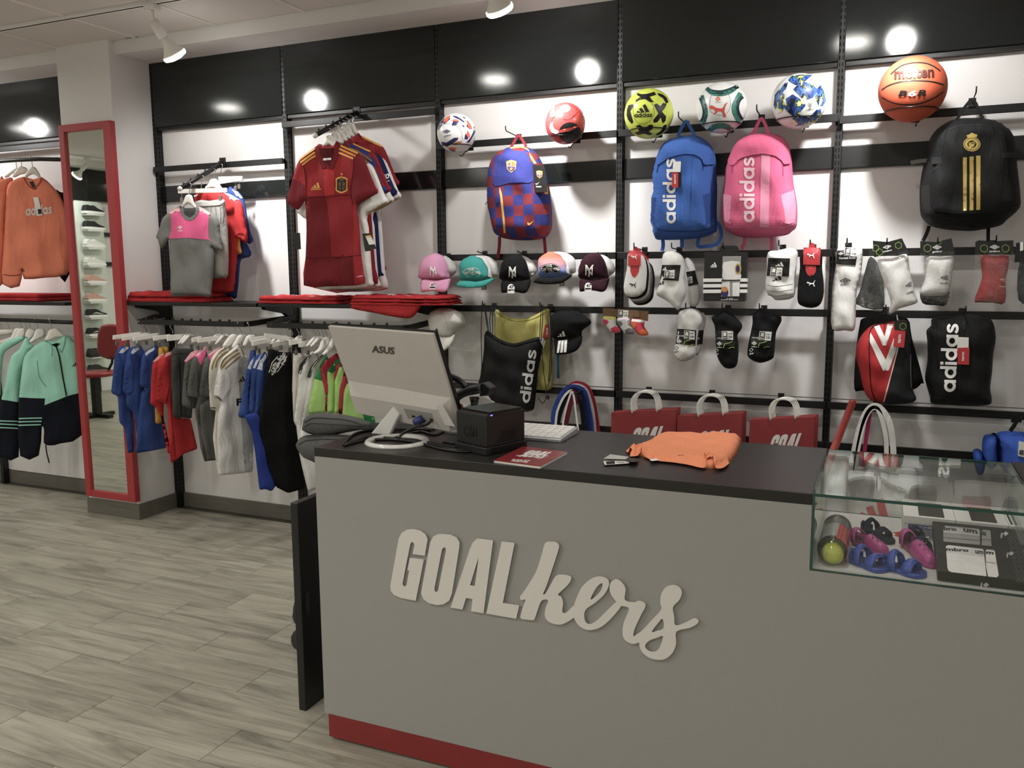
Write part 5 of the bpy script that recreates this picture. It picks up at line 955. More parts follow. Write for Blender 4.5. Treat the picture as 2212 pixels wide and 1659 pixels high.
for i, (nm, cname, p, w_) in enumerate((('red shoulder strap at the back of the striped bundle', 'red', cV(1800, 340, 1860, 285, 1930, 268, 2030, 310, 2090, 420, 2130, 600, 2165, 860), 11), ('white shoulder strap inside the red one', 'white', cV(1790, 370, 1850, 300, 1935, 292, 2020, 340, 2070, 460, 2110, 650, 2128, 860), 8),
    ('bright blue shoulder strap on top of the bundle', 'blue', cV(1640, 780, 1640, 620, 1720, 420, 1810, 322, 1920, 318, 2000, 370, 2040, 520, 2075, 700, 2090, 860), 12), ('navy shoulder strap under the blue one', 'navy', cV(1690, 800, 1680, 640, 1760, 430, 1840, 345, 1920, 345, 1985, 430, 2030, 640, 2050, 860), 9),
    ('black shoulder strap at the front of the bundle', 'black', cV(1680, 840, 1710, 640, 1790, 430, 1850, 352, 1900, 370, 1960, 520, 1985, 680, 1995, 860), 9), ('white shoulder strap at the left of the bundle', 'white', cV(1660, 760, 1680, 600, 1750, 440, 1820, 360, 1860, 352), 5), ('maroon shoulder strap in the middle of the bundle', 'maroon', cV(1760, 860, 1800, 680, 1840, 500, 1865, 360, 1890, 420, 1900, 520), 10), ('thin white shoulder strap at the front of the bundle', 'white', cV(1740, 830, 1765, 640, 1815, 460, 1855, 365, 1880, 430, 1905, 640, 1935, 860), 4))):
    t = thing('shoulder_strap', nm, 'strap'); strap('webbing', S(4.06-.022*i), p, w_, ST[cname], t, .004)
hook(*cV(1880, 380)[0], 'peg hook holding the striped shoulder straps', out=.2, tip=.01)
p0, p1 = at(*cN(2150, 165)[0], 3.75), at(*cN(2000, 540)[0], 3.35); ax = (p1-p0).normalized()
t = thing('foil_tube', 'shiny red tube leaning behind the glass case', 'tube'); TR = mat('tube_red_foil', (186, 58, 48), .3, metal=.4, noise=.25, nscale=60, stretch=(20, 20, 1)); MB().tube([p0, p0+ax*.9], .0145, 20).build('tube_body', TR, t, True); MB().tube([p0-ax*.006, p0+ax*.012], .0152, 20).build('end_cap', mat('cap_red', (140, 40, 36), .4), t, True)
t = thing('tote_bag', 'white tote bag with long handles and a red logo, behind the glass case', 'bag'); WB = fab('tote_white', (222, 220, 216)); sh = S(3.98)
c = Cloth('bag_body', cO(415, 560, 600, 555, 850, 560, 990, 570, 1000, 900, 990, 1060, 700, 1080, 420, 1060, 405, 800), S(4.02), WB, t, .04, .06, .02, .02, wr(.004, .003, .003, 30, 25), smooth=False)
for p, w_ in ((cO(440, 620, 470, 440, 520, 230, 580, 100, 640, 62, 700, 95, 760, 200, 790, 400, 790, 600), 13), (cO(480, 600, 500, 430, 545, 220, 590, 110, 640, 78, 680, 120, 720, 260, 735, 420, 730, 600), 10)): strap('handle', S(3.94), p, w_, WB, t, .005)
strap('handle_lining', S(3.955), cO(545, 560, 560, 400, 585, 230, 600, 120), 9, fab('strap_magenta', (160, 24, 84)), t, .003); strap('handle_lining', S(3.955), cO(690, 130, 712, 260, 725, 420, 725, 560), 7, ST['maroon'], t, .003)
decal('logo', c, logo(*cO(505, 965, 742, 962, 540, 812), BARS), INK_R, t, e=.002, res=5); text(c, '@sport', *cO(478, 1042, 770, 1040, 482, 950), INK_R, t, e=.002); hook(*cO(650, 75)[0], 'peg hook holding the white tote', out=.16, tip=.012)
X = T(1900, 860, .14464); BB = fab('blue_bag', (36, 86, 190)); t = thing('sports_bag', 'bright blue sports bag at the right edge behind the glass', 'bag')
Cloth('side_pocket', X(1390, 785, 1500, 765, 1570, 900, 1560, 1100, 1480, 1150, 1420, 1000), S(4.03), BB, t, .06, .05, .016, .02); Cloth('side_pocket', X(1560, 560, 1640, 540, 1730, 525, 1770, 700, 1760, 980, 1640, 1060, 1550, 900, 1528, 700), S(4.02), BB, t, .08, .05, .016, .02)
c = Cloth('body', X(1740, 530, 1900, 492, 2150, 505, 2420, 530, 2440, 900, 2400, 1300, 2100, 1250, 1900, 1120, 1790, 980, 1775, 720), S(4.02), BB, t, .13, .09, .016, .03, wr(.005, .004, .003, 30, 22)); strap('piping', c, X(1745, 540, 1780, 720, 1790, 960, 1880, 1100), 4, INK_NAVY, t, .004)
strap('carry_strap', S(3.96), X(1950, 495, 2010, 410, 2060, 330, 2110, 312), 9, BK, t, .005, k=1); ticket(c, X(2078, 640, 2200, 665, 2195, 895, 2066, 862), CARD_W, t, .02); decal("tag_print", c, X(2090, 760, 2150, 775, 2148, 850, 2084, 838), CARD_K, t, e=.0235); hook(*X(2115, 300)[0], 'peg hook holding the blue sports bag')
# ------------------------------------------------------------------ things on the counter
ZT = .9928
MW = mat('monitor_silver_white', (196, 190, 184), .38, spec=.4, noise=.03, nscale=20); MWG = mat('monitor_gloss_white', (226, 224, 220), .15, coat=.4)
mo = Sheet(at(708, 705, 2.42), -17, -22); mS = mo
t = thing('computer_monitor', 'silver computer monitor seen from behind on a white ring stand', 'monitor')
def lift(p, d): return [mo.P(*mo.uv(*q), d) for q in p]
BP = cM(305, 155, 1085, 215, 1302, 930, 536, 782)
MB().prism(lift(cM(303, 150, 1088, 210, 1312, 925, 536, 786), -.012), mo.N*-.010).build('screen', mat('screen_black', (10, 10, 11), .12), t)
b_ = MB(); b_.prism(lift(BP, 0), -mo.N*.012); b_.build('back_cover', MW, t, bevel=.001)
B0 = lift(cM(455, 560, 840, 622, 1225, 690, 1300, 928, 920, 856, 538, 782), .0004); B1 = lift(cM(500, 618, 560, 652, 1150, 742, 1205, 728, 1262, 905, 910, 838, 562, 768), .032)
m_ = MB(); B1 = lift(cM(520, 640, 840, 690, 1160, 742, 1255, 905, 910, 840, 565, 770), .032); m_.add(B0+B1, [(6, 7, 8, 9, 10, 11)]+[(i, (i+1) % 6, 6+(i+1) % 6, 6+i) for i in range(6)]); m_.build('lower_housing', MW, t, bevel=.002)
h_ = Sheet((0, 0, 0)); h_.U, h_.V, h_.N, h_.O = mo.U, mo.V, mo.N, mo.O+mo.N*.0322
flat('port_recess', h_, cM(870, 768, 1082, 806, 1100, 880, 905, 845), mat('monitor_recess', (150, 146, 142), .5), t, e=.0003); flat('socket', h_, cM(1062, 842, 1082, 846, 1098, 862, 1074, 860), SLOT, t, e=.0008); flat('socket', h_, cM(930, 820, 955, 824, 958, 836, 934, 832), SLOT, t, e=.0008)
flat('edge_chamfer', h_, cM(1112, 745, 1160, 742, 1255, 905, 1180, 892), MWG, t, e=.0004)
text(mo, 'ASUS', *cM(632, 350, 800, 366, 634, 297), mat('logo_grey', (74, 68, 64), .4), t, 'logo', bold=.03, shear=0)
pl = h_.pt(*cM(985, 858)[0], .012); MB().tube([h_.pt(*cM(1010, 842)[0], .004), pl, h_.pt(*cM(950, 876)[0], .03)], [.013, .014, .011], 10).build('video_plug', mat('plug_blue', (40, 50, 130), .4), t, True)
rc = Vector((-1.432, 2.338, ZT)); MB().lathe(rc, [(.082, 0), (.106, 0), (.106, .005), (.100, .011), (.088, .011), (.082, .006), (.082, 0)], 48, Z, False).build('ring_base', MWG, t, True)
nk = Sheet((0, 2.305, 0), -4); q0 = [nk.pt(*q) for q in cM(792, 752, 836, 815, 760, 1030, 625, 1035)]; q0 = [Vector((q.x, q.y, max(q.z, ZT+.004))) for q in q0]; MB().prism(q0, -nk.N*.022).build('stand_neck', MWG, t, bevel=.004)
# cables
t = thing('cable_bundle', 'black cables lying on the worktop between monitor and printer', 'cable'); zc = lambda q, e=.004: [atz(*x, ZT+e) for x in q]
for i, p in enumerate((cM(1030, 860, 950, 910, 860, 960, 830, 990), cM(1085, 855, 1040, 890, 960, 905, 870, 950, 830, 995))): MB().tube(catmull([h_.pt(*p[0], .01)]+[at(*x, 2.33-.02*k) for k, x in enumerate(p[1:])], 4, False), .0042, 7).build('cable', PLASTIC_K, t, True)
for p in (cM(440, 1035, 520, 1000, 620, 975, 720, 985, 830, 1000, 960, 1005, 1100, 1040, 1250, 1075, 1400, 1070), cM(430, 1045, 560, 1010, 700, 1000, 850, 1005, 1000, 1030, 1150, 1070, 1300, 1090, 1420, 1085), cM(480, 1020, 600, 985, 780, 990, 900, 1010, 1080, 1025, 1260, 1060, 1380, 1055), cM(800, 990, 900, 960, 1000, 940, 1100, 965, 1190, 930), cM(420, 1040, 500, 960, 640, 930, 760, 940, 860, 960)):
    MB().tube([v for v in catmull(zc(p), 4, False)], .0042, 7).build('cable', PLASTIC_K, t, True)
t = thing('laptop_sleeve', 'flat black folder lying on the far left of the worktop', 'folder', (0, 0, 0)); P_ = [atz(*q, ZT) for q in cM(560, 930, 640, 890, 1120, 915, 1070, 945)]; MB().prism([P_[0], P_[3], P_[2], P_[1]], Z*.008).build('cover', mat('folder_black', (26, 26, 27), .6), t); MB().tube([P_[0]+Z*.0085, P_[3]+Z*.0085], .0015, 6).build('spine_fold', PLASTIC_K, t)
MB().prism([atz(*q, ZT) for q in cM(1155, 1025, 1250, 985, 1330, 1000, 1250, 1040)][::-1], Z*.006).build('plug_tab', PLASTIC_K, thing('power_adapter', 'small flat black adapter plate between ring stand and printer', 'adapter'), bevel=.002)
# receipt printer
PB = mat('printer_black', (26, 25, 26), .42, bump=.08, bscale=900); PBG = mat('printer_black_gloss', (18, 18, 19), .2)
c0 = Vector((-1.079, 2.27, ZT)); ex = Vector((-.129, .053, 0)); ey = Vector((.0625, .152, 0)); EX, EY = ex.normalized(), ey.normalized(); lx, ly = ex.length, ey.length
t = thing('receipt_printer', 'black cube-shaped receipt printer with a tiny blue light', 'printer')
def pbox(n, a0, a1, b0, b1, z0, z1, m, bev=.003): return MB().obox(c0+EX*(a0+a1)/2+EY*(b0+b1)/2+Z*(z0+z1)/2, (EX, EY, Z), ((a1-a0)/2, (b1-b0)/2, (z1-z0)/2)).build(n, m, t, bevel=bev)
pbox('body', 0, lx, 0, ly, .022, .124, PB, .005); pbox('lid', .006, lx-.002, .020, ly-.004, .124, .129, PBG, .002); pbox('base_skirt', -.006, lx+.004, -.006, ly+.003, 0, .024, PB, .003)
pbox('front_bar', 0, .014, .012, ly-.02, .121, .1255, PBG, .001)
for k in range(6): pbox('vent_groove', -.0062, -.0055, .012, ly-.01, .003+k*.0034, .0045+k*.0034, SLOT, 0)
for k in range(7): pbox('vent_groove', -.0006, .001, .040+k*.004, ly-.045+k*.001, .034+k*.005, .0352+k*.005, SLOT, 0)
for k in range(4): pbox('button', -.0012, .004, .030+k*.012, .037+k*.012, .118, .1215, PBG, .0005)
pbox('status_light', -.0016, .003, .018, .025, .1185, .122, mat('blue_light', (70, 80, 255), .3, emis=3), 0)
text(Sheet(c0, math.degrees(math.atan2(-ex.y, -ex.x))), 'csn', *cV(555, 895, 715, 912, 555, 765), PBG, t, 'embossed_mark', e=.0015)
# barcode scanner behind the printer
t = thing('barcode_scanner', 'black handheld scanner resting on its stand behind the printer', 'scanner'); SCB = mat('scanner_rubber', (30, 31, 33), .45)
y = 2.66; A = lambda *p: [at(*q, y) for q in cV(*p)]
MB().tube(catmull(A(400, 560, 440, 470, 520, 400, 640, 350, 770, 325), 4, False), [.020, .020, .0195, .019, .018, .017, .017, .016, .016, .016, .016, .017, .017, .018, .018, .018, .018][:17], 14).build('handle', SCB, t, True)
q0 = A(760, 265, 805, 268, 880, 330, 845, 415, 740, 425, 770, 350); MB().prism(q0[::-1], Vector((0, .055, 0))).build('scan_head', SCB, t, bevel=.004)
MB().tube(catmull(A(368, 170, 450, 200, 530, 250, 590, 320), 4, False), .0115, 12).build('coiled_cable', PLASTIC_K, t, True); MB().tube(A(335, 150, 372, 172), .0125, 12).build('cream_tip', mat('cream_plastic', (212, 204, 192), .5), t, True)
MB().tube(A(690, 430, 690, 520), [.018, .012], 12).build('stand_joint', PLASTIC_K, t, True); k_ = A(690, 515)[0]; MB().tube([k_, (k_.x, k_.y, ZT)], .012, 10).build('stand_post', PLASTIC_K, t, True); MB().lathe((k_.x, k_.y, ZT), [(.05, 0), (.05, .006), (.02, .012)], 24).build('stand_base', PLASTIC_K, t, True)
t = thing('paper_stack', 'white papers and an orange card edge showing behind the printer', 'paper', (0, 0, 0)); MB().prism([at(*q, 2.745) for q in cV(560, 560, 790, 420, 930, 490, 880, 560)][::-1], (0, .003, 0)).build('sheet', PAPERW, t); MB().prism([at(*q, 2.735) for q in cV(460, 560, 480, 520, 540, 512, 560, 560)][::-1], (0, .003, 0)).build('sheet', mat('card_orange', (160, 86, 44), .6), t)
# keyboard
t = thing('keyboard', 'slim silver keyboard with white keys behind the printer', 'keyboard'); KX0, KX1, KY0, KY1 = -1.36, -.937, 2.528, 2.70
MB().prism([(KX0, KY0, ZT), (KX0, KY1, ZT), (KX0, KY1, ZT+.022), (KX0, KY0, ZT+.010)], (KX1-KX0, 0, 0)).build('case', mat('keyboard_silver', (188, 190, 194), .3, metal=.5), t, bevel=.002)
for r_ in range(6):
    for c_ in range(15):
        a = KX0+.010+c_*.0272; b = KY0+.010+r_*.0262; z0 = ZT+.0105+(r_*.0262+.010)*.0698
        MB().obox((a+.012, b+.0115, z0+.0022), ((1, 0, 0), (0, 1, .0698), (0, -.0698, 1)), (.0122, .0115, .0026)).build('key', PLASTIC_W, t)
# booklet
t = thing('booklet', 'dark red booklet with white title lying near the counter edge', 'booklet'); P_ = [atz(*q, ZT+.007) for q in cM(1545, 1155, 1890, 1200, 2092, 1092, 1760, 1050)]
RB = mat('booklet_red', (150, 28, 34), .28, coat=.3); MB().prism([q-Z*.007 for q in P_], Z*.0055).build('pages', PAPERW, t); MB().prism([q-Z*.0012 for q in P_], Z*.0012).build('cover', RB, t); zp = ZPlane(ZT+.007)
flat('title', zp, logo(*cV(1270, 1108, 1560, 1133, 1335, 1062), [L if len(L) > 1 else L[0] for L in GOAL]), INK_W, t, e=.0004); flat('title', zp, logo(*cV(1195, 1150, 1530, 1168, 1290, 1092), [L if len(L) > 1 else L[0] for L in KERS]), INK_W, t, e=.0008)
text(zp, 'TIENDA DE DEPORTES', *cV(1182, 1132, 1480, 1156, 1188, 1122), INK_W, t, e=.0004, bold=.03); bars(zp, *cV(1145, 1178, 1365, 1196, 1153, 1168), INK_W, t, 5, .0004); text(zp, 'MARTOS', *cV(1126, 1198, 1318, 1216, 1142, 1180), INK_W, t, e=.0004, bold=.04)
# folded orange top
t = thing('folded_shirt', 'bright orange folded top lying on the worktop', 'clothing'); OR = fab('orange_jersey', (248, 146, 96)); zs = Sheet((0, 0, ZT), 0, 90)
c = Cloth('folded_body', cN(600, 525, 575, 500, 650, 478, 690, 462, 755, 425, 810, 396, 900, 398, 1050, 402, 1200, 400, 1310, 405, 1365, 415, 1370, 440, 1345, 510, 1290, 580, 1240, 605, 1190, 625, 1140, 626, 1080, 618, 1000, 600, 850, 575, 740, 562, 690, 545), zs, OR, t, .020, .03, .016, 0, wr(.0018, .0016, .0014, 40, 55))
for p, w_, th in ((cN(650, 485, 665, 500, 700, 535, 760, 560, 880, 572, 1000, 590, 1090, 612, 1125, 605), 5, .006), (cN(1115, 575, 1150, 550, 1175, 570, 1195, 612, 1240, 610, 1280, 580), 6, .008), (cN(565, 505, 600, 485, 650, 478, 670, 495, 640, 525, 590, 530), 6, .006)): strap('rolled_hem', c, p, w_, OR, t, th)
decal('painted_fold_shade', c, cN(920, 572, 960, 574, 1000, 584, 985, 588, 945, 580), mat('fold_shade_paint', (120, 60, 30), .8), t, e=.001)  # shade inside the fold, painted on as a dark patch
for i, p in enumerate((cN(400, 572, 578, 563, 586, 588, 412, 600), cN(400, 556, 450, 524, 580, 542, 556, 560))):
    o = flat('swing_tag', ZPlane(ZT+.002+.006*i), p, CARD_W if i == 0 else mat('tag_grey', (190, 190, 184), .5), t, thick=.001)
flat('tag_print', ZPlane(ZT+.0035), cN(418, 575, 480, 571, 484, 592, 424, 596), INK_K, t); flat('tag_clip', ZPlane(ZT+.004), cN(560, 560, 610, 548, 648, 560, 630, 578, 590, 580), PLASTIC_K, t, thick=.005); flat('swing_tag', ZPlane(ZT+.006), cN(725, 562, 770, 552, 795, 566, 740, 572), CARD_W, t, thick=.001)
flat('barcode', ZPlane(ZT+.0035), [cN(495+i*7, 578, 498+i*7, 577.5, 500+i*7, 586, 497+i*7, 586.5) for i in range(8)], INK_K, t)
# grey padded chair at the left end
GF = fab('grey_upholstery', (92, 92, 90), noise=.12, nscale=60); GP = fab('grey_piping', (60, 60, 59))
t = thing('cashier_chair', 'grey padded chair with dark piping behind the left end of the counter', 'chair')
c = Cloth('backrest', cM(125, 905, 132, 850, 165, 815, 220, 802, 320, 806, 430, 816, 540, 842, 625, 880, 640, 905, 600, 920, 450, 946, 330, 972, 220, 968, 150, 952, 128, 930), S(2.82), GF, t, .045, .05, .016, .06)
strap('piping', c, cM(135, 870, 200, 838, 320, 842, 430, 850, 540, 872, 620, 890), 2, GP, t, .003); strap('piping', c, cM(132, 905, 180, 880, 300, 886, 420, 892, 560, 902), 1.4, GP, t, .002)
c = Cloth('seat', cM(85, 1010, 110, 980, 180, 964, 330, 962, 480, 968, 560, 985, 560, 1060, 480, 1150, 330, 1180, 205, 1172, 140, 1124, 95, 1065), S(2.80), GF, t, .06, .06, .02, .06); strap('piping', c, cM(90, 1035, 150, 1005, 260, 995, 400, 1000), 1.8, GP, t, .002)
p_ = at(*cM(330, 1100)[0], 2.86); MB().tube([(p_.x, 2.87, p_.z), (p_.x, 2.87, .06)], .02, 12).build('post', PLASTIC_K, t, True); MB().lathe((p_.x, 2.87, 0), [(.2, 0), (.2, .012), (.03, .06)], 28).build('foot_base', PLASTIC_K, t, True)
t = thing('pouch', 'dark rounded pouch with a white clip on the far side of the black board', 'pouch'); p_ = Sheet((0, 2.335, 0), 0)
Cloth('pouch_body', img(646, 1262, 640, 1285, 634, 1310, 633, 1330, 638, 1345, 650, 1352, 668, 1330, 666, 1280), p_, fab('pouch_grey', (52, 54, 54)), t, .02, .03, .012, .02); MB().tube([p_.pt(641, 1285), p_.pt(645, 1260), p_.pt(648, 1250)], [.0035, .0035, .003], 8).build('cord', mat('cord_grey', (140, 138, 132), .6), t, True); flat('clip', p_, img(640, 1255, 647, 1254, 647, 1267, 640, 1267), CARD_W, t, thick=.006, e=.004); flat('clip_end', p_, img(642, 1250, 650, 1250, 650, 1255, 643, 1256), PLASTIC_K, t, thick=.006, e=.004)
# ------------------------------------------------------------------ inside the glass case
ZF = .8002
def pt_(x, y, z=ZF): return atz(*cO(x, y)[0], z)
a0 = Vector((-.0935, 2.222, ZF+.037)); ad = Vector((.012, 1, 0)).normalized()
t = thing('ball_can', 'clear tube of yellow balls with a grey and red label', 'tube'); CL = glass('can_clear', mix=.08, rough=.05); n = 32
def sector(name, r, y0, y1, d0, d1, m):
    v = []; f = []; k = max(3, int((d1-d0)/10)); 
    for j, yy in enumerate((y0, y1)): v += [a0+ad*yy+Vector((math.cos(math.radians(d0+(d1-d0)*i/k))*r, 0, math.sin(math.radians(d0+(d1-d0)*i/k))*r)) for i in range(k+1)]
    f = [(i, i+1, k+2+i, k+1+i) for i in range(k)]; return obj(name, v, f, m, t, True)
MB().lathe(a0, [(.012, -.030), (.026, -.024), (.034, -.008), (.0365, .01), (.0365, .215), (.0365, .22)], n, ad).build('clear_wall', CL, t, True)
sector('grey_label', .0366, .018, .135, 74, 300, mat('label_grey', (150, 156, 152), .25, coat=.4)); sector('red_label', .0367, .002, .135, -60, 76, mat('label_red', (190, 30, 34), .25, coat=.4)); sector('dark_band', .0367, .135, .19, 0, 359.9, mat('label_dark', (84, 86, 84), .2, coat=.4))
MB().lathe(a0, [(.0372, .19), (.0372, .217), (.034, .22)], n, ad).build('lid', mat('lid_smoke', (56, 58, 58), .25, coat=.4), t, True)
for k in range(3):
    bm = bmesh.new(); bmesh.ops.create_uvsphere(bm, u_segments=20, v_segments=12, radius=.027); me = bpy.data.meshes.new('yellow_ball'); bm.to_mesh(me); bm.free(); me.polygons.foreach_set('use_smooth', [True]*len(me.polygons)); me.materials.append(fab('ball_felt', (196, 204, 50))); link('yellow_ball', me, t).location = a0+ad*(.010+.06*k)+Vector((.002, 0, -.008))
cs_ = Sheet(a0+Vector((.02, -.0, 0)), 60, 40); text(cs_, 'Babolat', *cO(330, 1270, 372, 1090, 300, 1262), INK_W, t, 'can_print', e=.036) if 0 else None
cf = Sheet(a0+Vector((0, .1, .0376)), 0, 90); text(cf, 'B', *cO(345, 1235, 385, 1235, 345, 1165), INK_W, t, 'can_print', e=0) if 0 else None
SBL = mat('sandal_blue', (38, 72, 168), .45, bump=.05, bscale=300); SMG = mat('sandal_magenta', (176, 48, 134), .4); SNV = fab('sandal_navy', (28, 34, 66)); SBLD = mat('sandal_blue_dark', (24, 44, 116), .5); SMD = mat('sandal_magenta_dark', (90, 20, 66), .6)
def sandal(label, heel, toe, m, md, style, wd=.046):
    t = thing('child_sandal', label, 'sandal'); h = Vector(heel); d = Vector(toe)-h; L = d.length; U = d.normalized(); V = Vector((-U.y, U.x, 0)); P = lambda a, b, z: h+U*(a*L)+V*(b*wd)+Z*(z)
    o = [(0, 0), (.03, .28), (.15, .38), (.4, .34), (.62, .44), (.82, .48), (.95, .34), (1, 0), (.95, -.34), (.82, -.48), (.62, -.44), (.4, -.34), (.15, -.38), (.03, -.28)]; o = [(q.x, q.y) for q in catmull(o, 2)]
    MB().prism([P(a, b, .0002) for a, b in o], Z*.012).build('sole', m, t, bevel=.003); MB().prism([P(.03+a*.94, b*.88, .0124) for a, b in o], Z*.0012).build('footbed', md, t)
    def band(name, a0_, a1_, hgt, mm, k=10, b=.47, off=0):
        v = []; f = []
        for s_ in range(4):
            a = a0_+(a1_-a0_)*s_/3
            for i in range(k+1): th = math.pi*i/k; v.append(P(a-off*math.sin(th), b*math.cos(th), .008+hgt*math.sin(th)**.75*(1-.06*abs(s_-1.5))))
        for s_ in range(3):
            for i in range(k): q = s_*(k+1)+i; f.append((q, q+1, q+k+2, q+k+1))
        oo = obj(name, v, f, mm, t, True); sd = oo.modifiers.new('thickness', 'SOLIDIFY'); sd.thickness = .003; return oo
    def cup(): 
        v = []; f = []; k = 14
        for z in (.008, .022, .036):
            for i in range(k+1): th = math.radians(100+160*i/k)+0; a = .19+.22*math.cos(th); b = .40*math.sin(th); v.append(P(a, b, z-(.010 if z > .03 else 0)*abs(math.sin(th))))
        for s_ in range(2):
            for i in range(k): q = s_*(k+1)+i; f.append((q, q+1, q+k+2, q+k+1))
        oo = obj('heel_cup', v, f, m, t, True); sd = oo.modifiers.new('thickness', 'SOLIDIFY'); sd.thickness = .003
    cup()
    if style == 'clog':
        v = []; f = []; k = 12; n_ = 8
        for s_ in range(n_+1):
            a = .46+.53*s_/n_; w_ = .47*math.sqrt(max(0, 1-max(0, (a-.72)/.29)**2))
            for i in range(k+1): th = math.pi*i/k; v.append(P(a, w_*math.cos(th), .010+(.034-.016*s_/n_)*math.sin(th)**.8*(1 if s_ < n_ else .1)))
        for s_ in range(n_):
            for i in range(k): q = s_*(k+1)+i; f.append((q, q+1, q+k+2, q+k+1))
        oo = obj('upper_shell', v, f, m, t, True); sd = oo.modifiers.new('thickness', 'SOLIDIFY'); sd.thickness = .003
        for a, b in ((.55, 0), (.62, .14), (.62, -.14), (.69, 0), (.76, .12), (.76, -.12)): MB().lathe(P(a, b, .046-.03*(a-.55)-abs(b)*.03), [(.0022, 0), (.0022, .001)], 8, Z).build('vent_hole', SMD, t)
        band('heel_strap', .08, .22, .040, m, off=.1)
    else:
        band('front_strap', .56, .80, .030, m); band('front_flap', .60, .76, .0335, m, b=.40); band('ankle_strap', .24, .42, .044, m, off=.06); band('ankle_flap', .26, .39, .047, m, b=.40, off=.06)
        if style == 'tick':
            q = P(.68, .12, .0375); mk = [(q+U*(x-.5)*-.0+V*(.5-x)*.022+U*(.5-y)*.010) for x, y in SWOOSH[0]]; obj('logo', [v+Z*.001 for v in mk], [tuple(range(len(mk)))], INK_W, t)
pp = lambda x, y: pt_(x, y)
sandal('navy child sandal with a white tick, at the back left', pp(545, 1095), pp(780, 1195), SNV, SNV, 'tick'); sandal('navy child sandal with a white tick, against the black box', pp(930, 1150), pp(1068, 1290), SNV, SNV, 'tick')
sandal('magenta child clog behind the left blue sandal', pp(475, 1180), pp(735, 1300), SMG, SMD, 'clog'); sandal('magenta child clog beside the black box', pp(885, 1190), pp(1112, 1395), SMG, SMD, 'clog')
sandal('blue child sandal nearest the ball tube', pp(452, 1325), pp(735, 1425), SBL, SBLD, 'strap', .060); sandal('blue child sandal at the front middle of the case', pp(705, 1372), pp(1050, 1468), SBL, SBLD, 'strap', .060)
t = thing('swing_tag', 'orange folded tag with a white tick between the sandals', 'tag'); ts = Sheet((0, 2.335, 0), -25, 15); flat('card', ts, cO(755, 1180, 820, 1095, 895, 1130, 860, 1260), mat('tag_orange', (220, 74, 40), .5), t, thick=.001); flat('card', Sheet((0, 2.36, 0), -25, 15), cO(780, 1095, 885, 1080, 892, 1120, 830, 1130), mat('tag_orange', (220, 74, 40), .5), t, thick=.001); flat('logo', ts, logo(*cO(790, 1195, 835, 1175, 785, 1165), SWOOSH), INK_W, t, e=.003)
flat('card_back', Sheet((0, 2.345, 0), -25, 15), cO(870, 1220, 905, 1195, 950, 1270, 920, 1310), CARD_W, t, thick=.001)
# white shoe boxes at the back
BXW = mat('box_white', (222, 222, 218), .5); BXL = mat('box_label_grey', (150, 156, 164), .5); BXB = mat('box_label_blue', (30, 62, 140), .5); BXP = mat('box_photo_dark', (44, 38, 36), .3, noise=.6, nscale=40)
for i, (x0, x1, nm) in enumerate(((.0755, .2025, 'left'), (.2055, .3285, 'middle'), (.3315, .3425, 'right one'))):
    t = thing('shoe_box', 'white shoe box with a blue label at the case back, '+nm, 'box'); y0, y1, zt = 2.530, 2.715, .866
    bx('carton', x0, x1, y0, y1, ZF, zt-.02, BXW, t, .001); bx('lid', x0-.001, x1+.001, y0-.001, y1+.001, zt-.022, zt, BXW, t, .001)
    f = Sheet((0, y0-.0012, 0)); w = x1-x0
    bx('lid_picture', x0+w*.3, x1-w*.2, y0+.012, y1-.03, zt, zt+.0006, BXP, t); bx('end_label', x0+w*.1, x1-w*.12, y0-.0016, y0-.0008, ZF+.005, zt-.023, BXL, t); bx('label_stripe', x0+w*.1, x1-w*.12, y0-.002, y0-.0009, zt-.034, zt-.023, BXB, t)
    a = [f.P(x0+w*.14, zt-.0315, .001), f.P(x0+w*.55, zt-.0315, .001)]
    v, fc = glyphs('VL COURT 2.0 CRIB', .03); obj('label_print', [(x0+w*(.14+.42*q[0]), y0-.0024, zt-.0315+.006*q[1]) for q in v], fc, INK_W, t); bx('label_print', x0+w*.68, x0+w*.84, y0-.0025, y0-.0022, zt-.031, zt-.027, INK_W, t)
# black underwear box leaning on them
P0 = Vector((.146, 2.200, ZF+.0285)); up_ = (Vector((.146, 2.518, .8630))-P0).normalized(); NB = Vector((1, 0, 0)).cross(up_); ub = Sheet((0, 0, 0)); ub.O, ub.U, ub.V, ub.N = P0, Vector((1, 0, 0)), up_, NB
t = thing('underwear_box', 'black flat box with windows on folded grey and white underwear', 'box'); Lb = .315; wb_ = .196
MB().prism([P0, P0+ub.U*wb_, P0+ub.U*wb_+up_*Lb, P0+up_*Lb], -NB*.026).build('box', CARD_K, t, bevel=.0015)
GW = fab('underwear_grey', (150, 150, 150)); g_ = flat('window', ub, cR(238, 985, 255, 975, 555, 1005, 565, 1015, 568, 1150, 240, 1118), GW, t, e=.001); flat('window', ub, cR(585, 1020, 600, 1012, 655, 1018, 662, 1028, 672, 1160, 584, 1152), GW, t, e=.001)
flat('window', ub, cR(262, 1160, 285, 1150, 590, 1185, 602, 1200, 626, 1430, 310, 1392, 285, 1378, 276, 1355), SW, t, e=.001); flat('window', ub, cR(618, 1200, 630, 1190, 690, 1196, 700, 1206, 736, 1420, 718, 1440, 640, 1432, 622, 1340), SW, t, e=.001)
flat('waistband', ub, cR(240, 985, 560, 1015, 564, 1068, 240, 1040), fab('band_grey', (176, 176, 176)), t, e=.0016); flat('waistband', ub, cR(264, 1165, 598, 1198, 606, 1250, 268, 1212), fab('band_white', (214, 214, 214)), t, e=.0016)
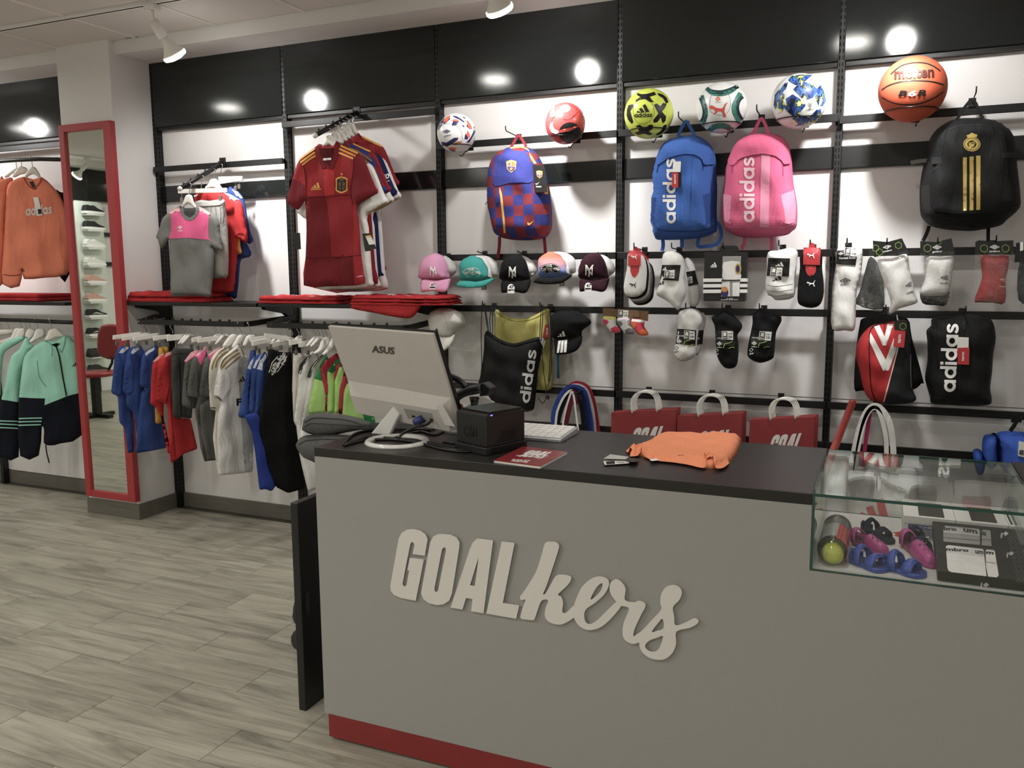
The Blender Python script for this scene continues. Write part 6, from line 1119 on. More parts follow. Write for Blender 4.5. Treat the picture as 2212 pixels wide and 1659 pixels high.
for s_, q in (('bro', cR(240, 1015, 358, 1024, 240, 982)), ('um', cR(418, 1030, 545, 1050, 418, 998)), ('mbro', cR(262, 1200, 465, 1212, 262, 1170)), ('um', cR(525, 1225, 600, 1234, 525, 1195)), ('m', cR(622, 1228, 690, 1234, 622, 1206)), ('o', cR(584, 1060, 622, 1066, 584, 1028))): text(ub, s_, *q, INK_K, t, bold=.04, e=.0022)
for q in (cR(588, 1095, 664, 1100, 664, 1104, 588, 1099), cR(240, 1078, 566, 1105, 566, 1110, 240, 1083), cR(618, 1300, 712, 1310, 712, 1313, 618, 1303)): flat('fold', ub, q, SG, t, e=.002)
flat('logo', ub, logo(*cR(775, 1070, 822, 1065, 775, 1030), DIAMOND), INK_W, t, e=.001); flat('logo', ub, logo(*cR(822, 1245, 872, 1242, 822, 1208), DIAMOND), INK_W, t, e=.001); text(ub, 'umbro', *cR(772, 1042, 766, 1088, 752, 1040), INK_W, t, e=.001); text(ub, 'umbro', *cR(822, 1220, 818, 1265, 804, 1216), INK_W, t, e=.001)
dm = []
for i in range(12):
    for j in range(5):
        x = 800+i*9+j*44-(i % 2)*4; y_ = 1025+i*42+j*2-(i % 2)*0
        if x < 960: dm += logo(*cR(x, y_, x+40, y_+3, x, y_-40), [DIAMOND[0]])
flat('pattern_print', ub, dm, mat('print_darkgrey', (98, 98, 98), .5), t, e=.0008)
fb = Sheet((0, 0, 0)); fb.O, fb.U, fb.V, fb.N = P0, Vector((1, 0, 0)), NB, -up_
flat('logo', fb, logo(*cR(592, 1525, 645, 1530, 600, 1485), DIAMOND), INK_W, t, e=.001); text(fb, 'umbro', *cR(590, 1490, 584, 1545, 570, 1488), INK_W, t, e=.001)
# ------------------------------------------------------------------ clothes, hangers and the rails that carry them
HNG = mat('hanger_white', (234, 230, 222), .45); WIREC = mat('hook_chrome', (190, 190, 188), .22, metal=1)
def hanger(label, sh, hk, body, dep=.008):
    t = thing('clothes_hanger', label, 'hanger'); Cloth('hanger_body', body, sh, HNG, t, dep, .012, .007, dep)
    MB().tube([sh.pt(*p) for p in cm2(hk, 3, False)], .0022, 7).build('hook', WIREC, t, True); return t
def bar_hanger(label, sh, hk, bar, clips=()):
    t = thing('clip_hanger', label, 'hanger'); MB().prism([sh.pt(*p) for p in bar][::-1], -sh.N*.014).build('bar', HNG, t, bevel=.002)
    MB().tube([sh.pt(*p) for p in cm2(hk, 3, False)], .0022, 7).build('hook', WIREC, t, True)
    for q in clips: 
        MB().tube([sh.pt(q[0], q[1]-9, .003), sh.pt(q[0], q[1], .003)], .0016, 6).build('clip_wire', WIREC, t); MB().obox(sh.pt(q[0], q[1]+3, .006), (sh.U, sh.V, sh.N), (.009, .013, .005)).build('clip', mat('clip_metal', (150, 148, 142), .3, metal=.8), t, bevel=.001)
    return t
def garment(label, sh, out, m, parts=(), cat='shirt', name='shirt', depth=.017, k=2, w=.036, folds=None, smooth=True, res=.016):
    t = thing(name, label, cat)
    c = Cloth('body', out, sh, m, t, depth, w, res, depth*.6, folds or wr(.005, .004, .003, 42, 9), smooth, k, [p[1] for p in parts if p[0] == '%'])
    for p in parts:
        kind, poly, mm = p[:3]; e = p[3] if len(p) > 3 else .0015
        if kind.startswith('%'): c.region(poly, mm)
        elif kind.startswith('~'): strap(kind[1:], c, poly[0], poly[1], mm, t, .0012, e)
        elif kind.startswith('&'): decal(kind[1:], c, poly, m, t, e=.002, thick=.012)
        elif kind.startswith('@'): text(c, kind[1:], *poly, mm, t, e=e, bold=.03)
        elif kind.startswith('#'): decal('logo', c, logo(*poly, {'b': BARS, 'd': DIAMOND, 's': SWOOSH, 'c': CAT}[kind[1]]), mm, t, e=e, res=4)
        else: decal(kind, c, poly, mm, t, e=e)
    return t, c
F_ = lambda n, c: fab('cloth_'+n, c)
GR = F_('grey', (122, 122, 119)); GRL = F_('light_grey', (168, 166, 160)); GRD = F_('dark_grey', (70, 71, 70)); PNK = F_('pink', (238, 82, 146)); PKW = fab('cloth_pink_print', (244, 176, 182), noise=.25, nscale=90)
RDC = F_('red', (196, 28, 34)); RDD = F_('deep_red', (116, 14, 24)); BLC = F_('royal', (42, 72, 142)); YLC = F_('yellow', (232, 172, 40)); WHC = F_('white', (228, 226, 222)); BKC = F_('black', (16, 16, 18)); NVC = F_('navy', (24, 34, 84)); WHS = fab('cloth_offwhite', (222, 218, 208))
# --- waterfall arms
def arm(label, a, Ya, b, studs=6):
    p = at(*a, Ya); q = atx(*b, p.x); t = thing('waterfall_arm', label, 'rail'); d = (q-p).normalized()
    MB().tube([p, q], .0125, 12).build('arm_tube', BLACK, t, True); MB().tube([q-d*.001, q+d*.012], .0132, 12).build('end_cap', mat('cap_white', (226, 222, 206), .4), t, True)
    for i in range(studs): c = p+(q-p)*((i+.6)/studs); MB().tube([c, c+Z*.024], [.004, .0055], 8).build('stud', BLACK, t, True)
    bx('bracket', p.x-.022, p.x+.022, 4.078, 4.0865, p.z-.030, p.z+.030, BLACK, t, .002); return p, q
def on_arm(pq, f): return pq[0]+(pq[1]-pq[0])*f
A1 = arm('black waterfall arm carrying the grey and pink shirt', (482, 352), 4.086, (390, 407)); A2 = arm('black waterfall arm carrying the dark red jerseys', (772, 243), 4.086, (682, 292))
def sheet_on(pq, f, ang=0): p = on_arm(pq, f); return Sheet((p.x, p.y, 0), ang)
# --- left bay arm: front to back
s1 = sheet_on(A1, .88, 6)
garment('grey short-sleeved shirt with a bright pink chest, front of its arm', s1, cD(345, 605, 290, 632, 220, 680, 152, 735, 122, 830, 82, 942, 104, 960, 132, 1062, 188, 1014, 222, 960, 228, 1100, 236, 1300, 242, 1552, 330, 1562, 450, 1552, 600, 1562, 658, 1576, 668, 1500, 690, 1300, 696, 1100, 682, 1040, 702, 1058, 776, 1082, 782, 1050, 760, 900, 752, 790, 720, 712, 650, 672, 530, 606, 470, 636, 400, 636), GR,
    [('pink_chest', cD(237, 682, 342, 662, 382, 742, 432, 766, 502, 726, 542, 662, 640, 702, 634, 850, 640, 942, 668, 985, 640, 966, 430, 946, 216, 954, 240, 880), PNK), ('shoulder_print', cD(222, 680, 325, 618, 345, 650, 340, 662, 237, 694), PKW, .002), ('shoulder_print', cD(535, 616, 600, 646, 660, 690, 640, 706, 542, 662), PKW, .002),
     ('painted_neck_shade', cD(368, 630, 500, 632, 484, 690, 434, 726, 388, 690), GRD, .002), ('~collar', (cD(350, 615, 362, 680, 395, 735, 434, 752, 480, 728, 510, 680, 522, 615), 6), GR, .002), ('#d', cD(306, 858, 366, 856, 306, 818), CARD_W, .003), ('@umbro', cD(314, 876, 362, 876, 314, 862), CARD_W, .003), ('~hem', (cD(240, 1535, 450, 1535, 660, 1550), 1.2), GRD)])  # dark grey patch painted as the shaded inside of the collar
hanger('white hanger in the collar of the grey and pink shirt', s1, cD(398, 360, 436, 366, 455, 392, 440, 440, 425, 500), cD(402, 495, 458, 495, 480, 560, 512, 624, 500, 640, 426, 584, 360, 640, 344, 622, 376, 550))
s2 = sheet_on(A1, .66, 4); bar_hanger('white clip hanger behind the grey and pink shirt', s2, cD(560, 285, 585, 300, 575, 340, 560, 390, 560, 430), cD(312, 478, 314, 432, 818, 418, 824, 466), [cD(355, 530)[0], cD(762, 512)[0]])
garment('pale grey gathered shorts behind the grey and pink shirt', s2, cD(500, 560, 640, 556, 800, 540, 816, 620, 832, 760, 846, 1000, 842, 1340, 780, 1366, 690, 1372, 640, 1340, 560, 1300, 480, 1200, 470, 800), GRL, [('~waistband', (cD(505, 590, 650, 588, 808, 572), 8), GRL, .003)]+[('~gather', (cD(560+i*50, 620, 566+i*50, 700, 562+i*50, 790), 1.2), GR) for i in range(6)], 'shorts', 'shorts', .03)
s3 = sheet_on(A1, .56, 4); garment('second grey shirt, only its sleeve showing', s3, cD(560, 640, 700, 660, 752, 760, 790, 900, 822, 1010, 796, 1040, 760, 1000, 740, 1100, 690, 1300, 600, 1300, 560, 900), GR)
s4 = sheet_on(A1, .42, 6); garment('bright red shirt hanging behind the pale grey shorts', s4, cD(480, 500, 600, 474, 780, 470, 880, 520, 962, 545, 1002, 625, 1032, 800, 1052, 962, 1010, 1000, 932, 942, 942, 1100, 922, 1300, 902, 1512, 780, 1520, 660, 1516, 640, 1200, 560, 900), RDC, [('shoulder_print', cD(790, 468, 850, 480, 900, 505, 962, 545, 930, 540, 906, 556, 880, 535, 855, 540, 860, 510), WHC), ('~sleeve_hem', (cD(935, 905, 990, 900, 1048, 945), 2), RDD), ('shoulder_print', cD(480, 500, 530, 486, 520, 500, 490, 515), WHC)])
hanger('white hanger of the bright red shirt', s4, cD(690, 215, 708, 230, 700, 270, 690, 330), cD(655, 330, 720, 325, 760, 390, 800, 450, 780, 470, 690, 420, 610, 440, 600, 410, 640, 370))
s5 = sheet_on(A1, .30, 4); garment('yellow shirt, a sliver under the red sleeve', s5, cD(850, 560, 930, 560, 960, 800, 972, 1020, 988, 1102, 962, 1118, 900, 1110, 860, 900), YLC)
s6 = sheet_on(A1, .20, 6); garment('royal blue shirt at the back of the left arm', s6, cD(830, 440, 900, 425, 960, 465, 1012, 545, 1042, 700, 1082, 900, 1112, 972, 1062, 1012, 1030, 985, 1088, 1100, 1062, 1150, 982, 1172, 962, 1300, 934, 1576, 866, 1560, 800, 1500, 800, 900), BLC, [('shoulder_print', cD(880, 430, 950, 462, 1000, 525, 975, 530, 950, 500, 930, 505, 910, 470), WHC)])
bar_hanger('white clip hanger above the royal blue shirt', s6, cD(770, 165, 786, 185, 770, 230, 765, 290), cD(745, 380, 735, 300, 985, 295, 990, 340), [cD(960, 390)[0], cD(920, 410)[0]])
# --- dark red jerseys on the second arm, front to back
J1 = F_('jersey_red', (160, 26, 36)); J2 = F_('jersey_dark', (112, 16, 26)); J3 = F_('jersey_mid', (142, 20, 30)); J4 = F_('jersey_sleeve', (122, 22, 36)); AMB = mat('print_amber', (232, 158, 44), .6); GLD = mat('print_bronze', (150, 122, 62), .6)
def jersey_out(dx, dy, long=0): return [(x+dx*.28944, y+dy*.28944) for x, y in cF(418, 478, 300, 570, 268, 650, 236, 760, 206, 872, 222, 902, 290, 946, 336, 882, 346, 905, 352, 1100, 346, 1300, 332, 1508+long, 500, 1516+long, 640, 1512+long, 790, 1494+long, 772, 1400, 756, 1200, 742, 1000, 736, 906, 886, 820, 868, 770, 830, 680, 784, 565, 740, 518, 600, 452, 584, 430, 520, 470, 450, 452)]
sj = [sheet_on(A2, f, 4) for f in (.84, .72, .62, .52, .42, .34, .26, .16)]
t, c = garment('dark red chequered football jersey with amber shoulder stripes, front of the arm', sj[0], jersey_out(0, 0), J1, [
    ('panel', cF(346, 852, 492, 842, 520, 1000, 540, 1290, 540, 1514, 334, 1506, 348, 1300, 354, 1100), J2), ('panel', cF(492, 842, 668, 828, 690, 850, 700, 1000, 700, 1290, 540, 1298, 520, 1000), J3), ('panel', cF(540, 1298, 700, 1290, 712, 1505, 540, 1514), J2), ('panel', cF(700, 1288, 762, 1282, 790, 1492, 712, 1504), J1), ('panel', cF(480, 642, 562, 640, 562, 832, 492, 842), F_('jersey_bright', (182, 30, 36)), .002),
    ('sleeve', cF(706, 530, 740, 522, 784, 568, 830, 682, 884, 820, 738, 904, 690, 850, 676, 800, 700, 650), J4, .0022), ('sleeve', cF(248, 715, 300, 730, 332, 760, 336, 880, 290, 944, 222, 900, 208, 870), J4, .0022), ('~seam', (cF(344, 850, 492, 842, 668, 828), 1.2), J2, .003), ('~seam', (cF(346, 1300, 540, 1298, 764, 1282), 1.2), J2, .003), ('~seam', (cF(290, 575, 335, 640, 345, 760, 346, 900), 1), J2, .003), ('~seam', (cF(705, 530, 700, 650, 676, 800, 700, 900), 1), J2, .003),
    ('painted_neck_shade', cF(458, 485, 566, 482, 548, 560, 522, 632, 500, 600, 470, 540), F_('jersey_inside_shade', (84, 12, 22)), .002), ('~collar', (cF(432, 470, 448, 550, 486, 632), 9), RDD, .003), ('~collar', (cF(584, 440, 570, 540, 530, 640), 10), RDD, .003), ('neck_label', cF(476, 560, 536, 556, 536, 572, 478, 576), CARD_W, .003),  # shade inside the neck is painted as a darker red patch
    ('~shoulder_stripe', (cF(414, 486, 350, 530, 296, 572), 4.2), AMB, .003), ('~shoulder_stripe', (cF(416, 514, 360, 552, 306, 592), 4.2), AMB, .003), ('~shoulder_stripe', (cF(420, 540, 370, 570, 318, 612), 4.2), AMB, .003), ('~shoulder_stripe', (cF(606, 464, 670, 494, 736, 522), 4.2), AMB, .003), ('~shoulder_stripe', (cF(598, 488, 660, 516, 718, 542), 4.2), AMB, .003), ('~shoulder_stripe', (cF(592, 516, 650, 540, 702, 562), 4.2), AMB, .003),
    ('#b', cF(390, 782, 452, 780, 396, 740), AMB, .003), ('@adidas', cF(386, 797, 462, 795, 386, 782), AMB, .003), ('small_print', cF(730, 1448, 778, 1440, 777, 1433, 729, 1440), PKL, .003)])
BRO = mat('print_bronze_dark', (96, 76, 36), .6)
decal('crest', c, cF(570, 712, 590, 700, 615, 695, 640, 700, 660, 712, 656, 760, 660, 800, 640, 812, 614, 822, 588, 814, 568, 798, 572, 750), AMB, t, e=.003, res=5); decal('crest', c, cF(580, 718, 614, 706, 650, 718, 648, 795, 614, 810, 580, 795), mat('crest_dark', (40, 22, 22), .6), t, e=.0036, res=5)
for q in (cF(590, 740, 610, 735, 610, 765, 590, 768), cF(620, 735, 640, 740, 640, 768, 620, 765), cF(592, 775, 610, 772, 610, 795, 596, 790), cF(620, 772, 638, 775, 636, 790, 620, 796), cF(600, 712, 614, 702, 630, 712, 628, 728, 602, 728)): decal('crest', c, q, BRO, t, e=.0042, res=5)
st5 = cF(615, 678)[0]; decal('star', c, [(st5[0]+(3.6 if i % 2 == 0 else 1.5)*math.sin(i*math.pi/5), st5[1]-(3.6 if i % 2 == 0 else 1.5)*math.cos(i*math.pi/5)) for i in range(10)], AMB, t, e=.003, res=3)
def stripes(dx, dy): return [('~shoulder_stripe', ([(x+dx*.28944, y+dy*.28944) for x, y in cF(*p)], 3.6), GLD, .002) for p in ((606, 464, 680, 494, 775, 560), (598, 488, 670, 520, 745, 575), (592, 516, 650, 545, 715, 590))]
def sleeve_band(dx, dy): return [('~cuff_band', ([(x+dx*.28944, y+dy*.28944) for x, y in cF(742, 892, 810, 860, 880, 812)], 2.2), GLD, .003)]
CHQ2 = CHK
specs = [(1, 76, 74, WHC, 'white jersey with bronze cuffs, just behind the dark red one', stripes(66, 20)+sleeve_band(76, 74), 20), (2, 66, -12, CHQ2, 'chequered blue and maroon jersey in the middle of the jersey arm', [], 10), (3, 96, -16, J3, 'second dark red jersey on the arm', [('~shoulder_stripe', ([(x+27, y-4) for x, y in cF(*p)], 3.6), AMB, .002) for p in ((606, 464, 670, 494, 736, 522), (598, 488, 660, 516, 718, 542))], 0),
         (4, 118, 62, WHC, 'second white jersey with bronze trim on the arm', stripes(110, 10)+sleeve_band(118, 62), 30), (5, 142, 8, NVC, 'navy jersey with white letters on its sleeve', [('@ko', [(x, y) for x, y in cF(918, 722, 972, 708, 916, 668)], INK_W, .003), ('~sleeve_line', (cF(918, 742, 972, 726), 2), INK_W, .003)], -60), (6, 172, 34, WHC, 'third white jersey, at the back of the jersey arm', sleeve_band(172, 34), 40), (7, 158, -62, J3, 'last dark red jersey against the wall', [('~shoulder_stripe', (cF(765, 396, 850, 440, 918, 470), 4), AMB, .003)], -100)]
WJ = []
for i, dx, dy, m_, lb, pr, lg in specs: WJ.append(garment(lb, sj[i], jersey_out(dx, dy, lg-dy), m_, pr)[0])
for i, dx in enumerate((0, 42, 70, 96, 120, 150)):
    o = lambda *p: [(x+dx*.28944, y-dx*.19) for x, y in cF(*p)]
    hanger('white hanger in the '+('collar of the front dark red jersey', 'first white jersey', 'chequered jersey', 'second dark red jersey', 'second white jersey', 'navy jersey')[i], sj[i], o(525, 338, 545, 345, 553, 362, 545, 395), o(505, 392, 552, 390, 572, 430, 590, 470, 560, 484, 520, 458, 462, 492, 468, 465, 492, 425))
wj = WJ[0]; flatp = lambda n, Y, p, m, t, e=0: flat(n, S(Y), p, m, t, e=e, thick=.0015)
for (q, lb, yy) in ((cF(768, 1122, 800, 1118, 832, 1250, 790, 1255), 'black swing tag of the white jersey, right side', 3.72), (cF(248, 1116, 305, 1116, 312, 1238, 262, 1242), 'black swing tag of the jerseys, left side', 3.73)): t = wj; flatp('swing_tag', yy, q, CARD_K, t)
t = wj; flatp('swing_tag', 3.71, cF(788, 1122, 826, 1118, 876, 1235, 828, 1240), CARD_K, t); flatp('white_label', 3.708, cF(792, 1140, 832, 1135, 862, 1200, 820, 1205), CARD_W, t); flatp('yellow_strip', 3.706, cF(796, 1138, 830, 1132, 834, 1142, 800, 1150), INK_Y, t)
# --- folded shirts on the shelves
FR = F_('folded_red', (190, 22, 30))
for (lb, p, Y, h_) in (('folded red shirts at the left end of the shelf', cE(160, 80, 400, 62, 580, 50, 600, 95, 800, 110, 942, 122, 945, 148, 600, 152, 170, 150), 3.84, 2), ('folded red shirts in the middle of the shelf', cE(1465, 160, 1490, 138, 1620, 125, 1750, 122, 1850, 108, 1920, 95, 2010, 115, 2212, 120, 2250, 150, 2200, 190, 1520, 196, 1480, 185), 3.83, 2), ('folded red shirts at the right end of the shelf', cF(678, 1650, 720, 1612, 820, 1592, 960, 1588, 1100, 1592, 1200, 1588, 1330, 1600, 1368, 1612, 1370, 1650, 1340, 1672, 1200, 1690, 1130, 1752, 1000, 1740, 690, 1682), 3.80, 3)):
    pz = [at(*q, Y) for q in p]; x0 = min(q.x for q in pz); x1 = max(q.x for q in pz); z0 = 1.3685; zt = max(q.z for q in pz); n = h_; dz = max(.012, (zt-z0)/n)
    for k in range(n):
        t = thing('folded_shirt', lb.replace('folded red shirts', '%s folded red shirt' % ('top', 'lower', 'third')[n-1-k]), 'clothing', group='folded red shirts on the wall shelves'); hs = Sheet((0, 0, z0+k*dz+.001), 0, 90); a = .006*k
        hs_out = [(x0+a, Y-.01+a), ((x0+x1)/2, Y-.018+a), (x1-a, Y-.012), (x1-a*.5, Y+.14), (x1-.02, Y+.25-a), ((x0+x1)/2, Y+.255), (x0+.01, Y+.25), (x0, Y+.12)]
        class _P(Sheet): pass
        hs.uv = lambda x, y, d=0, _o=hs: (x, y); hs.O = Vector((0, 0, hs.O.z)); hs.U = Vector((1, 0, 0)); hs.V = Vector((0, 1, 0)); hs.N = Z
        c = Cloth('folded_body', hs_out, hs, FR, t, dz*.95, .022, .02, 0, wr(.0025, .002, .002, 30, 40))
        if k == n-1: o = Sheet((0, 0, z0+k*dz+.001), 0, 90); c2 = c; q = [(x0+.35*(x1-x0), Y+.05), (x0+.6*(x1-x0), Y+.05), (x0+.35*(x1-x0), Y+.11)]; hs2 = hs; text(c, 'adidas', (q[0][0], q[0][1]), (q[1][0], q[1][1]), (q[2][0], q[2][1]), INK_W, t, e=.001)
    if h_ == 3:
        t = thing('folded_shirt', 'red shirt hanging over the front edge at the shelf end', 'clothing'); Cloth('draped_front', cF(690, 1650, 760, 1630, 1000, 1630, 1200, 1640, 1190, 1690, 1130, 1752, 1000, 1742, 850, 1712, 700, 1684), S(3.798), FR, t, .012, .02, .014, .006)
# --- low U-shaped clothes rails
def urail(label, x0, x1, xw0, xw1, Yf=3.78, z=1.25):
    t = thing('clothes_rail', label, 'rail'); pts = [(xw0, 4.118, z+.02), (xw0, 4.0, z+.015), (x0, Yf+.06, z), (x0+.015, Yf+.018, z), (x0+.06, Yf, z), (x1-.06, Yf, z), (x1-.015, Yf+.018, z), (x1, Yf+.06, z), (xw1, 4.0, z+.015), (xw1, 4.118, z+.02)]
    m = MB(); pts = [Vector(p) for p in pts]
    for dz in (0,):
        v = []; f = []
        for i, p in enumerate(pts):
            a = pts[max(i-1, 0)]; b = pts[min(i+1, len(pts)-1)]; d = (b-a); d.z = 0; d.normalize(); n_ = Vector((-d.y, d.x, 0))*.006
            v += [p+n_-Z*.015, p+n_+Z*.015, p-n_+Z*.015, p-n_-Z*.015]
        for i in range(len(pts)-1): f += [(i*4+j, i*4+(j+1) % 4, i*4+4+(j+1) % 4, i*4+4+j) for j in range(4)]
        m.add(v, f+[(0, 1, 2, 3), tuple(4*(len(pts)-1)+j for j in (3, 2, 1, 0))])
    m.build('rail_bar', BLACK, t); k = 10
    for i in range(k): x = x0+.1+(x1-x0-.2)*i/(k-1); MB().tube([(x, Yf, z+.014), (x, Yf, z+.026)], [.006, .008], 8).build('stud', BLACK, t, True)
    return t
urail('low black clothes rail with the blue and grey shirts', -4.13, -3.30, -4.205, -3.25); urail('low black clothes rail with the black and green shirts', -3.16, -2.26, -3.205, -2.24)
def hang(hx, ang=80, Y=3.78): p = at(*hx, Y); return Sheet((p.x, Y, 0), ang)
def rg(label, hx, out, m, parts=(), ang=80, **k):
    sh = hang(hx, ang); k.setdefault('depth', .010); k.setdefault('w', .015); k.setdefault('folds', wr(.006, .005, .003, 48, 7))
    return garment(label, sh, soft(out, 3), m, parts, smooth=False, **k)[1], sh
def slv(*p): return ('&sleeve', soft(cE(*p), 3), None)
hk = lambda x, y: cE(x-6, y+2, x, y-14, x+8, y+2, x+14, y+40, x+34, y+75, x+36, y+105)
def shp(*p): return ('shoulder_print', cE(*p), WHP)
WHP = fab('cloth_white_print', (206, 210, 226), noise=.35, nscale=120)
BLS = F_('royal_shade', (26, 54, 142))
rg('royal blue shirt nearest the column', cE(300, 345)[0], cE(70, 600, 130, 580, 175, 576, 212, 640, 216, 900, 212, 1200, 228, 1640, 168, 1659, 132, 1400, 82, 1346, 66, 1086, 0, 1056, 20, 850, 36, 690), BLC, [shp(75, 655, 110, 612, 168, 590, 175, 610, 140, 640, 110, 660), slv(62, 645, 37, 690, 22, 850, 3, 1053, 66, 1082, 95, 1060, 108, 930, 98, 760)])
rg('second royal blue shirt from the column', cE(345, 350)[0], cE(190, 605, 240, 588, 292, 580, 332, 650, 332, 1000, 382, 1500, 262, 1526, 226, 1250, 150, 1182, 146, 1062, 113, 1036, 126, 850, 150, 680), BLC, [shp(188, 655, 222, 612, 275, 592, 280, 620, 240, 650, 215, 670), slv(168, 682, 132, 830, 116, 1034, 147, 1059, 205, 1048, 213, 900, 216, 770)])
rg('third royal blue shirt, large, beside the red ones', cE(400, 355)[0], cE(335, 640, 440, 580, 470, 568, 478, 700, 472, 1000, 522, 1300, 552, 1600, 380, 1636, 242, 1655, 270, 1300, 300, 1042, 353, 1012, 280, 986, 286, 850, 302, 700), BLC, [shp(328, 670, 370, 625, 432, 596, 430, 630, 390, 650, 350, 685), slv(318, 700, 290, 850, 285, 982, 352, 1006, 360, 900, 365, 760)])
rg('yellow shirt between the blue and red ones', cE(445, 360)[0], cE(470, 600, 520, 594, 572, 594, 577, 700, 520, 1150, 497, 1360, 440, 1362, 436, 1200, 468, 900), YLC)
RPW = fab('cloth_red_print', (226, 150, 146), noise=.4, nscale=120)
rg('red shirt with pale shoulder print, rear of two', cE(573, 360)[0], cE(420, 742, 470, 690, 522, 658, 532, 800, 522, 1300, 602, 1650, 562, 1660, 500, 1300, 442, 1192, 388, 1166, 400, 900, 410, 780), RDC, [('shoulder_print', cE(415, 742, 470, 685, 522, 655, 525, 690, 470, 720, 425, 745), RPW)])
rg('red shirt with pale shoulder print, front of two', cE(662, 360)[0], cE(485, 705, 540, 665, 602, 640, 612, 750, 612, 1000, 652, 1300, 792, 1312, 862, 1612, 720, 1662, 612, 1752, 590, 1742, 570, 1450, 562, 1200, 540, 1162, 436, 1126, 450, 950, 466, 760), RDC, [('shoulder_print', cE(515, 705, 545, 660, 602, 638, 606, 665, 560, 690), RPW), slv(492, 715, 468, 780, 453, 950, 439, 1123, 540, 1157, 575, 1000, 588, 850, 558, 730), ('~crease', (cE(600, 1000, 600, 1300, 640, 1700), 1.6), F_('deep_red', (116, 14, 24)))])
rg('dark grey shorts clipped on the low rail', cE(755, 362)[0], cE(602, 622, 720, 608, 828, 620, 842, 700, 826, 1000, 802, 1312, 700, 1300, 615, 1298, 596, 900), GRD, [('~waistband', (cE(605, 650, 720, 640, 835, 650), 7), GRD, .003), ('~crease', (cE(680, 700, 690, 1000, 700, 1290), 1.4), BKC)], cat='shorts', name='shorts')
GRS = F_('mid_grey', (98, 98, 94))
for i, (hx, o, pk) in enumerate((((1000, 360), cE(736, 742, 800, 672, 862, 620, 880, 700, 862, 1200, 790, 1216, 700, 1176, 720, 900), cE(728, 742, 790, 660, 862, 616, 868, 660, 800, 710, 745, 752)), ((1040, 360), cE(796, 742, 830, 690, 942, 590, 962, 700, 982, 1100, 1012, 1500, 1002, 1722, 930, 1742, 890, 1600, 862, 1400, 832, 1232, 862, 1106, 752, 1086, 772, 900), cE(835, 690, 890, 630, 945, 590, 950, 640, 900, 780, 880, 760, 860, 710)), ((1090, 362), cE(920, 722, 962, 682, 1092, 594, 1112, 640, 1062, 1200, 1052, 1500, 1062, 1722, 962, 1732, 900, 1480, 880, 1182, 982, 1102, 878, 1072, 900, 850), cE(962, 680, 1030, 630, 1090, 592, 1105, 640, 1020, 700, 990, 760)))):
    rg('dark grey shirt with a pink shoulder, %s of three' % ('left', 'middle', 'right')[i], cE(*hx)[0], o, GRS, [(slv(742, 765, 724, 900, 704, 1172, 790, 1210, 800, 1000, 790, 800), slv(822, 715, 793, 780, 774, 900, 756, 1083, 860, 1102, 865, 950, 850, 790), slv(945, 712, 912, 820, 898, 950, 882, 1069, 978, 1098, 985, 950, 970, 770))[i], ('pink_shoulder', pk, PNK), ('shoulder_print', [(x, y-1) for x, y in pk[:3]]+[(pk[2][0], pk[2][1]+5), (pk[0][0]+5, pk[0][1])], PKW, .002)])
rg('white jersey with bronze shoulder stripes, rear of two', cE(1207, 362)[0], cE(1000, 700, 1050, 640, 1150, 580, 1192, 622, 1202, 900, 1160, 1300, 1202, 1840, 1060, 1850, 1012, 1500, 1042, 1226, 988, 1222, 984, 1180, 970, 900, 976, 790), WHS, [('~shoulder_stripe', (cE(1002, 820, 1020, 730, 1080, 650, 1150, 605), 3.5), GLD), ('~shoulder_stripe', (cE(1040, 800, 1060, 730, 1110, 675, 1165, 640), 3.5), GLD), ('~cuff_band', (cE(985, 1200, 1040, 1205), 2), BRO)])
c, sh = rg('white jersey with bronze shoulder stripes, front of two', cE(1360, 365)[0], cE(1072, 780, 1110, 700, 1250, 580, 1285, 565, 1322, 680, 1392, 690, 1402, 1000, 1422, 1500, 1406, 1842, 1240, 1862, 1066, 1874, 1056, 1500, 1060, 1300, 1092, 1150, 1020, 1102, 1040, 950, 1060, 850), WHC, [
    slv(1083, 830, 1062, 862, 1043, 950, 1024, 1099, 1090, 1145, 1150, 1060, 1188, 1000, 1172, 870, 1125, 800), ('~shoulder_stripe', (cE(1086, 800, 1120, 730, 1190, 665, 1262, 622), 4), GLD), ('~shoulder_stripe', (cE(1095, 825, 1140, 760, 1200, 705, 1280, 655), 4), GLD), ('~shoulder_stripe', (cE(1110, 845, 1170, 785, 1230, 735, 1290, 685), 3), GLD), ('~cuff_band', (cE(1028, 1080, 1062, 1095, 1096, 1122), 2), BRO, .0155), ('~cuff_band', (cE(1026, 1094, 1058, 1108, 1090, 1134), 1), BRO, .0155), ('~collar', (cE(1262, 560, 1290, 610, 1318, 690), 3.5), WHS, .003), ('~collar_line', (cE(1272, 565, 1300, 620, 1326, 690), 1.4), BRO, .005), ('#b', cE(1268, 950, 1335, 938, 1266, 892), INK_K), ('@Fly', cE(1250, 1205, 1400, 1190, 1246, 1112), INK_K, .002), ('side_panel', cE(1262, 760, 1300, 700, 1390, 695, 1400, 1000, 1420, 1500, 1404, 1836, 1330, 1845, 1290, 1300), F_('pale_grey_panel', (176, 178, 180)), .001)])
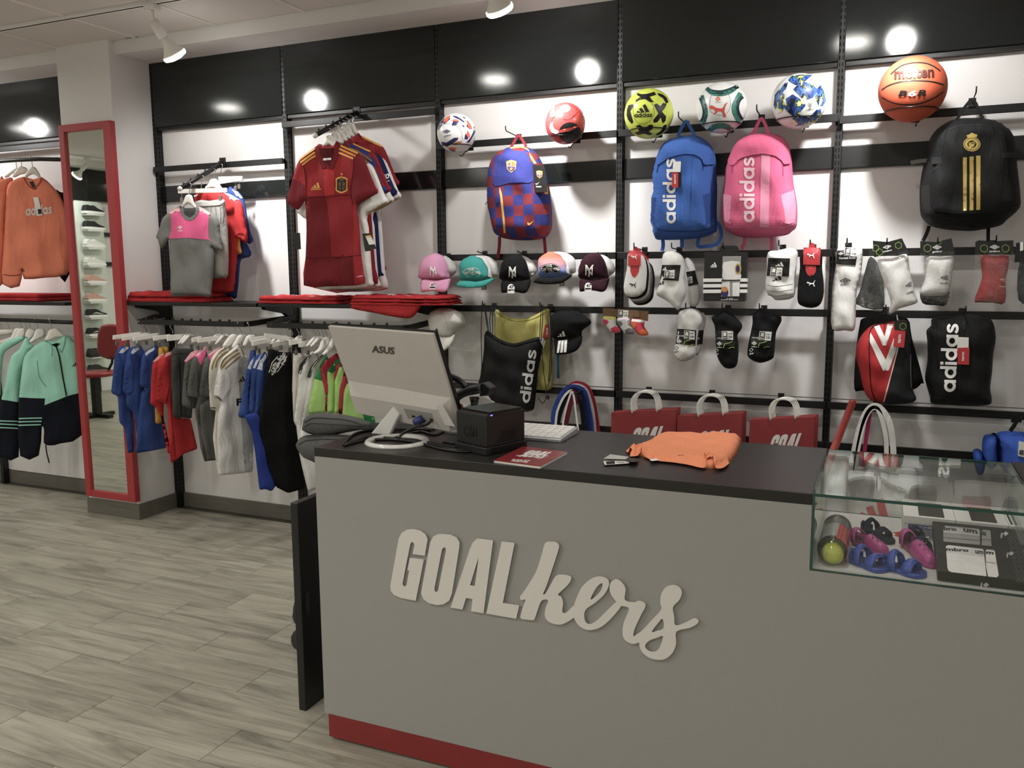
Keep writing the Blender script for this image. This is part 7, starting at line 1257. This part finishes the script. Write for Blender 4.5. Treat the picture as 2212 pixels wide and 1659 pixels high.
for i, (hx, o, pr) in enumerate((((1600, 372), cU(970, 522, 1030, 520, 1062, 545, 1042, 760, 972, 1100, 942, 1500, 870, 1546, 786, 1526, 830, 1330, 880, 1050, 915, 800, 955, 680), cU(922, 800, 960, 700, 1060, 600, 1055, 690, 985, 760, 982, 820)), ((1625, 374), cU(1052, 610, 1150, 560, 1140, 700, 1100, 1100, 1020, 1492, 930, 1492, 972, 1150, 988, 800, 1010, 700), cU(1000, 790, 1040, 680, 1150, 570, 1140, 640, 1070, 730, 1040, 800)), ((1650, 376), cU(1100, 660, 1190, 540, 1230, 610, 1200, 1000, 1170, 1300, 1078, 1546, 1020, 1540, 1060, 1200, 1066, 820), cU(1070, 810, 1105, 680, 1200, 580, 1215, 640, 1160, 720, 1150, 830)))):
    rg('blue shirt with white shoulder pattern, %s of three' % ('left', 'middle', 'right')[i], cE(*hx)[0], o, BLC, [('shoulder_print', pr, WHP)], 76)
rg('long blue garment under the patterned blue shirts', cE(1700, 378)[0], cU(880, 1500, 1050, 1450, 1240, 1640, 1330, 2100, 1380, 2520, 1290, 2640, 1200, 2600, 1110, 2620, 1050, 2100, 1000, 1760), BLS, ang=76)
c, sh = rg('black shirt with a white leafy shoulder pattern', cE(1745, 380)[0], cE(1562, 622, 1600, 612, 1655, 642, 1742, 652, 1800, 640, 1817, 1000, 1827, 1350, 1862, 1500, 1892, 1660, 1932, 2000, 1842, 2030, 1762, 2052, 1642, 1992, 1562, 1752, 1502, 1560, 1452, 1352, 1502, 1100, 1540, 900), BKC, [], 70)
random.seed(3); tt = c.ob.parent; leaf = []
for i in range(52):
    a = random.random(); b = random.uniform(-1, 1); x = 1585+a*150+b*18; y = 850-a*165+b*30; x, y = cE(x, y)[0]; th = random.choice((-.9, -.6, .5, -1.2)); L = random.uniform(3, 6.5); q = 1.1
    dx, dy = math.cos(th)*L, math.sin(th)*L; leaf.append([(x-dx, y-dy), (x-dy*.22, y+dx*.22), (x+dx, y+dy), (x+dy*.22, y-dx*.22)])
decal('leaf_pattern', c, leaf, WP, tt, e=.002, res=8)
for i, p in enumerate((cE(1565, 850, 1600, 760, 1660, 690), cE(1600, 880, 1650, 800, 1700, 720), cE(1650, 850, 1700, 780, 1750, 690))): strap('leaf_pattern', c, p, 1.6, WP, tt, .0005, .002)
rg('white shorts clipped beside the black shirt', cE(1840, 382)[0], cE(1812, 652, 1900, 660, 1992, 682, 2002, 900, 1960, 1150, 1902, 1352, 1842, 1372, 1816, 1342, 1802, 1000), WHS, cat='shorts', name='shorts', ang=76)
def leafy(label, hx, o, line):
    c, sh = rg(label, hx, o, WHC, [], 72); tt = c.ob.parent; L = cm2(line, 4, False)
    decal('leaf_pattern', c, [[(x-4, y+1), (x-.5, y-3.6), (x+4, y-2), (x+1, y+3)] for x, y in [q[:2] for q in L]], INK_K, tt, e=.002, res=8); decal('leaf_pattern', c, [[(x-2, y+.5), (x-.3, y-1.6), (x+2, y-1), (x+.5, y+1.4)] for x, y in [q[:2] for q in L]], WP, tt, e=.003, res=8)
leafy('white shirt with black shoulder pattern, left of two', cE(1885, 384)[0], cE(1870, 852, 1902, 760, 1992, 640, 2060, 650, 2072, 900, 1962, 1400, 1922, 1500, 1862, 1552, 1842, 1372, 1818, 1352, 1860, 1000), cE(1875, 850, 1890, 780, 1930, 730, 1975, 690))
leafy('white shirt with black shoulder pattern, right of two', cE(1920, 386)[0], cE(1962, 900, 2002, 780, 2132, 650, 2152, 700, 2042, 1300, 2062, 1700, 2062, 2000, 1962, 2042, 1902, 1800, 1852, 1560, 1902, 1350, 1950, 1000), cE(1965, 890, 1990, 820, 2030, 760, 2090, 700, 2130, 670))
LIM = F_('lime', (176, 224, 118)); GRN = F_('green', (36, 138, 72)); CRI = F_('crimson', (186, 36, 62))
for i, (hx, o, m_, lb, top) in enumerate((((1998, 386), cM(155, 812, 180, 650, 205, 540, 250, 440, 292, 368, 322, 420, 306, 560, 304, 802), LIM, 'lime green shirt with a darker shoulder, leftmost of the green ones', cM(203, 545, 250, 440, 292, 368, 322, 420, 306, 560, 260, 560)), ((2020, 387), cM(250, 466, 290, 410, 376, 350, 402, 420, 330, 500, 306, 640, 302, 796, 286, 790, 264, 600), CRI, 'crimson shirt between the two left green shirts', None),
    ((2042, 388), cM(300, 492, 346, 430, 392, 388, 406, 470, 372, 560, 358, 806, 300, 802), LIM, 'lime green shirt, second from the left', cM(303, 490, 346, 430, 392, 388, 400, 450, 340, 505)), ((2062, 389), cM(350, 522, 366, 450, 402, 418, 424, 480, 390, 600, 364, 640), CRI, 'crimson shirt, second from the left', None), ((2080, 390), cM(356, 562, 402, 430, 432, 500, 440, 560, 402, 806, 352, 806), LIM, 'lime green shirt, third from the left', None),
    ((2100, 390), cM(394, 622, 432, 478, 452, 560, 430, 700, 416, 812, 384, 812), CRI, 'crimson shirt, last before the monitor', None), ((2120, 391), cM(424, 640, 456, 556, 500, 660, 545, 790, 652, 832, 664, 890, 560, 880, 412, 822), LIM, 'lime green shirt half hidden by the monitor', cM(560, 790, 620, 800, 652, 832, 660, 885, 580, 870)))):
    rg(lb, cE(*hx)[0], o, m_, [('dark_shoulder', top, GRN)] if top else [], 66)
# clip hangers and shirt hangers of the low rails
for i, (h, b, cl) in enumerate((((275, 350), (25, 525, 25, 482, 300, 446, 306, 490), ((60, 545), (260, 520))), ((345, 352), (116, 536, 116, 492, 390, 452, 396, 496), ((150, 560), (350, 540))), ((448, 356), (226, 540, 226, 494, 480, 456, 482, 500), ((262, 570), (440, 545))), ((577, 360), (427, 536, 427, 492, 590, 470, 592, 512), ((480, 560), (560, 560))), ((692, 362), (564, 540, 564, 480, 880, 456, 886, 502), ((640, 610), (800, 580))), ((1000, 362), (812, 552, 810, 508, 900, 490, 905, 540), ((860, 590),)), ((1066, 364), (872, 556, 872, 512, 1130, 476, 1136, 526), ((900, 590), (985, 595))),
    ((1596, 374), (1392, 545, 1390, 502, 1540, 486, 1545, 530), ((1440, 600),)), ((1650, 376), (1412, 586, 1410, 540, 1592, 500, 1600, 550), ((1470, 620), (1560, 600))), ((1770, 378), (1540, 502, 1536, 460, 1820, 502, 1816, 546), ((1585, 580), (1690, 590))), ((1715, 377), (1605, 602, 1600, 556, 1832, 510, 1838, 566), ((1650, 630), (1780, 610))), ((1885, 382), (1785, 580, 1782, 530, 1900, 510, 1905, 560), ((1840, 640),)), ((1915, 384), (1880, 602, 1872, 552, 2112, 506, 2122, 562), ((1960, 640), (2060, 620))))):
    sh = hang(cE(*h)[0], 76); bar_hanger('white clip hanger on the low rail over the '+('blue shirt nearest the column', 'second blue shirt', 'third blue shirt', 'yellow shirt', 'dark grey shorts', 'left grey shirt', 'right grey shirt', 'left patterned blue shirt', 'right patterned blue shirt', 'black shirt, tilted up', 'black shirt, tilted down', 'white shorts', 'white patterned shirts')[i], sh, hk(*h), cE(*b), [cE(*q)[0] for q in cl])
for i, (h, b) in enumerate((((1207, 362), (1104, 592, 1150, 520, 1190, 475, 1230, 465, 1262, 482, 1230, 545, 1180, 592, 1150, 602)), ((1260, 364), (1200, 602, 1240, 520, 1272, 475, 1310, 470, 1342, 490, 1292, 560, 1250, 612)), ((1360, 366), (1310, 592, 1340, 502, 1370, 476, 1420, 475, 1432, 500, 1382, 522, 1345, 582)), ((2080, 388), (2010, 662, 2070, 600, 2100, 520, 2142, 495, 2182, 512, 2150, 582, 2060, 662)), ((2112, 390), (2100, 672, 2150, 600, 2192, 520, 2214, 500, 2234, 560, 2150, 662)))):
    hanger('white curved hanger '+('of the rear bronze-striped jersey', 'of the front bronze-striped jersey', 'right of the bronze-striped jerseys', 'of the left lime green shirt', 'of the left crimson shirt')[i], hang(cE(*h)[0], 76), hk(*h), cE(*b), .012)
for i, h in enumerate(((300, 350), (722, 362), (752, 362), (1022, 362), (1090, 364), (1625, 374), (1678, 376), (1835, 380), (1998, 386), (2040, 388))):
    sh = hang(cE(*h)[0], 80); t = hanger('half-hidden white hanger over '+('the first two blue shirts', 'the red shirts', 'the dark grey shorts, rear', 'the pink shoulder of the left grey shirt', 'the pink shoulder of the right grey shirt', 'the middle patterned blue shirt', 'the long blue garment', 'the white shorts, rear', 'the white patterned shirts, rear', 'the lime green shirts, rear')[i], sh, hk(*h), cE(h[0]-60, h[1]+205, h[0]-30, h[1]+160, h[0]+16, h[1]+108, h[0]+40, h[1]+104, h[0]+74, h[1]+110, h[0]+100, h[1]+150, h[0]+36, h[1]+136, h[0]-30, h[1]+200), .010)
# ------------------------------------------------------------------ left section, beyond the column
XU = -5.925
fr2 = thing('wall_shelving_frame', 'black shelving frame on the wall left of the white column', 'shelving', (-5, 4.15, 0))
for x in (XU, -4.72): MB().box(x-.0145, x+.0145, 4.12, 4.178, 0, 2.826).build('upright', BLACK, fr2)
MB().box(XU+.010, -4.70, 4.1165, 4.132, 2.437, 2.822).build('top_panel', GLOSS, fr2, bevel=.003); MB().box(XU-1.0, XU-.010, 4.1165, 4.132, 2.437, 2.822).build('top_panel', GLOSS, fr2, bevel=.003)
bx('panel_lip', XU-.9, -4.73, 4.128, 4.172, 2.418, 2.437, BLACK, fr2); bx('cross_band', XU+.0145, -4.74, 4.146, 4.160, 1.984, 2.077, GLOSS, fr2); bx('back_panel', XU+.016, -4.74, 4.166, 4.179, .10, 2.42, PANELW, fr2); bx('back_panel', XU-1, XU-.016, 4.166, 4.179, .10, 2.42, PANELW, fr2)
rail(0, 2.40, x0=XU+.02, x1=-4.74, label='flat black rail over the orange sweatshirts'); 
tag(MB().box(XU-.9, -4.735, 3.80, 4.118, 1.338, 1.36).build('wall_shelf', BLACK, None, bevel=.003), 'black metal shelf left of the column, under the orange sweatshirts', 'shelf')
def arcrail(label, z, Yf):
    t = thing('clothes_rail', label, 'rail'); m = MB(); pts = [(XU, 4.118, z), (XU, Yf+.05, z), (XU+.06, Yf, z), (-5.15, Yf, z), (-4.95, Yf+.01, z-.004), (-4.80, Yf+.06, z-.01), (-4.745, 4.0, z), (-4.745, 4.118, z)]
    MB().tube(pts, .013, 10).build('rail_bar', BLACK, t, True)
arcrail('black rail that carries the orange sweatshirts', 2.262, 3.86); arcrail('low black rail that carries the mint hoodies', 1.235, 3.84)
ORG = F_('coral_orange', (242, 132, 96)); MNT = F_('mint', (156, 222, 200)); NVD = F_('navy_dark', (18, 22, 34)); CRM = F_('cream_pink', (220, 206, 196))
oh = lambda px, ang, Y=3.86: Sheet((at(*px, Y).x, Y, 0), ang)
s_ = oh(cB(310, 190)[0], 50)
garment('orange sweatshirt with white lettering in front', s_, cB(232, 376, 130, 412, 76, 462, 60, 600, 46, 900, 30, 1150, 28, 1450, 195, 1468, 222, 1310, 240, 1396, 450, 1382, 666, 1352, 700, 1200, 692, 900, 648, 690, 594, 560, 522, 470, 420, 382, 330, 402), ORG, [('@@sport', [(x, y) for x, y in cB(256, 768, 516, 746, 256, 668)], WP, .002), ('neck_label', cB(290, 428, 330, 420, 368, 498, 330, 506), CARD_K, .002), ('~cuff', (cB(34, 1350, 120, 1360, 205, 1352), 1.2), RDD), ('~collar', (cB(236, 385, 290, 470, 340, 490, 395, 440, 412, 385), 3), F_('coral_dark', (176, 66, 40)), .001), ('price_tag', cB(330, 582, 380, 580, 424, 760, 368, 768), CARD_W, .006), ('tag_print', cB(376, 700, 410, 698, 416, 745, 380, 750), CARD_K, .008)], smooth=True)
garment('orange sweatshirt behind, cut off by the left edge', oh(cB(200, 190)[0], 50), cB(-160, 470, -60, 430, 60, 392, 115, 384, 132, 420, 80, 500, 50, 900, 30, 1440, -120, 1440, -160, 900), ORG)
garment('rearmost orange sweatshirt by the left edge', oh(cB(150, 190)[0], 50), cB(-260, 470, -160, 430, -20, 402, 40, 400, 40, 900, 20, 1430, -200, 1430), ORG)
garment('black top hanging behind the orange sweatshirts', oh(cB(420, 180)[0], 20, 3.98), cB(540, 540, 600, 530, 690, 560, 700, 700, 690, 1350, 600, 1380, 560, 1000), BKC)
for i, (hx, b) in enumerate(((300, (232, 395, 262, 330, 300, 290, 330, 276, 356, 290, 390, 340, 412, 395, 400, 402, 330, 350, 250, 400)), (195, (120, 370, 160, 310, 195, 276, 232, 276, 275, 300, 260, 340, 200, 360, 150, 385)), (142, (40, 380, 90, 335, 140, 300, 175, 290, 180, 330, 120, 350, 80, 385)))):
    hanger('white hanger of the '+('front', 'second', 'rearmost')[i]+' orange sweatshirt', oh(cB(hx, 190)[0], 50), cB(hx-8, 200, hx, 176, hx+10, 200, hx+18, 235, hx+24, 290), cB(*b), .012)
for k, (lb, x) in enumerate((('dark red folded shirt on the left shelf, upper', 0), ('dark red folded shirt on the left shelf, lower', 0))):
    t = thing('folded_shirt', lb, 'clothing'); MB().box(-5.75, -5.02, 3.83, 4.10, 1.361+.024*(1-k), 1.384+.024*(1-k)).build('folded_body', FR, t, bevel=.008)
def hood(label, hx, out, up, down, stripes_, extra=()):
    t, c = garment(label, oh(cC(*hx)[0], 48, 3.84), out, MNT, [('%', down, NVD), ('%', up, NVD)]+[('~sleeve_stripe', (q, 2.6), MNT, .004) for q in stripes_]+list(extra), 'hoodie', 'hoodie', .024, res=.013); return t, c
t, c = hood('mint and navy hoodie with a black zip, beside the mirror', (490, 235), cC(440, 442, 360, 480, 300, 532, 242, 600, 216, 750, 190, 1000, 184, 1215, 200, 1590, 386, 1586, 416, 1300, 440, 1340, 436, 1460, 500, 1486, 600, 1466, 830, 1372, 810, 900, 790, 520, 724, 432, 642, 384, 560, 440), cC(150, 1003, 452, 1012, 428, 1300, 420, 1640, 150, 1640), cC(446, 1080, 660, 992, 860, 940, 880, 1400, 600, 1540, 400, 1540, 425, 1340), [cC(186, 1218, 300, 1214, 418, 1212), cC(184, 1250, 300, 1247, 414, 1245), cC(184, 1284, 300, 1281, 408, 1278)],
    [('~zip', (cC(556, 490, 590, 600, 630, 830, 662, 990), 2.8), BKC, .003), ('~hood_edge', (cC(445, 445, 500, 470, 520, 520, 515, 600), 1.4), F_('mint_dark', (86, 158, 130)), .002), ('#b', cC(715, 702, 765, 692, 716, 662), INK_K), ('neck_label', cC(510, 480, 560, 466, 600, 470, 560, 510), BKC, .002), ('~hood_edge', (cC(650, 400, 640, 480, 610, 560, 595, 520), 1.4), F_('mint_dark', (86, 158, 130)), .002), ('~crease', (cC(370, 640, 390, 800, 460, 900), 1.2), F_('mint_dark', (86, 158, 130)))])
MB().tube([c.sh.pt(*q) for q in cC(455, 1480, 465, 1560, 490, 1659)], .004, 7).build('drawcord', CORD, t, True)
hood('second mint and navy hoodie, behind the zipped one', (352, 232), cC(262, 398, 300, 470, 340, 500, 250, 610, 215, 770, 192, 1050, 186, 1600, 20, 1604, -60, 1600, -40, 1240, 14, 1022, 60, 800, 110, 602, 190, 532), cC(-20, 1020, 230, 1056, 230, 1660, -100, 1660, -100, 1240), cC(150, 1300, 190, 1300, 186, 1590, 150, 1590), [cC(-20, 1240, 80, 1243, 180, 1246), cC(-20, 1270, 80, 1275, 180, 1280), cC(-20, 1306, 80, 1310, 180, 1315)])
hood('third mint hoodie, by the left edge', (270, 230), cC(270, 400, 180, 470, 80, 530, 30, 600, 10, 900, 0, 1000, -120, 1000, -120, 700, 0, 480, 160, 410), cC(-120, 980, 0, 980, 0, 1000, -120, 1000), cC(-120, 980, 0, 980, 0, 1000, -120, 1000), [])
garment('cream and pale pink top hanging left of the mint hoodies', oh(cC(180, 230)[0], 48, 3.84), cC(180, 335, 215, 380, 150, 440, 60, 500, 14, 640, 0, 760, -140, 760, -140, 480, 0, 440, 110, 400), CRM)
for i, (hx, b) in enumerate(((490, (438, 440, 470, 380, 485, 340, 530, 320, 575, 322, 620, 370, 648, 400, 560, 412, 500, 440)), (352, (290, 450, 330, 400, 352, 340, 385, 320, 430, 322, 450, 350, 440, 400, 380, 430, 310, 470)), (275, (250, 400, 265, 345, 290, 322, 330, 325, 355, 345, 330, 400, 280, 440)), (240, (110, 450, 150, 400, 180, 335, 220, 318, 250, 330, 240, 400, 160, 440)), (190, (60, 460, 110, 400, 140, 330, 185, 314, 215, 330, 190, 400, 100, 470)), (62, (-60, 400, -60, 345, 60, 330, 135, 328, 132, 370, 0, 390)))):
    hanger('white hanger on the low left rail, over the '+('zipped mint hoodie', 'second mint hoodie', 'third mint hoodie', 'third mint hoodie, rear', 'cream top', 'left edge of the photo')[i], oh(cC(hx, 235)[0], 48, 3.84), cC(hx-8, 245, hx-4, 222, hx+6, 222, hx+6, 250, hx+20, 285, hx+30, 320), cC(*b), .012)
# ------------------------------------------------------------------ mirror on the column and what it reflects
t = thing('wall_mirror', 'tall mirror in a red frame on the white column', 'mirror'); MX0, MX1, MZ0, MZ1 = -4.649, -4.2205, .122, 2.430; fw = .043
RF = mat('mirror_frame_red', (172, 34, 40), .4, spec=.5)
for a in ((MX0, MX0+fw, MZ0, MZ1), (MX1-fw-.018, MX1, MZ0, MZ1), (MX0+fw, MX1-fw-.018, MZ1-fw, MZ1), (MX0+fw, MX1-fw-.018, MZ0, MZ0+fw)): MB().box(a[0], a[1], 3.779, 3.8195, a[2], a[3]).build('frame_rail', RF, t, bevel=.003)
bx('mirror_glass', MX0+fw-.004, MX1-fw-.014, 3.795, 3.800, MZ0+fw-.004, MZ1-fw+.004, mat('mirror_silver', (228, 234, 226), .01, metal=1), t)
mir = 3.7975
def vpt(px, py, X=XL+.16): p = atx(px, py, X); return Vector((p.x, 2*mir-p.y, p.z))
# left wall across the shop: fascia, shoe display, red chair
fr3 = thing('wall_shelving_frame', 'shelving frame with glossy fascia on the far left wall, seen in the mirror', 'shelving', (XL, 0, 0))
for y0 in (-2.3, -1.3, -.3, .7, 1.7): MB().box(XL+.045, XL+.062, y0+.01, y0+.99, 2.437, 2.822).build('top_panel', GLOSS, fr3, bevel=.003)
for y0 in (-2.3, -1.3, -.3, .7, 1.7, 2.7): MB().box(XL+.002, XL+.06, y0-.0145, y0+.0145, 0, 2.826).build('upright', BLACK, fr3)
_ys = vpt(160, 440, XL+.07).y, vpt(219, 440, XL+.07).y
for z in (1.62, 2.0): bx('cross_band', XL+.02, XL+.035, -2.2, _ys[1]-.03, z, z+.05, BLACK, fr3)
bx('trim_3', XL, XL+.32, YB, 3.86, 2.83, H, WHITE).name = 'trim_3'; struct(bpy.data.objects['trim_3'])
pb = thing('shoe_display_panel', 'tall pale board carrying a column of shoes, seen in the mirror', 'display', (XL, .9, 0))
m = MB(); yy0, yy1, zt = _ys[1], _ys[0], vpt(200, 436, XL+.07).z
o = [(yy0, .28), (yy1, .28), (yy1, zt-.0), (yy0+.06, zt), (yy0+.017, zt-.017), (yy0, zt-.06)]
MB().prism([(XL+.07, a, b) for a, b in o], (.012, 0, 0)).build('board', mat('board_pale', (214, 222, 212), .5), pb)
SHW = mat('shoe_white', (228, 226, 222), .6); SHK = mat('shoe_black', (22, 22, 23), .6); SHP = mat('shoe_rose', (206, 158, 142), .6); SHO = mat('sole_white', (236, 236, 234), .5); SHD = mat('shoe_dark_sole', (40, 40, 40), .6)
for i, (y_, m_, so, lb) in enumerate(((463, SHK, SHO, 'black running shoe with a white sole, top of the column in the mirror'), (497, SHK, SHO, 'black running shoe with a white sole, second from the top in the mirror'), (536, SHW, SHO, 'white trainer, upper of two in the mirror'), (575, SHW, SHO, 'white trainer, lower of two in the mirror'), (613, SHP, SHO, 'rose trainer with a white sole, upper of two in the mirror'), (652, SHP, SHO, 'rose trainer with a white sole, lower of two in the mirror'), (686, SHK, SHO, 'low black skate shoe with a white wave, upper of two'), (726, SHK, SHO, 'low black skate shoe with a white wave, lower of two'), (770, SHD, SHK, 'dark trainer, upper of two by the red chair'), (805, SHD, SHK, 'dark trainer, lowest in the mirror'))):
    p = vpt(203+i*1.2, y_); zb = p.z; yc = p.y
    t = thing('shoe', lb, 'shoe', (XL+.16, yc, zb)); x = XL+.155
    bx('ledge', XL+.080, XL+.20, yc-.12, yc+.12, zb-.016, zb-.002, mat('ledge_clear', (226, 228, 226), .2), pb)
    # side profile of the shoe along Y; toe towards smaller Y (right in the mirror)
    P = lambda pr: [(x-.04, yc-a, zb+b) for a, b in pr]
    MB().prism(P(cm2([(-.135, .004), (-.06, .0), (.03, .0), (.12, .004), (.145, .02), (.13, .032), (.05, .034), (-.05, .038), (-.14, .036), (-.145, .02)], 2)), (.085, 0, 0)).build('sole', so, t, bevel=.006)
    MB().prism([(x-.034, b_, c_) for _, b_, c_ in P(cm2([(-.138, .034), (-.14, .07), (-.125, .105), (-.09, .112), (-.06, .092), (-.03, .108), (-.005, .105), (.05, .072), (.11, .055), (.138, .034), (.0, .030)], 2))], (.073, 0, 0)).build('upper', m_, t, bevel=.014)
    if i in (6, 7): MB().prism([(x+.0395, yc-a, zb+b) for a, b in cm2([(-.09, .05), (-.03, .07), (.03, .055), (.08, .05), (.03, .046), (-.03, .058)], 2)], (.001, 0, 0)).build('side_stripe', SHW, t)
# red chair on a black pedestal
pc = vpt(210, 893, -7.5); pf = atz(212, 900, 0); cx, cy = pf.x, 2*mir-pf.y
t = thing('stool_chair', 'red moulded chair on a black pedestal, seen in the mirror', 'chair', (cx, cy, 0)); CR = mat('chair_red', (168, 30, 36), .4)
MB().lathe((cx, cy, .44), [(.02, 0), (.20, .005), (.225, .03), (.21, .05), (.02, .045)], 28).build('seat', CR, t, True); bx('pedestal', cx-.035, cx+.035, cy-.035, cy+.035, .03, .44, BLACK, t)
MB().box(cx-.20, cx+.20, cy-.03, cy+.03, 0, .035).build('foot', BLACK, t); MB().box(cx-.03, cx+.03, cy-.20, cy+.20, 0, .034).build('foot', BLACK, t)
MB().tube([(cx, cy-.16, .46), (cx, cy-.235, .56), (cx, cy-.245, .64)], .014, 8).build('back_stem', BLACK, t, True); Cloth('backrest', [(-.19, .62), (.19, .62), (.21, .85), (.12, .97), (-.12, .97), (-.21, .85)], type('Q', (Sheet,), {'uv': lambda s, x, y, d=0: (x, y)})((cx, cy-.25, 0), 180), CR, t, .02, .04, .03, .02)
# ------------------------------------------------------------------ put every group's empty at the base of its thing
bpy.context.view_layer.update()
for o in list(SC.objects):
    if o.type == 'EMPTY' and o.parent is None and len(o.children):
        if o.location.length > 1e-6 or True:
            pts = [c.matrix_world @ Vector(b) for c in o.children for b in c.bound_box]
            lo = [min(p[i] for p in pts) for i in range(3)]; hi = [max(p[i] for p in pts) for i in range(3)]
            n = Vector(((lo[0]+hi[0])/2, (lo[1]+hi[1])/2, lo[2]))
            mw = {c: c.matrix_world.copy() for c in o.children}
            o.location = n
            for c in o.children: c.matrix_parent_inverse = Matrix.Translation(-n)
